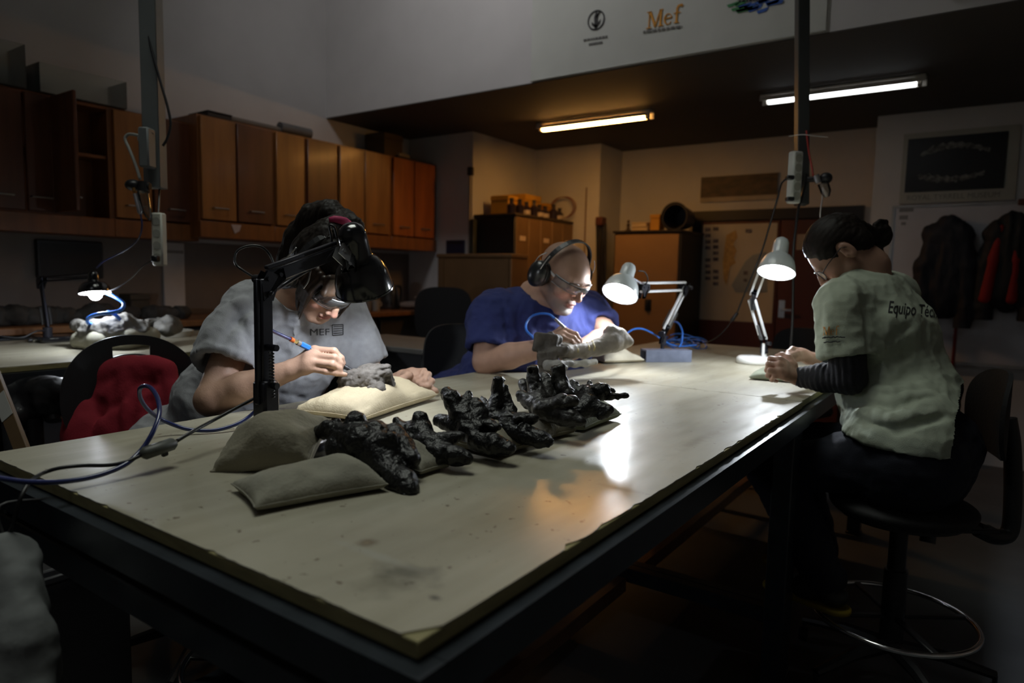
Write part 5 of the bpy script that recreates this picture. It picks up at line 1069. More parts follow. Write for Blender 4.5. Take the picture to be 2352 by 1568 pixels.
# chair of the woman in grey with the red jacket
cA = dep(306, 905, 2.22); ch = thing('swivel_chair', 'black chair with a round slotted back, a red jacket hung over it', 'chair', (cA[0] + .2, cA[1] + .03, 0))
nA = nrm(V3(.93, -.36, 0)); rA = nrm(np.cross((0, 0, 1), nA)); 
shell_back(ch, cA, (rA, nA, nrm(V3(0, 0, 1) - .1 * nA)), .40, .385, slot=(-.02, .74, .27, .085), pw=2.2)
sx, sy = -2.0, 1.20
F = Fld((sx - .27, sy - .27, .50), (sx + .27, sy + .27, .64), .008); F.box((sx, sy, .565), (.23, .23, .035), rnd=.03, k=.02); V, Q = F.nets(); link('seat', npmesh('seat', V, Q), m_fab, ch, 180)
MB().tube(spline([V3(sx - .15, sy, .54), V3(sx - .24, sy, .55), cA - nA * .03 - V3(0, 0, .12), cA - nA * .015 - V3(0, 0, .02)], 6), .016, 8).build('back_bar', m_sh, ch)
MB().cyl((sx, sy, .11), (sx, sy, .54), .027, 16).build('column', m_black, ch); star_base(ch, sx, sy, .12, .28)
m_red = pbr('jacket_red', (.26, .008, .022), .9, bump=.25, bscale=160, var=.1)
jk = [[(205, 905, 2.2, 48), (245, 880, 2.2, 50), (300, 868, 2.19, 46), (350, 870, 2.19, 42)], [(340, 850, 2.19, 34), (378, 850, 2.19, 20), (392, 900, 2.18, 22), (405, 960, 2.16, 22)], [(230, 930, 2.19, 50), (300, 930, 2.18, 62), (370, 940, 2.17, 46), (300, 1000, 2.15, 70), (380, 1000, 2.15, 40)], [(165, 935, 2.17, 20), (195, 945, 2.15, 38), (205, 1000, 2.13, 52), (215, 1040, 2.12, 54)]]
P3 = [(dep(x, y, d), px2m(r, d)) for c_ in jk for (x, y, d, r) in c_]; lo = np.min([p - r for p, r in P3], 0) - .03; hi = np.max([p + r for p, r in P3], 0) + .03; F = Fld(lo, hi, .0065)
def flat(F, P, r, n_, th, k=.02):
    n_ = nrm(n_); a = nrm(np.cross(n_, (0, 0, 1))); F.ell(P, (r, r, th), ax=(a, np.cross(n_, a), n_), k=k)
for c_ in jk[:3]:
    for i in range(len(c_) - 1):
        for q in np.linspace(0, 1, 4):
            e = [c_[i][m] * (1 - q) + c_[i + 1][m] * q for m in range(4)]; flat(F, dep(*e[:3]), px2m(e[3], e[2]), nA, .022)
pts = [dep(x, y, d) for (x, y, d, r) in jk[3]]; 
for i in range(3):
    for q in np.linspace(0, 1, 4):
        e = [jk[3][i][m] * (1 - q) + jk[3][i + 1][m] * q for m in range(4)]; flat(F, dep(*e[:3]), px2m(e[3], e[2]), nA, .04, .012)
for pl, r in (([(255, 862), (262, 930), (268, 1010)], .016), ([(292, 850), (300, 920), (305, 1010)], .014), ([(330, 848), (340, 920), (350, 1000)], .012), ([(195, 905), (225, 930), (252, 965), (262, 1030)], .016), ([(365, 860), (378, 930), (385, 1000)], .012)): F.crease(pl, r, .02)
V, Q = F.nets(); V = V + normals(V, Q) * ((fbm(V * [1, 1, .30], 11, 2, 3, True) - .5) * .012)[:, None]
tag(link('jacket', npmesh('jacket', V, Q), m_red, None, 180), 'dark red jacket hung over the round back of the black chair', 'jacket')

# stool of the right-hand worker
ST = (-.175, 2.40); st = stool('work_stool', 'tall black stool with a chrome foot ring under the right-hand worker', ST[0], ST[1], .615, .205, .215, .232)
bx = dep(2290, 960, 2.08); f2 = nrm(V3(.9, .25, 0))
rb = nrm(np.cross((0, 0, 1), f2)); shell_back(st, dep(2297, 950, 2.08), (rb, -f2, V3(0, 0, 1)), .34, .27, mat=m_fab, curve=.05)
a0, a1, a2 = V3(ST[0], ST[1], .52) + f2 * .15, dep(2285, 1215, 2.08), dep(2318, 1235, 2.10); MB().bar(a0, a1, .05, .012, bev=.003).build('back_bracket', m_sh, st)
MB().tube(spline([dep(2245, 1215, 2.09), dep(2285, 1232, 2.09), dep(2318, 1222, 2.10), dep(2326, 1150, 2.10), dep(2325, 1030, 2.11), dep(2315, 960, 2.11)], 6), .024, 10).build('back_bar', m_sh, st)
MB().cyl(dep(2135, 1205, 2.10), dep(2130, 1245, 2.09), .022, 14).build('tilt_knob', m_black, st)
MB().bar(V3(*ST, .52), dep(2140, 1212, 2.12), .02, .012).build('knob_rod', m_black, st)
# stool at the near left end of the table, only its ring in sight
stool('work_stool', 'stool under the near end of the table, only its chrome ring showing', -1.40, .99, .48, .16, .30, .20)
# black chairs behind
def back_chair(label, p, face, w_, h_, zs, mat=m_fab):
    f = nrm(V3(face[0], face[1], 0)); r_ = nrm(np.cross((0, 0, 1), f)); t = thing('office_chair', label, 'chair', (p[0] + f[0] * .22, p[1] + f[1] * .22, 0)); x, y = p[0] + f[0] * .24, p[1] + f[1] * .24
    shell_back(t, p, (r_, f, V3(0, 0, 1)), w_, h_, mat=mat, curve=.05, pw=3.5)
    F = Fld((x - .27, y - .27, zs - .09), (x + .27, y + .27, zs + .05), .011); F.box((x, y, zs - .03), (.21, .21, .035), ax=(f, r_, V3(0, 0, 1)), rnd=.03, k=.01); V, Q = F.nets(); link('seat', npmesh('seat', V, Q), mat, t, 180)
    MB().tube(spline([V3(x, y, zs - .075), V3(x, y, zs - .08) - f * .25, np.array(p) - f * .04 - V3(0, 0, h_ * .3), np.array(p) - f * .02], 5), .016, 8).build('back_bar', m_sh, t)
    MB().cyl((x, y, .11), (x, y, zs - .06), .027, 14).build('column', m_black, t); star_base(t, x, y, .12, .28); return t
back_chair('black chair close behind the man in navy', dep(1050, 830, 3.25), (.95, -.3), .42, .36, .52)
back_chair('black chair at the far side of the dark bench', dep(1020, 722, 5.0), (.5, -.8), .42, .40, .5)
back_chair('black chair beyond the hands of the right-hand worker', dep(1858, 815, 4.35), (-.3, -.9), .46, .34, .5)
# black upholstered chair between the tables at the far left
t = thing('office_chair', 'black padded chair between the tables at the left edge with a wooden slat before it', 'chair', dep(90, 920, 2.45) * V3(1, 1, 0)); c = dep(95, 915, 2.45)
F = Fld(c - .33, c + .33, .01); F.chain([dep(20, 905, 2.5), dep(60, 915, 2.48), dep(110, 915, 2.45), dep(165, 905, 2.42)], [.05, .075, .07, .05], .03); F.chain([dep(18, 900, 2.45), dep(45, 955, 2.4)], [.045, .05], .03); V, Q = F.nets()
V = V + normals(V, Q) * ((fbm(V, 14, 3, 7, True) - .5) * .02)[:, None]; link('seat', npmesh('seat', V, Q), pbr('vinyl_black', (.012, .012, .014), .35, bump=.2, bscale=60), t, 180)
MB().cyl(dep(125, 930, 2.45), dep(126, 950, 2.43), .014, 12).build('lever_rod', m_black, t); MB().cyl(dep(126, 945, 2.43), dep(127, 966, 2.42), .03, 12).build('lever_knob', m_black, t)
b_ = c * V3(1, 1, 0) + V3(.04, -.04, 0); MB().cyl(b_ + V3(0, 0, .1), b_ + V3(0, 0, c[2] - .06), .027, 12).build('column', m_black, t); star_base(t, b_[0], b_[1], .12, .26)
q = dep(115, 1000, 2.95); zt = dep(115, 932, 2.95)[2]; t = thing('tall_bin', 'tall pale blue-white plastic bin under the left work table', 'bin', (q[0], q[1], 0))
MB().lathe((q[0], q[1], .001), (0, 0, 1), [(0, 0), (0, .14), (zt, .17), (zt, .163), (.02, .132), (.02, 0)], 30).build('body', pbr('bucket_plastic', (.42, .45, .52), .45), t)
MB().lathe((q[0], q[1], zt - .03), (0, 0, 1), [(0, .169), (.0, .178), (.028, .178), (.028, .169)], 30).build('rim', pbr('bucket_plastic', (.42, .45, .52), .45), t)
t = thing('wooden_plank', 'narrow wooden plank with a pale paper label leaning at the far left', 'plank', dep(60, 1040, 2.1)); a, b = dep(-8, 880, 2.2), dep(62, 1060, 2.06); nn = nrm(b - a)
MB().bar(a - nn * .05, b + nn * .30, .045, .016, up=-F_, bev=.002).build('plank_body', pbr('slat_wood', (.14, .085, .04), .6), t); MB().bar(a + nn * .05 - F_ * .010, a + nn * .15 - F_ * .010, .044, .001, up=-F_).build('paper_label', pbr('label_paper', (.5, .5, .48), .7), t)
e = b + nn * .30; t = thing('dark_crate', 'dark crate on the floor under the leaning wooden plank', 'crate', (e[0], e[1], 0))
MB().box((e[0] - .15, e[1] - .12, .01), (e[0] + .15, e[1] + .12, e[2] - .012), .006).build('body', m_base, t); MB().box((e[0] - .16, e[1] - .13, e[2] - .05), (e[0] + .16, e[1] + .13, e[2] - .03), .004).build('rim', m_base, t)
# white sack on the floor at the near left corner
F = Fld(dep(10, 1600, 1.0) - V3(.2, .2, .35), dep(10, 1600, 1.0) + V3(.2, .2, .42), .0075); F.chain([dep(15, 1262, 1.05), dep(18, 1300, 1.04), dep(14, 1400, 1.03), dep(10, 1540, 1.0), dep(5, 1750, .97)], [.018, .034, .047, .056, .075], .03); F.chain([dep(42, 1340, 1.02), dep(55, 1450, 1.0), dep(50, 1600, .98)], [.022, .030, .036], .02)
V, Q = F.nets(); V = V + normals(V, Q) * ((fbm(V, 12, 3, 9, True) - .5) * .02)[:, None]
t = thing('sack', 'crumpled white sack hanging at the end of the table in the lower left corner', 'sack', dep(14, 1400, 1.03))
link('cloth', npmesh('cloth', V, Q), pbr('sack_white', (.18, .19, .19), .7, var=.25, bump=.2), t, 180)
MB().tube(spline([dep(15, 1266, 1.05), dep(8, 1235, 1.06), V3(*dep(2, 1200, 1.07)[:2], .885), V3(dep(2, 1200, 1.07)[0] - .01, .47, .875)], 5), .003, 6).build('strap', m_base, t, 180)
# jackets on the whiteboard hooks
def jacket(label, c, w_, h_, seed, mats, red=None):
    t = thing('hanging_jacket', label, 'jacket', c, 'jackets on the whiteboard'); c = np.array(c, float); F = Fld(c - V3(w_ * .9, .13, h_ + .05), c + V3(w_ * .9, .05, .08), .011)
    X_ = np.eye(3)
    for (x, z, rx, rz, ry) in ((0, -.04, .07, .06, .05), (-.06, -.12, .10, .08, .06), (.06, -.12, .10, .08, .06), (0, -h_ * .35, w_ * .40, h_ * .3, .075), (0, -h_ * .65, w_ * .42, h_ * .33, .07)): F.ell(c + V3(x, -.05, z), (rx, ry, rz), k=.03)
    for s in (-1, 1): F.chain([c + V3(s * w_ * .26, -.05, -.16), c + V3(s * w_ * .42, -.055, -.34), c + V3(s * w_ * .44, -.06, -.62), c + V3(s * w_ * .40, -.055, -.78)], [.06, .062, .055, .045], .02)
    V, Q = F.nets(); V = V + normals(V, Q) * ((fbm(V * [1.6, 1, .45], 12, 3, seed, True) - .5) * .035)[:, None]; V[:, 1] = np.minimum(V[:, 1], c[1] + .0)
    link('coat', npmesh('coat', V, Q), mats, t, 180)
    if red:
        F = Fld(c - V3(w_ * .9, .17, h_ + .05), c + V3(w_ * .9, .05, .08), .009)
        for x0, x1, r in red: F.chain([c + V3(x0, -.095, -.08), c + V3((x0 + x1) / 2, -.105, -.3), c + V3(x1, -.10, -.56)], [r * .5, r, r * 1.15], .01)
        V, Q = F.nets(); link('red_lining', npmesh('red_lining', V, Q), pbr('lining_red', (.30, .008, .006), .7), t, 180)
    MB().tube([c + V3(0, .02, .0), c + V3(0, -.04, .01), c + V3(0, -.045, -.03)], .006, 6).build('hook', m_plate, t)
jacket('dark navy jacket hanging on the whiteboard, left of the red one', (-.255, 5.745, 1.73), .30, .72, 3, pbr('coat_navy', (.014, .015, .022), .7))
jacket('black jacket with a red lining hanging on the whiteboard', (.10, 5.745, 1.735), .30, .66, 6, pbr('coat_black', (.012, .012, .013), .7), red=((-.06, -.12, .035), (.03, .03, .03)))
t = thing('broom', 'red-handled broom standing under the jackets', 'broom', (-.16, 5.62, 0)); MB().cyl((-.17, 5.70, .15), (-.17, 5.74, 1.15), .011, 8).build('handle', pbr('handle_red', (.2, .015, .01), .4), t); MB().box((-.30, 5.62, .02), (-.04, 5.74, .15), .02).build('head', pbr('broom_head', (.12, .03, .02), .7), t)
tag(MB().box((-.42, 5.73, 1.30), (-.35, 5.774, 1.36), .004).build('board_eraser', m_black), 'small black eraser on the whiteboard beside the navy jacket', 'eraser')

# ------------------------------------------------------------------ people
m_skin = {k: pbr('skin_' + k, (.5, .3, .2), .5, var=.07, vscale=40, bump=.12, bscale=260, attr=True, spec=.4) for k in ('a', 'm', 'c')}
def basis(g, beta, roll=0.0):                 # forward (horizontal) direction and bow angle -> left, forward, up of the head
    g = nrm(V3(g[0], g[1], 0)); b = math.radians(beta); z = V3(0, 0, 1)
    f = g * math.cos(b) - z * math.sin(b); u = z * math.cos(b) + g * math.sin(b); l = np.cross(u, f)
    r = math.radians(roll); l, u = l * math.cos(r) + u * math.sin(r), u * math.cos(r) - l * math.sin(r)
    return np.array([l, f, u])
def head(F, c, B, s=1.0, wide=1.0, ears=(1, -1), male=False):
    L = lambda x, y, z: c + s * (x * wide * B[0] + y * B[1] + z * B[2])
    F.ell(L(0, -.014, .047 if male else .052), (.074 * s * wide, .091 * s, (.077 if male else .083) * s), B, k=.01)
    F.ell(L(0, .042, .02), (.060 * s * wide, .052 * s, .078 * s), B, k=.02)
    F.ell(L(0, .044, -.045), (.047 * s * wide, .045 * s, .042 * s), B, k=.02)
    jw = .027 if male else .022
    for q in (-1, 1):
        F.cone(L(q * .047, .012, -.035), L(q * .020, .072, -.082), jw * s, .018 * s, k=.02); F.ell(L(q * .040, .066, -.008), .020 * s, k=.015)
    F.ell(L(0, .083, -.083), ((.022 if male else .016) * s, .015 * s, .014 * s), B, k=.012)
    F.cone(L(-.034, .080, .040), L(.034, .080, .040), (.013 if male else .010) * s, k=.012)
    for q in (-1, 1): F.ell(L(q * .031, .100, .022), (.017 * s, .014 * s, .012 * s), B, k=.012, sub=True)
    for q in (-1, 1): F.ell(L(q * .031, .0795, .021), .0125 * s, k=.002); F.cone(L(q * .020, .089, .030), L(q * .042, .084, .030), .0035 * s, k=.004)
    nw = 1.12 if male else 1.0
    F.chain([L(0, .090, .032), L(0, .103, .010), L(0, .113, -.008)], [.0075 * s, .0085 * s, .0105 * s * nw], .007)
    for q in (-1, 1): F.ell(L(q * .0115 * nw, .101, -.014), .0078 * s * nw, k=.005); F.ell(L(q * .006 * nw, .106, -.021), .0032 * s, k=.002, sub=True)
    F.ell(L(0, .093, -.040), (.023 * s, .0085 * s, .0068 * s), B, k=.005); F.ell(L(0, .0915, -.053), (.020 * s, .0090 * s, .0072 * s), B, k=.005)
    F.cone(L(-.022, .0965, -.0465), L(.022, .0965, -.0465), .0022 * s, k=.0025, sub=True); F.ell(L(0, .100, -.065), (.016 * s, .007 * s, .004 * s), B, k=.006, sub=True)
    for q in ears:
        F.ell(L(q * .077, -.012, .008), (.010 * s, .019 * s, .033 * s), B, k=.006); F.ell(L(q * .087, -.008, .010), (.007 * s, .010 * s, .018 * s), B, k=.005, sub=True); F.ell(L(q * .079, .002, .0), (.006 * s, .006 * s, .008 * s), B, k=.003)
    return L
def fingers(F, wrist, rw, chains, thumb, r0=.0092, k=.0055, pk=.012):     # every joint given as (x, y, distance)
    W = dep(*wrist); ks = [dep(*c[0]) for c in chains]
    for i, kn in enumerate(ks):
        b = W + (kn - W) * .15 + (kn - np.mean(ks, 0)) * .25; F.cone(b, kn, rw * .62, .0120, pk)
    for i in range(len(ks) - 1): F.cone(ks[i] * .8 + W * .2, ks[i + 1] * .8 + W * .2, .0125, k=pk)
    for i, c in enumerate(chains):
        q = (1.0, 1.03, .97, .84)[i]; F.chain([dep(*p) for p in c], [r0 * 1.12 * q, r0 * q * 1.0, r0 * .9 * q, r0 * .80 * q][:len(c)], k)
    if thumb: F.chain([dep(*p) for p in thumb], [.0145, .0118, .0105, .0085][:len(thumb)], .008)
def paint(V, base, rules):
    c = np.tile(np.array(base, float), (len(V), 1))
    for (p, r, col, soft) in rules:
        if callable(p): wgt = p(V)
        else: wgt = np.clip((1 + soft - np.linalg.norm((V - p) / r, axis=1)) / (2 * soft), 0, 1)
        c = c * (1 - wgt[:, None]) + np.array(col) * wgt[:, None]
    return c
def headpaint(L, B, c, s, lip, cheek, extra=()):
    def loc(V): return ((V - c) @ B.T) / s
    def reg(cx, cy, cz, rx, ry, rz, soft=.35):
        return lambda V: np.clip((1 + soft - np.sqrt((((loc(V) - [cx, cy, cz]) / [rx, ry, rz]) ** 2).sum(1))) / (2 * soft), 0, 1)
    R = [(reg(0, .1, -.0465, .023, .02, .0115), 0, lip, 0), (reg(.04, .08, -.01, .02, .03, .02, .6), 0, cheek, 0), (reg(-.04, .08, -.01, .02, .03, .02, .6), 0, cheek, 0), (reg(0, .115, -.008, .014, .014, .014, .6), 0, cheek, 0)]
    return R + [(reg(*e[:6], e[6]), 0, e[7], 0) for e in extra]
def skinmesh(F, mat, parent, base, rules, name='body'):
    V, Q = F.nets(); return link(name, npmesh(name, V, Q, paint(V, base, rules)), mat, parent, 180)
def folds(V, N, sc, amp, seed, st=(1, 1, 1)): return V + N * ((fbm(V * np.array(st), sc, 3, seed, True) - .62) * amp * 1.35 + (fbm(V * np.array(st)[[2, 0, 1]], 23, 2, seed + 4, True) - .6) * amp * .28)[:, None]
def strands(V, N, dirv, amp, seed):           # fine grooves running along dirv
    d = nrm(dirv); P = V - (V @ d)[:, None] * d * .88; return V + N * ((fbm(P, 150, 2, seed) - .5) * amp + (fbm(P, 45, 2, seed + 2) - .5) * amp * 1.6)[:, None]
m_hair = pbr('hair_dark', (.012, .008, .006), .58, var=.3, vscale=60, spec=.22); m_hairb = pbr('hair_brown', (.030, .016, .009), .4, var=.4, vscale=60)
def ear_defenders(label, c, B, s, r, lift=.0, cupr=(.020, .036, .048), band_dir=(0, .12, 1), x0=.083, sides=(-1, 1)):
    t = thing('ear_defenders', label, 'ear defenders', c); L = lambda x, y, z: c + s * (x * B[0] + y * B[1] + z * B[2])
    for q in sides:
        F = Fld(L(q * x0 * 1.2, 0, .01) - .085, L(q * x0 * 1.2, 0, .01) + .085, .0028); F.ell(L(q * (x0 + .022), -.012, .006), (cupr[0] * 1.35, cupr[1], cupr[2]), B, k=.004); F.box(L(q * (x0 + .036), -.012, .006), (.006, .019, .026), B, .005, .006)
        F.ell(L(q * (x0 + .008), -.012, .006), (.011, cupr[1] * .98, cupr[2] * .98), B, k=.003); V, Q = F.nets(); cu = link('cup', npmesh('cup', V, Q), pbr('defender_black', (.013, .014, .015), .3, coat=.3), t, 180)
        F = Fld(L(q * x0, 0, .01) - .07, L(q * x0, 0, .01) + .07, .003); F.ell(L(q * (x0 - .003), -.012, .006), (.011, cupr[1] * .93, cupr[2] * .93), B, k=.003); V, Q = F.nets(); link('cushion', npmesh('cushion', V, Q), pbr('defender_pad', (.01, .01, .01), .7), cu, 180)
    bd = nrm(np.array(band_dir)); pts = []
    for a in np.linspace(-.04, math.pi + .04, 27):
        x = -math.cos(a) * (x0 + .018); z = math.sin(a) * r; pts.append(L(x, bd[1] * z - .01, bd[2] * z + .02))
    g = MB(); w_ = B[1] * .008
    for i in range(len(pts) - 1): g.bar(pts[i], pts[i + 1] + (pts[i + 1] - pts[i]) * .1, .020, .005, up=nrm((pts[i] + pts[i + 1]) / 2 - L(0, 0, .03)))
    g.build('headband', m_black, t)
    for q in sides: MB().tube(spline([L(q * (x0 + .04), .006, .02), L(q * (x0 + .034), .006, .06), L(q * (x0 + .02), bd[1] * .07, .085)], 5), .0022, 6).tube(spline([L(q * (x0 + .04), -.03, .02), L(q * (x0 + .034), -.03, .06), L(q * (x0 + .02), bd[1] * .07 - .02, .085)], 5), .0022, 6).build('wire_yoke', pbr('wire_steel', (.45, .45, .45), .3, .9), t, 180)
    return t
def safety_glasses(label, c, B, s, z0=.022, hgt=.024, dep_=.112, wd=.075, mat=None):
    t = thing('safety_glasses', label, 'safety glasses', c); L = lambda x, y, z: c + s * (x * B[0] + y * B[1] + z * B[2]); g = MB(); n = 26; V = []; Fc = []
    for i in range(n + 1):
        a = -1.25 + 2.5 * i / n; x = math.sin(a) * wd / math.sin(1.25); y = dep_ - (1 - math.cos(a)) * .115; nose = max(0, 1 - (x / .016) ** 2)
        for (zz, o) in ((hgt, 0), (hgt * .4, .0025), (-hgt * .5 + nose * .010, .001), (-hgt + nose * .016, -.004)): V.append(L(x, y + o, z0 + zz))
    for i in range(n):
        for j in range(3): b = i * 4 + j; Fc.append((b, b + 4, b + 5, b + 1))
    g.add(V, Fc); o = g.build('lens', mat or clear_plastic('safety_lens', (.98, .985, .99), .02, .045), t, 180); m_ = o.modifiers.new('thick', 'SOLIDIFY'); m_.thickness = .0016
    fm = pbr('frame_clear', (.85, .87, .9), .2, spec=.6, alpha=.4)
    MB().tube([V[i * 4] for i in range(n + 1)], .0014, 6).build('brow_bar', fm, t, 180)
    MB().tube([V[i * 4 + 3] for i in range(n + 1)], .0010, 6).build('lower_rim', fm, t, 180)
    for q in (0, n):
        e = V[q * 4] * .6 + V[q * 4 + 2] * .4; sg = -1 if q == 0 else 1; MB().bar(e, L(sg * .082, .005, z0 + .012), .003, .010, up=B[2], bev=.001).build('temple', fm, t)
    return t
def lettering(parent, word, size, px_, py_, d_, ex, ey, mat, shirt, bold, name='lettering', squash=1.0, shear=0.0, vd=None):
    me = shirt.data; org = Vector(origin(shirt)); bvh = BVHTree.FromPolygons([v.co + org for v in me.vertices], [tuple(p.vertices) for p in me.polygons])
    o = dep(px_, py_, d_); dr = nrm(o - CAM) if vd is None else nrm(vd); ex = nrm(ex - dr * (ex @ dr)); ey = nrm(np.cross(ex, dr)); ey = -ey if ey @ U_ < 0 else ey
    return text_mesh(word, size, frame4(o, ex, ey), name, mat, parent, bold, 0.0, shear, target=(bvh, dr), squash=squash)

# ---------- woman in the grey T-shirt
SK_A = (.46, .28, .20); gA = nrm(V3(.985, -.17, 0)); BA = basis(gA, 56); cA_ = dep(742, 640, 1.87)
pa = thing('person', 'woman in grey T-shirt bent over a grey fossil, ear defenders and clear glasses on', 'person', (-1.98, 1.22, 0), 'people at the work tables')
shR, shL = dep(573, 708, 1.93), dep(790, 722, 2.17); elR, wrR = dep(486, 918, 1.76), dep(664, 851, 1.762); elL, wrL = dep(905, 862, 2.20), dep(925, 868, 2.075)
elL = dep(872, 905, 2.19); neckA = dep(652, 668, 1.96); chA = dep(640, 800, 2.06); waA = dep(560, 925, 2.14); hiA = V3(-2.02, 1.20, .67)
F = Fld(np.minimum.reduce([elR, wrR, hiA, cA_ - .18]) - .2, np.maximum.reduce([cA_ + .2, wrL + .16, shL + .1]) + .02, .0031)
LA_ = head(F, cA_, BA, .98); F.chain([LA_(0, -.035, -.03), LA_(0, -.055, -.085) * .5 + neckA * .5, neckA], [.050, .050, .062], .03)
latA = nrm(shL - shR); F.chain([shR * .8 + neckA * .2, neckA - V3(0, 0, .05), shL * .8 + neckA * .2], [.045, .07, .045], .03); F.chain([neckA - V3(0, 0, .06), chA, waA, hiA], [.055, .085, .10, .12], .05)
F.chain([shR, elR], [.052, .041], .03); F.chain([elR, elR * .6 + wrR * .4, wrR], [.040, .041, .0265], .012); F.ell(elR, .040, k=.01)
F.chain([shL, elL], [.050, .038], .03); F.chain([elL, elL * .6 + wrL * .4, wrL], [.038, .037, .025], .012)
fingers(F, (664, 851, 1.762), .026, [[(722, 803, 1.775), (767, 806, 1.768), (783, 822, 1.772), (788, 834, 1.780)], [(722, 817, 1.757), (768, 821, 1.748), (780, 834, 1.757), (783, 842, 1.772)],
    [(718, 832, 1.748), (763, 837, 1.740), (779, 846, 1.752), (782, 852, 1.765)], [(712, 846, 1.747), (748, 853, 1.742), (772, 857, 1.748), (793, 860, 1.757)]], [(690, 828, 1.80), (725, 812, 1.825), (758, 818, 1.825), (782, 834, 1.815)])
fingers(F, (925, 868, 2.075), .025, [[(948, 853, 2.065), (974, 852, 2.045), (966, 865, 2.025), (948, 872, 2.03)], [(955, 860, 2.055), (984, 860, 2.035), (978, 873, 2.015), (960, 878, 2.02)],
    [(960, 868, 2.045), (992, 875, 2.025), (984, 885, 2.01), (968, 884, 2.015)], [(962, 876, 2.035), (988, 888, 2.02), (1000, 896, 2.015), (1004, 900, 2.02)]], [(932, 860, 2.05), (938, 862, 2.02), (925, 870, 2.0), (918, 876, 1.99)])
skinmesh(F, m_skin['a'], pa, SK_A, headpaint(LA_, BA, cA_, .98, (.44, .17, .14), (.50, .25, .19)))
# shirt
m_shA = pbr('shirt_grey', (.34, .345, .37), .92, var=.08, vscale=55, bump=.25, bscale=420)
F = Fld(np.minimum.reduce([elR, hiA, shR]) - .25, np.maximum.reduce([shL + .1, neckA, elL]) + .12, .0045)
F.chain([neckA - V3(0, 0, .075) - gA * .01, chA - gA * .02, waA - gA * .03, hiA], [.085, .135, .142, .15], .06); F.cone(chA + latA * .09, chA - latA * .09, .125, k=.06); F.cone(waA + latA * .08, waA - latA * .08, .135, k=.06); F.cone(dep(650, 850, 2.09), dep(640, 975, 2.14), .115, k=.06); F.cone(hiA + latA * .09, hiA - latA * .09, .15, k=.06)
F.chain([shR * .96 + neckA * .04, neckA - V3(0, 0, .052), shL * .96 + neckA * .04], [.068, .082, .066], .05)
cuR = shR + (elR - shR) * .66; cuL = shL + (elL - shL) * .62; G = Fld(np.minimum.reduce([elR, hiA, shR]) - .25, np.maximum.reduce([shL + .1, neckA, elL]) + .12, .0045)
G.chain([shR, shR * .4 + cuR * .6, cuR + (elR - shR) * .1], [.066, .080, .084], .03); G.chain([shL, cuL + (elL - shL) * .1], [.068, .074], .03)
def cuffcut(F, sh, el, cu, rin, rout):        # open the sleeve at its hem
    a = nrm(el - sh)
    lo = np.minimum(cu, cu + a * .25) - rout - .03; hi = np.maximum(cu, cu + a * .25) + rout + .03
    def fn(x, y, z):
        px, py, pz = x - cu[0], y - cu[1], z - cu[2]; t = px * a[0] + py * a[1] + pz * a[2]; r = np.sqrt(np.maximum(px * px + py * py + pz * pz - t * t, 0)); return np.maximum(np.maximum(-t, r - rout), t - .25)
    F.put(fn, lo, hi, .002, True); F.cone(cu - a * .03, cu + a * .05, rin, rin + .004, .004, True)
cuffcut(G, shR, elR, cuR, .070, .125); cuffcut(G, shL, elL, cuL, .058, .10); F.merge(G, .035)
nd = nrm(LA_(0, -.03, -.05) - neckA); F.cone(neckA + nd * .012, neckA + nd * .06, .066, .078, .012, True)
for pl, r, sb in (([(640, 800), (690, 830), (735, 830)], .010, True), ([(668, 722), (652, 770), (656, 830)], .014, True), ([(702, 745), (692, 800), (700, 870)], .012, True), ([(822, 745), (815, 785), (826, 815)], .011, True), ([(535, 690), (558, 740), (572, 795)], .011, True), ([(684, 735), (672, 790), (678, 850)], .011, False), ([(548, 690), (572, 735), (584, 790)], .010, False), ([(690, 760), (722, 790), (715, 850)], .010, True), ([(800, 735), (806, 780), (822, 828)], .011, True), ([(640, 905), (700, 915), (760, 890)], .013, True), ([(585, 700), (545, 735), (510, 790)], .010, True),
        ([(560, 690), (520, 720), (485, 770)], .009, False), ([(660, 800), (700, 830), (740, 835)], .009, False), ([(775, 760), (790, 800), (800, 830)], .009, False), ([(640, 930), (690, 945), (740, 930)], .010, False)): F.crease(pl, r, .03, sb)
V, Q = F.nets(); N = normals(V, Q); V = folds(V, N, 9, .022, 4, (1, 1, .7)); shA = link('tshirt', npmesh('tshirt', V, Q), m_shA, pa, 180)
a = nrm(elR - shR); x = nrm(np.cross(a, F_)); y = np.cross(a, x)
# printed mark on the chest
m_inkt = pbr('shirt_ink', (.02, .02, .022), .8)
lettering(pa, 'MEF', .028, 710, 770, 1.80, R_ + .02 * U_, U_, m_inkt, shA, 0.0, squash=1.2)
mb = MB(); o = dep(765, 748, 1.80); s_ = px2m(1, 1.85)
bt = BVHTree.FromPolygons([v.co + Vector(origin(shA)) for v in shA.data.vertices], [tuple(p.vertices) for p in shA.data.polygons])
def stick(x, y): d = Vector(nrm(ray(x, y))); h = bt.ray_cast(Vector(CAM), d); return np.array(h[0] - d * .004) if h[0] is not None else dep(x, y, 1.9)
fr = [(763, 746), (788, 745), (788, 768), (764, 770)]
def sticks(p, q, n=6): return [stick(p[0] + (q[0] - p[0]) * i / n, p[1] + (q[1] - p[1]) * i / n) for i in range(n + 1)]
for i in range(4): mb.tube(sticks(fr[i], fr[(i + 1) % 4]), .0012, 4)
for k in range(4): mb.tube(sticks((766, 750 + k * 5), (786, 749 + k * 5)), .0010, 4)
mb.build('chest_emblem', m_inkt, pa, None)
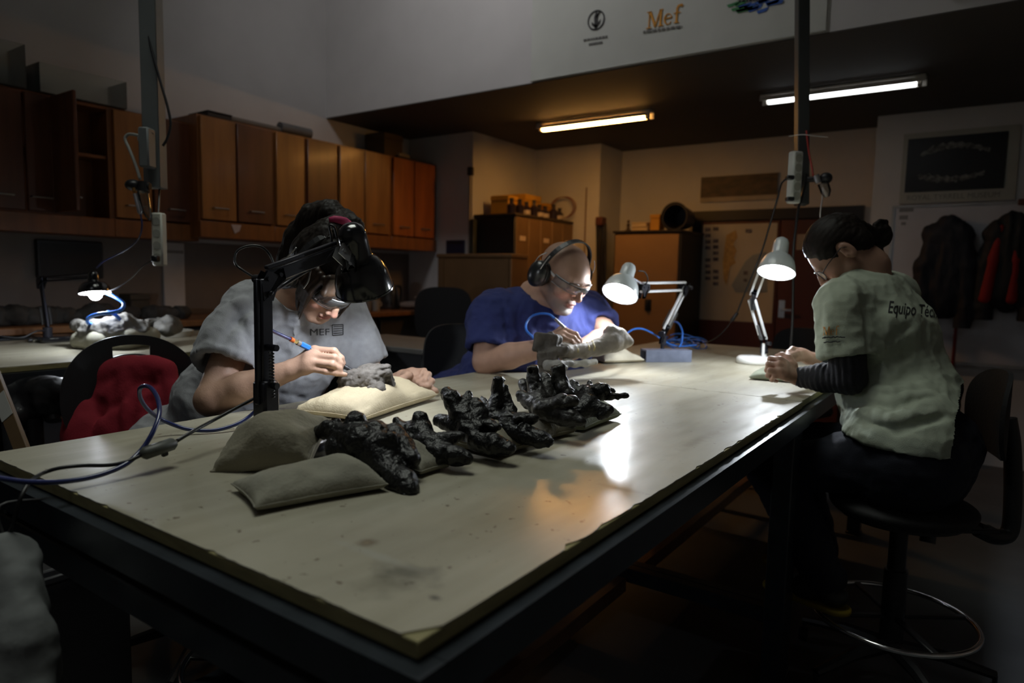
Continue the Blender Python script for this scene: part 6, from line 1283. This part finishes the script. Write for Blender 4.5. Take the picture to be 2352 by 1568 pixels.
# trousers, legs and shoes below the table
def trousers(parent, hip, lat, knees, ankles, mat, r=(.15, .085, .06, .05), shoe=None, fdir=None, shirt_r=.14):
    P = [hip] + list(knees) + list(ankles); F = Fld(np.min(P, 0) - .22, np.max(P, 0) + .22, .0085); F.cone(hip - lat * .07, hip + lat * .07, r[0], k=.05)
    for i, sg in enumerate((-1, 1)): F.chain([hip + lat * sg * .09, knees[i], ankles[i]], [r[1] * 1.12, r[1] * .82, r[2]], .03)
    V, Q = F.nets(); V = folds(V, normals(V, Q), 8, .018, 8); link('trousers', npmesh('trousers', V, Q), mat, parent, 180)
    for i in range(2):
        a = ankles[i]; fd = nrm(fdir); F = Fld(a - .28, a + .28, .006); F.chain([a - V3(0, 0, .02), a + fd * .05 - V3(0, 0, .045), a + fd * .15 - V3(0, 0, .055)], [.042, .045, .036], .02); F.ell(a - fd * .03 - V3(0, 0, .05), (.045, .045, .035), k=.02); F.cut(a - V3(0, 0, .083), (0, 0, -1))
        V, Q = F.nets(); sh = link('shoe', npmesh('shoe', V, Q), pbr('shoe_black', (.014, .014, .014), .5), parent, 180)
        F = Fld(a - V3(.28, .28, .12), a + V3(.28, .28, -.05), .006); F.chain([a - fd * .04 - V3(0, 0, .085), a + fd * .16 - V3(0, 0, .085)], [.046, .040], .01); F.cut(a - V3(0, 0, .080), (0, 0, 1)); F.cut(a - V3(0, 0, .098), (0, 0, -1)); V, Q = F.nets(); link('sole', npmesh('sole', V, Q), shoe, sh, 180)
latY = V3(0, 1, 0); m_jean = pbr('jeans_blue', (.10, .13, .19), .85, var=.15, bump=.2, bscale=300); m_dkt = pbr('trousers_navy', (.008, .010, .020), .85, bump=.2, bscale=300); m_sole = pbr('sole_dark', (.05, .05, .05), .7); m_soley = pbr('sole_yellow', (.28, .20, .01), .7)
trousers(pa, hiA, latY, (V3(-1.62, 1.05, .60), V3(-1.62, 1.36, .60)), (V3(-1.80, 1.22, .12), V3(-1.80, 1.50, .12)), m_jean, shoe=m_sole, fdir=gA)
# hair with high ponytail and fringe
F = Fld(cA_ - V3(.42, .30, .22), cA_ + V3(.26, .26, .32), .0034); F.ell(LA_(0, -.018, .062), (.084, .104, .090), BA, k=.01); F.ell(LA_(0, -.075, .02), (.075, .06, .08), BA, k=.03)
F.ell(LA_(0, .085, -.02), (.062, .06, .072), BA, k=.01, sub=True); F.box(LA_(0, .15, -.02), (.12, .06, .085), BA, .02, .01, True)
bd = dep(784, 510, 1.93)
F.chain([LA_(0, -.07, .12), bd], [.045, .026], .03); F.chain([bd, dep(760, 492, 1.95), dep(725, 505, 1.99), dep(690, 550, 2.02), dep(668, 595, 2.03), dep(655, 628, 2.04)], [.026, .038, .046, .046, .038, .016], .02); F.chain([dep(800, 505, 1.95), dep(815, 520, 1.93), dep(822, 550, 1.90)], [.026, .024, .02], .02)
hb = [dep(x, y, (F.hit(x, y) or 1.93) - .001) for x, y in ((757, 506), (768, 504), (780, 506), (792, 509), (803, 515))]
V, Q = F.nets(); V = strands(V, normals(V, Q), (-.4, .1, -1), .006, 3); link('hair', npmesh('hair', V, Q), m_hair, pa, 180)
F = Fld(cA_ - .24, cA_ + .24, .0025)
for i in range(11):
    x = -.066 + i * .0132; F.chain([LA_(x * .8, .070, .105), LA_(x * .97, .094, .075), LA_(x, .101 - abs(x) * .25, .046 - .006 * ((i * 7) % 3)), LA_(x * 1.02, .100 - abs(x) * .3, .030 - .006 * ((i * 5) % 3))], [.012, .010, .007, .002], .004)
for sg in (-1, 1):
    for k in range(4): F.chain([LA_(sg * (.072 - .004 * k), .02 + .014 * k, .09), LA_(sg * (.082 - .004 * k), .022 + .013 * k, .03), LA_(sg * (.078 - .004 * k), .034 + .012 * k, -.02 - .01 * (k % 2)), LA_(sg * (.070 - .003 * k), .05 + .01 * k, -.06 - .008 * k)], [.012, .010, .006, .002], .004)
V, Q = F.nets(); V = strands(V, normals(V, Q), BA[2], .002, 6); link('fringe', npmesh('fringe', V, Q), m_hairb, pa, 180)
MB().tube(hb, [.008, .0105, .0115, .0115, .009], 10).build('hair_band', pbr('band_magenta', (.36, .015, .09), .7), pa, 180)
ear_defenders('black ear defenders worn by the woman in the grey T-shirt', cA_, BA, 1.0, .135, cupr=(.022, .039, .050), band_dir=(0, -.28, 1))
safety_glasses('clear wraparound safety glasses on the woman in the grey T-shirt', cA_, BA, .98, .031, .024, .110, .076)
for sg in (-1, 1): MB().tube(spline([LA_(sg * .016, .097, .040), LA_(sg * .030, .098, .046), LA_(sg * .047, .087, .042)], 4), .0022, 6).build('eyebrow', m_hairb, pa, 180)

# ---------- man in the navy T-shirt
SK_M = (.42, .245, .175); gM = nrm(V3(.95, -.30, 0)); BM = basis(gM, 34, -3); cM = dep(1290, 640, 2.56)
pm = thing('person', 'bald bearded man in navy T-shirt engraving a long fossil bone under a white lamp', 'person', (-1.95, 2.35, 0), 'people at the work tables')
shR, shL = dep(1128, 722, 2.62), dep(1350, 712, 2.88); elR, wrR = dep(1116, 830, 2.54), dep(1256, 797, 2.42); elL, wrL = dep(1398, 774, 2.72), dep(1335, 798, 2.52); neckM = dep(1237, 680, 2.66); chM = dep(1235, 790, 2.74); waM = dep(1190, 870, 2.84); hiM = V3(-1.90, 2.42, .66)
F = Fld(np.minimum.reduce([elR, wrR, hiM, cM - .18]) - .17, np.maximum.reduce([cM + .19, elL + .07, shL + .1]) + .02, .0034)
LM_ = head(F, cM, BM, 1.07, 1.10, male=True); F.chain([LM_(0, -.03, -.03), LM_(0, -.05, -.08) * .5 + neckM * .5, neckM], [.062, .064, .078], .03); latM = nrm(shL - shR)
F.chain([shR * .8 + neckM * .2, neckM - V3(0, 0, .06), shL * .8 + neckM * .2], [.05, .08, .05], .03); F.chain([neckM - V3(0, 0, .07), chM, waM, hiM], [.09, .12, .12, .13], .05)
F.chain([shR, elR], [.06, .050], .03); F.chain([elR, elR * .6 + wrR * .4, wrR], [.047, .047, .031], .012); F.chain([shL, elL], [.058, .046], .03); F.chain([elL, elL * .6 + wrL * .4, wrL], [.044, .043, .03], .012)
fingers(F, (1256, 797, 2.42), .030, [[(1298, 759, 2.43), (1322, 768, 2.42), (1330, 780, 2.42), (1333, 789, 2.425)], [(1294, 767, 2.41), (1318, 777, 2.40), (1327, 787, 2.405), (1328, 793, 2.415)], [(1290, 775, 2.395), (1312, 785, 2.385), (1320, 792, 2.395), (1318, 797, 2.41)], [(1284, 784, 2.39), (1303, 791, 2.38), (1309, 796, 2.39), (1306, 799, 2.40)]],
        [(1268, 772, 2.44), (1288, 757, 2.455), (1310, 764, 2.455), (1327, 781, 2.445)], .0103)
fingers(F, (1335, 798, 2.50), .028, [[(1312, 806, 2.49), (1296, 812, 2.48), (1288, 820, 2.47)], [(1314, 810, 2.48), (1300, 818, 2.47), (1292, 824, 2.46)], [(1316, 815, 2.47), (1304, 822, 2.46), (1298, 826, 2.455)], [(1320, 818, 2.46), (1310, 825, 2.45), (1304, 828, 2.45)]], [(1325, 803, 2.51), (1308, 804, 2.51), (1298, 810, 2.5)], .0100)
STB = (.115, .085, .075); GRY = (.20, .17, .15)
ex = [(0, -.03, .085, .082, .105, .070, .18, (.30, .175, .12)), (0, .05, -.062, .064, .052, .040, .22, GRY), (0, .088, -.075, .028, .03, .026, .4, (.33, .30, .28)), (.052, .02, -.03, .022, .03, .04, .35, STB), (-.052, .02, -.03, .022, .03, .04, .35, STB), (0, .105, -.031, .026, .02, .0075, .4, (.17, .12, .10))]
hp_ = headpaint(LM_, BM, cM, 1.07, (.42, .19, .16), (.50, .26, .19), ex); hp_ = hp_[4:] + hp_[:1] + hp_[1:4]
skinmesh(F, m_skin['m'], pm, SK_M, hp_)
m_shM = pbr('shirt_navy', (.016, .024, .115), .9, var=.1, vscale=40, bump=.25, bscale=380)
F = Fld(np.minimum.reduce([elR, hiM, shR]) - .25, np.maximum.reduce([shL + .12, neckM, elL]) + .1, .005)
F.chain([neckM - V3(0, 0, .085) - gM * .01, chM - gM * .02, waM, hiM], [.10, .15, .17, .18], .06); F.cone(chM + latM * .10, chM - latM * .11, .15, k=.06); F.cone(waM + latM * .09, waM - latM * .09, .165, k=.06); F.cone(hiM + latY * .1, hiM - latY * .1, .17, k=.06)
F.chain([shR, neckM - V3(0, 0, .062), shL], [.080, .096, .080], .05); cuR = shR + (elR - shR) * .74; cuL = shL + (elL - shL) * .66
G = Fld(np.minimum.reduce([elR, hiM, shR]) - .25, np.maximum.reduce([shL + .12, neckM, elL]) + .1, .005); G.chain([shR, cuR + (elR - shR) * .1], [.084, .080], .04); G.chain([shL, cuL + (elL - shL) * .1], [.080, .072], .04); cuffcut(G, shR, elR, cuR, .066, .13); cuffcut(G, shL, elL, cuL, .058, .11); F.merge(G, .04)
nd = nrm(LM_(0, -.03, -.05) - neckM); F.cone(neckM + nd * .02, neckM + nd * .07, .080, .09, .012, True)
for pl, r, sb in (([(1190, 705), (1200, 760), (1185, 805)], .015, True), ([(1155, 715), (1168, 750), (1166, 775)], .012, True), ([(1225, 740), (1235, 790), (1215, 815)], .013, True), ([(1320, 725), (1300, 760), (1310, 790)], .012, True), ([(1345, 720), (1350, 745), (1345, 765)], .010, True),
        ([(1170, 720), (1182, 770), (1172, 805)], .012, False), ([(1210, 730), (1218, 780), (1200, 812)], .012, False), ([(1262, 745), (1290, 760), (1300, 785)], .010, False)): F.crease(pl, r, .035, sb)
V, Q = F.nets(); V = folds(V, normals(V, Q), 8, .03, 14, (1, 1, .6)); link('tshirt', npmesh('tshirt', V, Q), m_shM, pm, 180)
trousers(pm, hiM, latY, (V3(-1.56, 2.34, .60), V3(-1.56, 2.62, .60)), (V3(-1.58, 2.34, .12), V3(-1.58, 2.64, .12)), m_dkt, r=(.17, .095, .065, .05), shoe=m_sole, fdir=gM)
ear_defenders('black ear defenders on the bald man in navy', cM, BM, 1.09, .128, cupr=(.024, .040, .052), band_dir=(0, .02, 1), x0=.084)
safety_glasses('clear safety glasses on the bald man in navy', cM, BM, 1.09, .022, .016, .112, .074)
for sg in (-1, 1): MB().tube(spline([LM_(sg * .014, .099, .040), LM_(sg * .030, .100, .045), LM_(sg * .048, .088, .040)], 4), .0026, 6).build('eyebrow', pbr('brow_grey', (.08, .06, .05), .7), pm, 180)

# ---------- right-hand worker in the pale green T-shirt
SK_C = (.36, .205, .145); gC = nrm(V3(*(-R_ * .94 + F_ * .34)[:2], 0)); BC = basis(gC, 54); cC = dep(1940, 586, 2.20)
pc_ = thing('person', 'dark-haired worker in a pale green T-shirt seen from behind at the right', 'person', (ST[0], ST[1], 0), 'people at the work tables')
gb = nrm(V3(-.97, .24, 0)); latC = np.cross((0, 0, 1), gb); latC = nrm(latC)       # latC points to the worker's left
neckC = dep(1990, 640, 2.20); shL, shR = dep(1932, 700, 2.09), dep(2052, 676, 2.36); elL, wrL = dep(1950, 868, 2.08), dep(1832, 866, 2.215); elR, wrR = dep(1965, 850, 2.44), dep(1876, 828, 2.40); chC = dep(2020, 760, 2.21); waC = dep(2062, 900, 2.21); hiC = V3(ST[0] + .02, ST[1], .735)
F = Fld(np.minimum.reduce([wrL, wrR, hiC - .1, cC - .16]) - .13, np.maximum.reduce([cC + .19, shL + .1, shR + .1, elR + .05]) + .03, .0033)
LC_ = head(F, cC, BC, .96); F.chain([LC_(0, -.03, -.02), LC_(0, -.055, -.07) * .5 + neckC * .5, neckC], [.050, .052, .064], .03)
F.chain([shR * .8 + neckC * .2, neckC - V3(0, 0, .05), shL * .8 + neckC * .2], [.045, .07, .045], .03); F.chain([neckC - V3(0, 0, .06), chC, waC, hiC], [.08, .10, .10, .11], .05)
F.chain([shL, elL], [.05, .038], .03); F.chain([elL, wrL], [.036, .026], .012); F.chain([shR, elR], [.05, .038], .03); F.chain([elR, wrR], [.036, .026], .012)
fingers(F, (1832, 866, 2.215), .026, [[(1792, 826, 2.20), (1770, 824, 2.22), (1766, 838, 2.245), (1778, 844, 2.255)], [(1790, 838, 2.18), (1766, 836, 2.20), (1762, 850, 2.23), (1774, 854, 2.245)], [(1793, 852, 2.17), (1769, 850, 2.18), (1764, 862, 2.21), (1776, 866, 2.23)], [(1799, 864, 2.17), (1779, 863, 2.175), (1773, 872, 2.20), (1784, 875, 2.22)]],
        [(1822, 838, 2.215), (1812, 822, 2.235), (1796, 816, 2.255), (1784, 818, 2.27)])
fingers(F, (1876, 828, 2.40), .026, [[(1838, 806, 2.39), (1820, 801, 2.365), (1810, 809, 2.34), (1806, 816, 2.32)], [(1840, 813, 2.38), (1820, 810, 2.355), (1809, 817, 2.33), (1806, 822, 2.32)], [(1844, 820, 2.37), (1826, 818, 2.345), (1815, 823, 2.33)], [(1850, 826, 2.365), (1834, 825, 2.345), (1824, 829, 2.33)]], [(1852, 812, 2.41), (1830, 812, 2.36), (1812, 818, 2.32)])
skinmesh(F, m_skin['c'], pc_, SK_C, headpaint(LC_, BC, cC, .96, (.36, .14, .11), (.42, .2, .15)))
m_shC = pbr('shirt_pale_green', (.42, .47, .37), .92, var=.06, vscale=40, bump=.25, bscale=380); m_slv = pbr('sleeve_black', (.014, .014, .02), .8, bump=.3, bscale=260)
F = Fld(np.minimum.reduce([elL, hiC, shL]) - .28, np.maximum.reduce([shL, shR + .1, neckC]) + .12, .005)
F.chain([neckC - V3(0, 0, .075), chC, waC, hiC + V3(0, 0, .03)], [.085, .135, .145, .165], .06); F.cone(chC + latC * .09, chC - latC * .09, .125, k=.06); F.cone(waC + latC * .08, waC - latC * .08, .14, k=.06); F.cone(hiC + latC * .07 + V3(0, 0, .06), hiC - latC * .07 + V3(0, 0, .06), .172, k=.05)
F.chain([shR, neckC - V3(0, 0, .054), shL], [.07, .084, .07], .05); cuL = shL + (elL - shL) * .69; cuR = shR + (elR - shR) * .66; G = Fld(np.minimum.reduce([elL, hiC, shL]) - .28, np.maximum.reduce([shL, shR + .1, neckC]) + .12, .005); G.chain([shL, cuL + (elL - shL) * .12], [.076, .083], .03); G.chain([shR, cuR + (elR - shR) * .1], [.074, .08], .03)
cuffcut(G, shL, elL, cuL, .068, .11); cuffcut(G, shR, elR, cuR, .066, .11); F.merge(G, .03); F.cone(neckC + V3(0, 0, .015), LC_(0, -.05, -.075), .066, .08, .012, True)
hemn = nrm(V3(0, 0, -1) + gb * .10); F.cut(hiC + V3(0, 0, .058), hemn); F.cone(hiC - latC * .07 + V3(0, 0, .0), hiC + latC * .07 + V3(0, 0, .0), .158, k=.006, sub=True)
for pl, r, sb in (([(1995, 690), (1995, 750), (1995, 790)], .010, True), ([(2000, 800), (2040, 785), (2100, 740)], .010, True), ([(1985, 880), (2050, 875), (2120, 845)], .013, True), ([(1960, 920), (2040, 935), (2150, 905)], .013, True), ([(1970, 965), (2060, 985), (2190, 950)], .011, True), ([(2040, 900), (2100, 890), (2160, 900)], .009, True), ([(1955, 660), (1985, 690), (1995, 740)], .008, True),
        ([(1990, 850), (2060, 845), (2110, 815)], .012, False), ([(1975, 900), (2050, 905), (2130, 880)], .012, False), ([(1965, 945), (2050, 962), (2140, 945)], .011, False), ([(1895, 700), (1905, 750), (1908, 800)], .008, False)): F.crease(pl, r, .03, sb)
V, Q = F.nets(); V = folds(V, normals(V, Q), 8, .022, 24, (1, 1, .8)); shC = link('tshirt', npmesh('tshirt', V, Q), m_shC, pc_, 180)
for sh_, el_, wr_ in ((shL, elL, wrL), (shR, elR, wrR)):
    F = Fld(np.minimum.reduce([el_, wr_]) - .09, np.maximum.reduce([sh_ * .6 + el_ * .4, el_, wr_]) + .09, .0042); F.chain([sh_ * .7 + el_ * .3, el_], [.060, .049], .02); F.chain([el_, el_ * .5 + wr_ * .5, wr_ * .93 + el_ * .07], [.048, .044, .033], .012)
    a = nrm(wr_ - el_); F.cone(wr_ - a * .010, wr_ + a * .05, .0275, .03, .003, True)
    V, Q = F.nets(); V = V + normals(V, Q) * (np.sin((V @ a) * 340 + 3 * fbm(V, 30, 2, 2)) * .0016)[:, None]; link('undersleeve', npmesh('undersleeve', V, Q), m_slv, pc_, 180)
trousers(pc_, hiC, latC, (V3(-.56, 2.62, .66), V3(-.54, 2.28, .66)), (V3(-.42, 2.50, .335), V3(-.36, 2.28, .335)), m_dkt, r=(.165, .09, .062, .05), shoe=m_soley, fdir=gb)
F = Fld(cC - .26, cC + V3(.30, .30, .28), .0034); F.ell(LC_(0, -.014, .060), (.079, .095, .083), BC, k=.01); F.ell(LC_(0, -.055, .01), (.066, .05, .065), BC, k=.02); F.box(LC_(0, .165, -.03), (.14, .085, .115), BC, .03, .02, True)
F.ell(LC_(0, .075, -.055), (.09, .085, .085), BC, k=.02, sub=True)
for q in (-1, 1): F.ell(LC_(q * .085, -.008, .005), (.03, .030, .042), BC, k=.008, sub=True)
F.chain([LC_(0, -.09, .06), dep(2012, 545, 2.25)], [.03, .024], .012)
bn = dep(2020, 540, 2.25)
for k in range(7): an = k * .9; F.cone(bn + .020 * (math.cos(an) * R_ + math.sin(an) * U_), bn + .020 * (math.cos(an + .9) * R_ + math.sin(an + .9) * U_), .021, k=.006)
F.chain([dep(2010, 516, 2.24), dep(2020, 507, 2.24), dep(2034, 509, 2.24), dep(2036, 520, 2.24)], [.008, .007, .007, .006], .004)
F.chain([dep(2000, 585, 2.25), dep(2015, 605, 2.25), dep(2022, 618, 2.25)], [.04, .03, .012], .02)
V, Q = F.nets(); V = strands(V, normals(V, Q), BC[1], .004, 9); link('hair', npmesh('hair', V, Q), m_hair, pc_, 180)
t = thing('eyeglasses', 'thin dark-framed glasses on the worker at the right', 'glasses', cC); fmk = pbr('frame_dark', (.02, .015, .02), .3)
for q in (-1, 1):
    MB().tube([LC_(q * .034 + .026 * math.cos(a), .100 - .010 * abs(math.cos(a)) * (1 if math.cos(a) * q > 0 else 0), .016 + .019 * math.sin(a)) for a in np.linspace(0, 2 * math.pi, 22)], .0017, 6, False).build('rim', fmk, t, 180)
    MB().add([LC_(q * .034 + .025 * math.cos(a), .0995 - .010 * abs(math.cos(a)) * (1 if math.cos(a) * q > 0 else 0), .016 + .018 * math.sin(a)) for a in np.linspace(0, 2 * math.pi, 21)[:-1]], [tuple(range(20))]).build('lens', clear_plastic('spectacle_lens', (.97, .97, .97), .03), t, None)
    MB().tube([LC_(q * .060, .090, .020), LC_(q * .076, .06, .026), LC_(q * .082, -.005, .030), LC_(q * .083, -.022, .012)], .0016, 6).build('temple', fmk, t, 180)
MB().tube([LC_(-.008, .101, .020), LC_(0, .103, .023), LC_(.008, .101, .020)], .0015, 6).build('bridge', fmk, t, 180)
m_orp = pbr('shirt_orange_print', (.55, .22, .03), .85)
lettering(pc_, 'Equipo Técnico', .052, 2038, 718, 1.95, R_ - .10 * U_, U_, m_inkt, shC, .0006, squash=.52)
bt = BVHTree.FromPolygons([v.co + Vector(origin(shC)) for v in shC.data.vertices], [tuple(p.vertices) for p in shC.data.polygons]); mb = MB(); n0 = 0
serif_word(mb, (1889, 770, 0), (1, 0, 0), (0, -1.2, 0), 38 / 2.34, (0, 0, .001)); mb.v = [tuple(stick(x, y - (x - 1889) * .05)) for (x, y, z) in mb.v]
mb.build('sleeve_word', m_orp, pc_, None)
mb = MB(); rs = random.Random(2)
for y, x0, x1 in ((775, 1889, 1937), (785, 1892, 1926)):
    x = x0
    while x < x1: L_ = rs.uniform(2.5, 6); mb.tube([stick(x, y + rs.uniform(-1.6, 1.6) - (x - x0) * .03), stick(x + L_, y + rs.uniform(-1.6, 1.6) - (x - x0) * .03)], .0016, 4); x += L_ * .8
mb.build('sleeve_small_print', m_inkt, pc_, None)
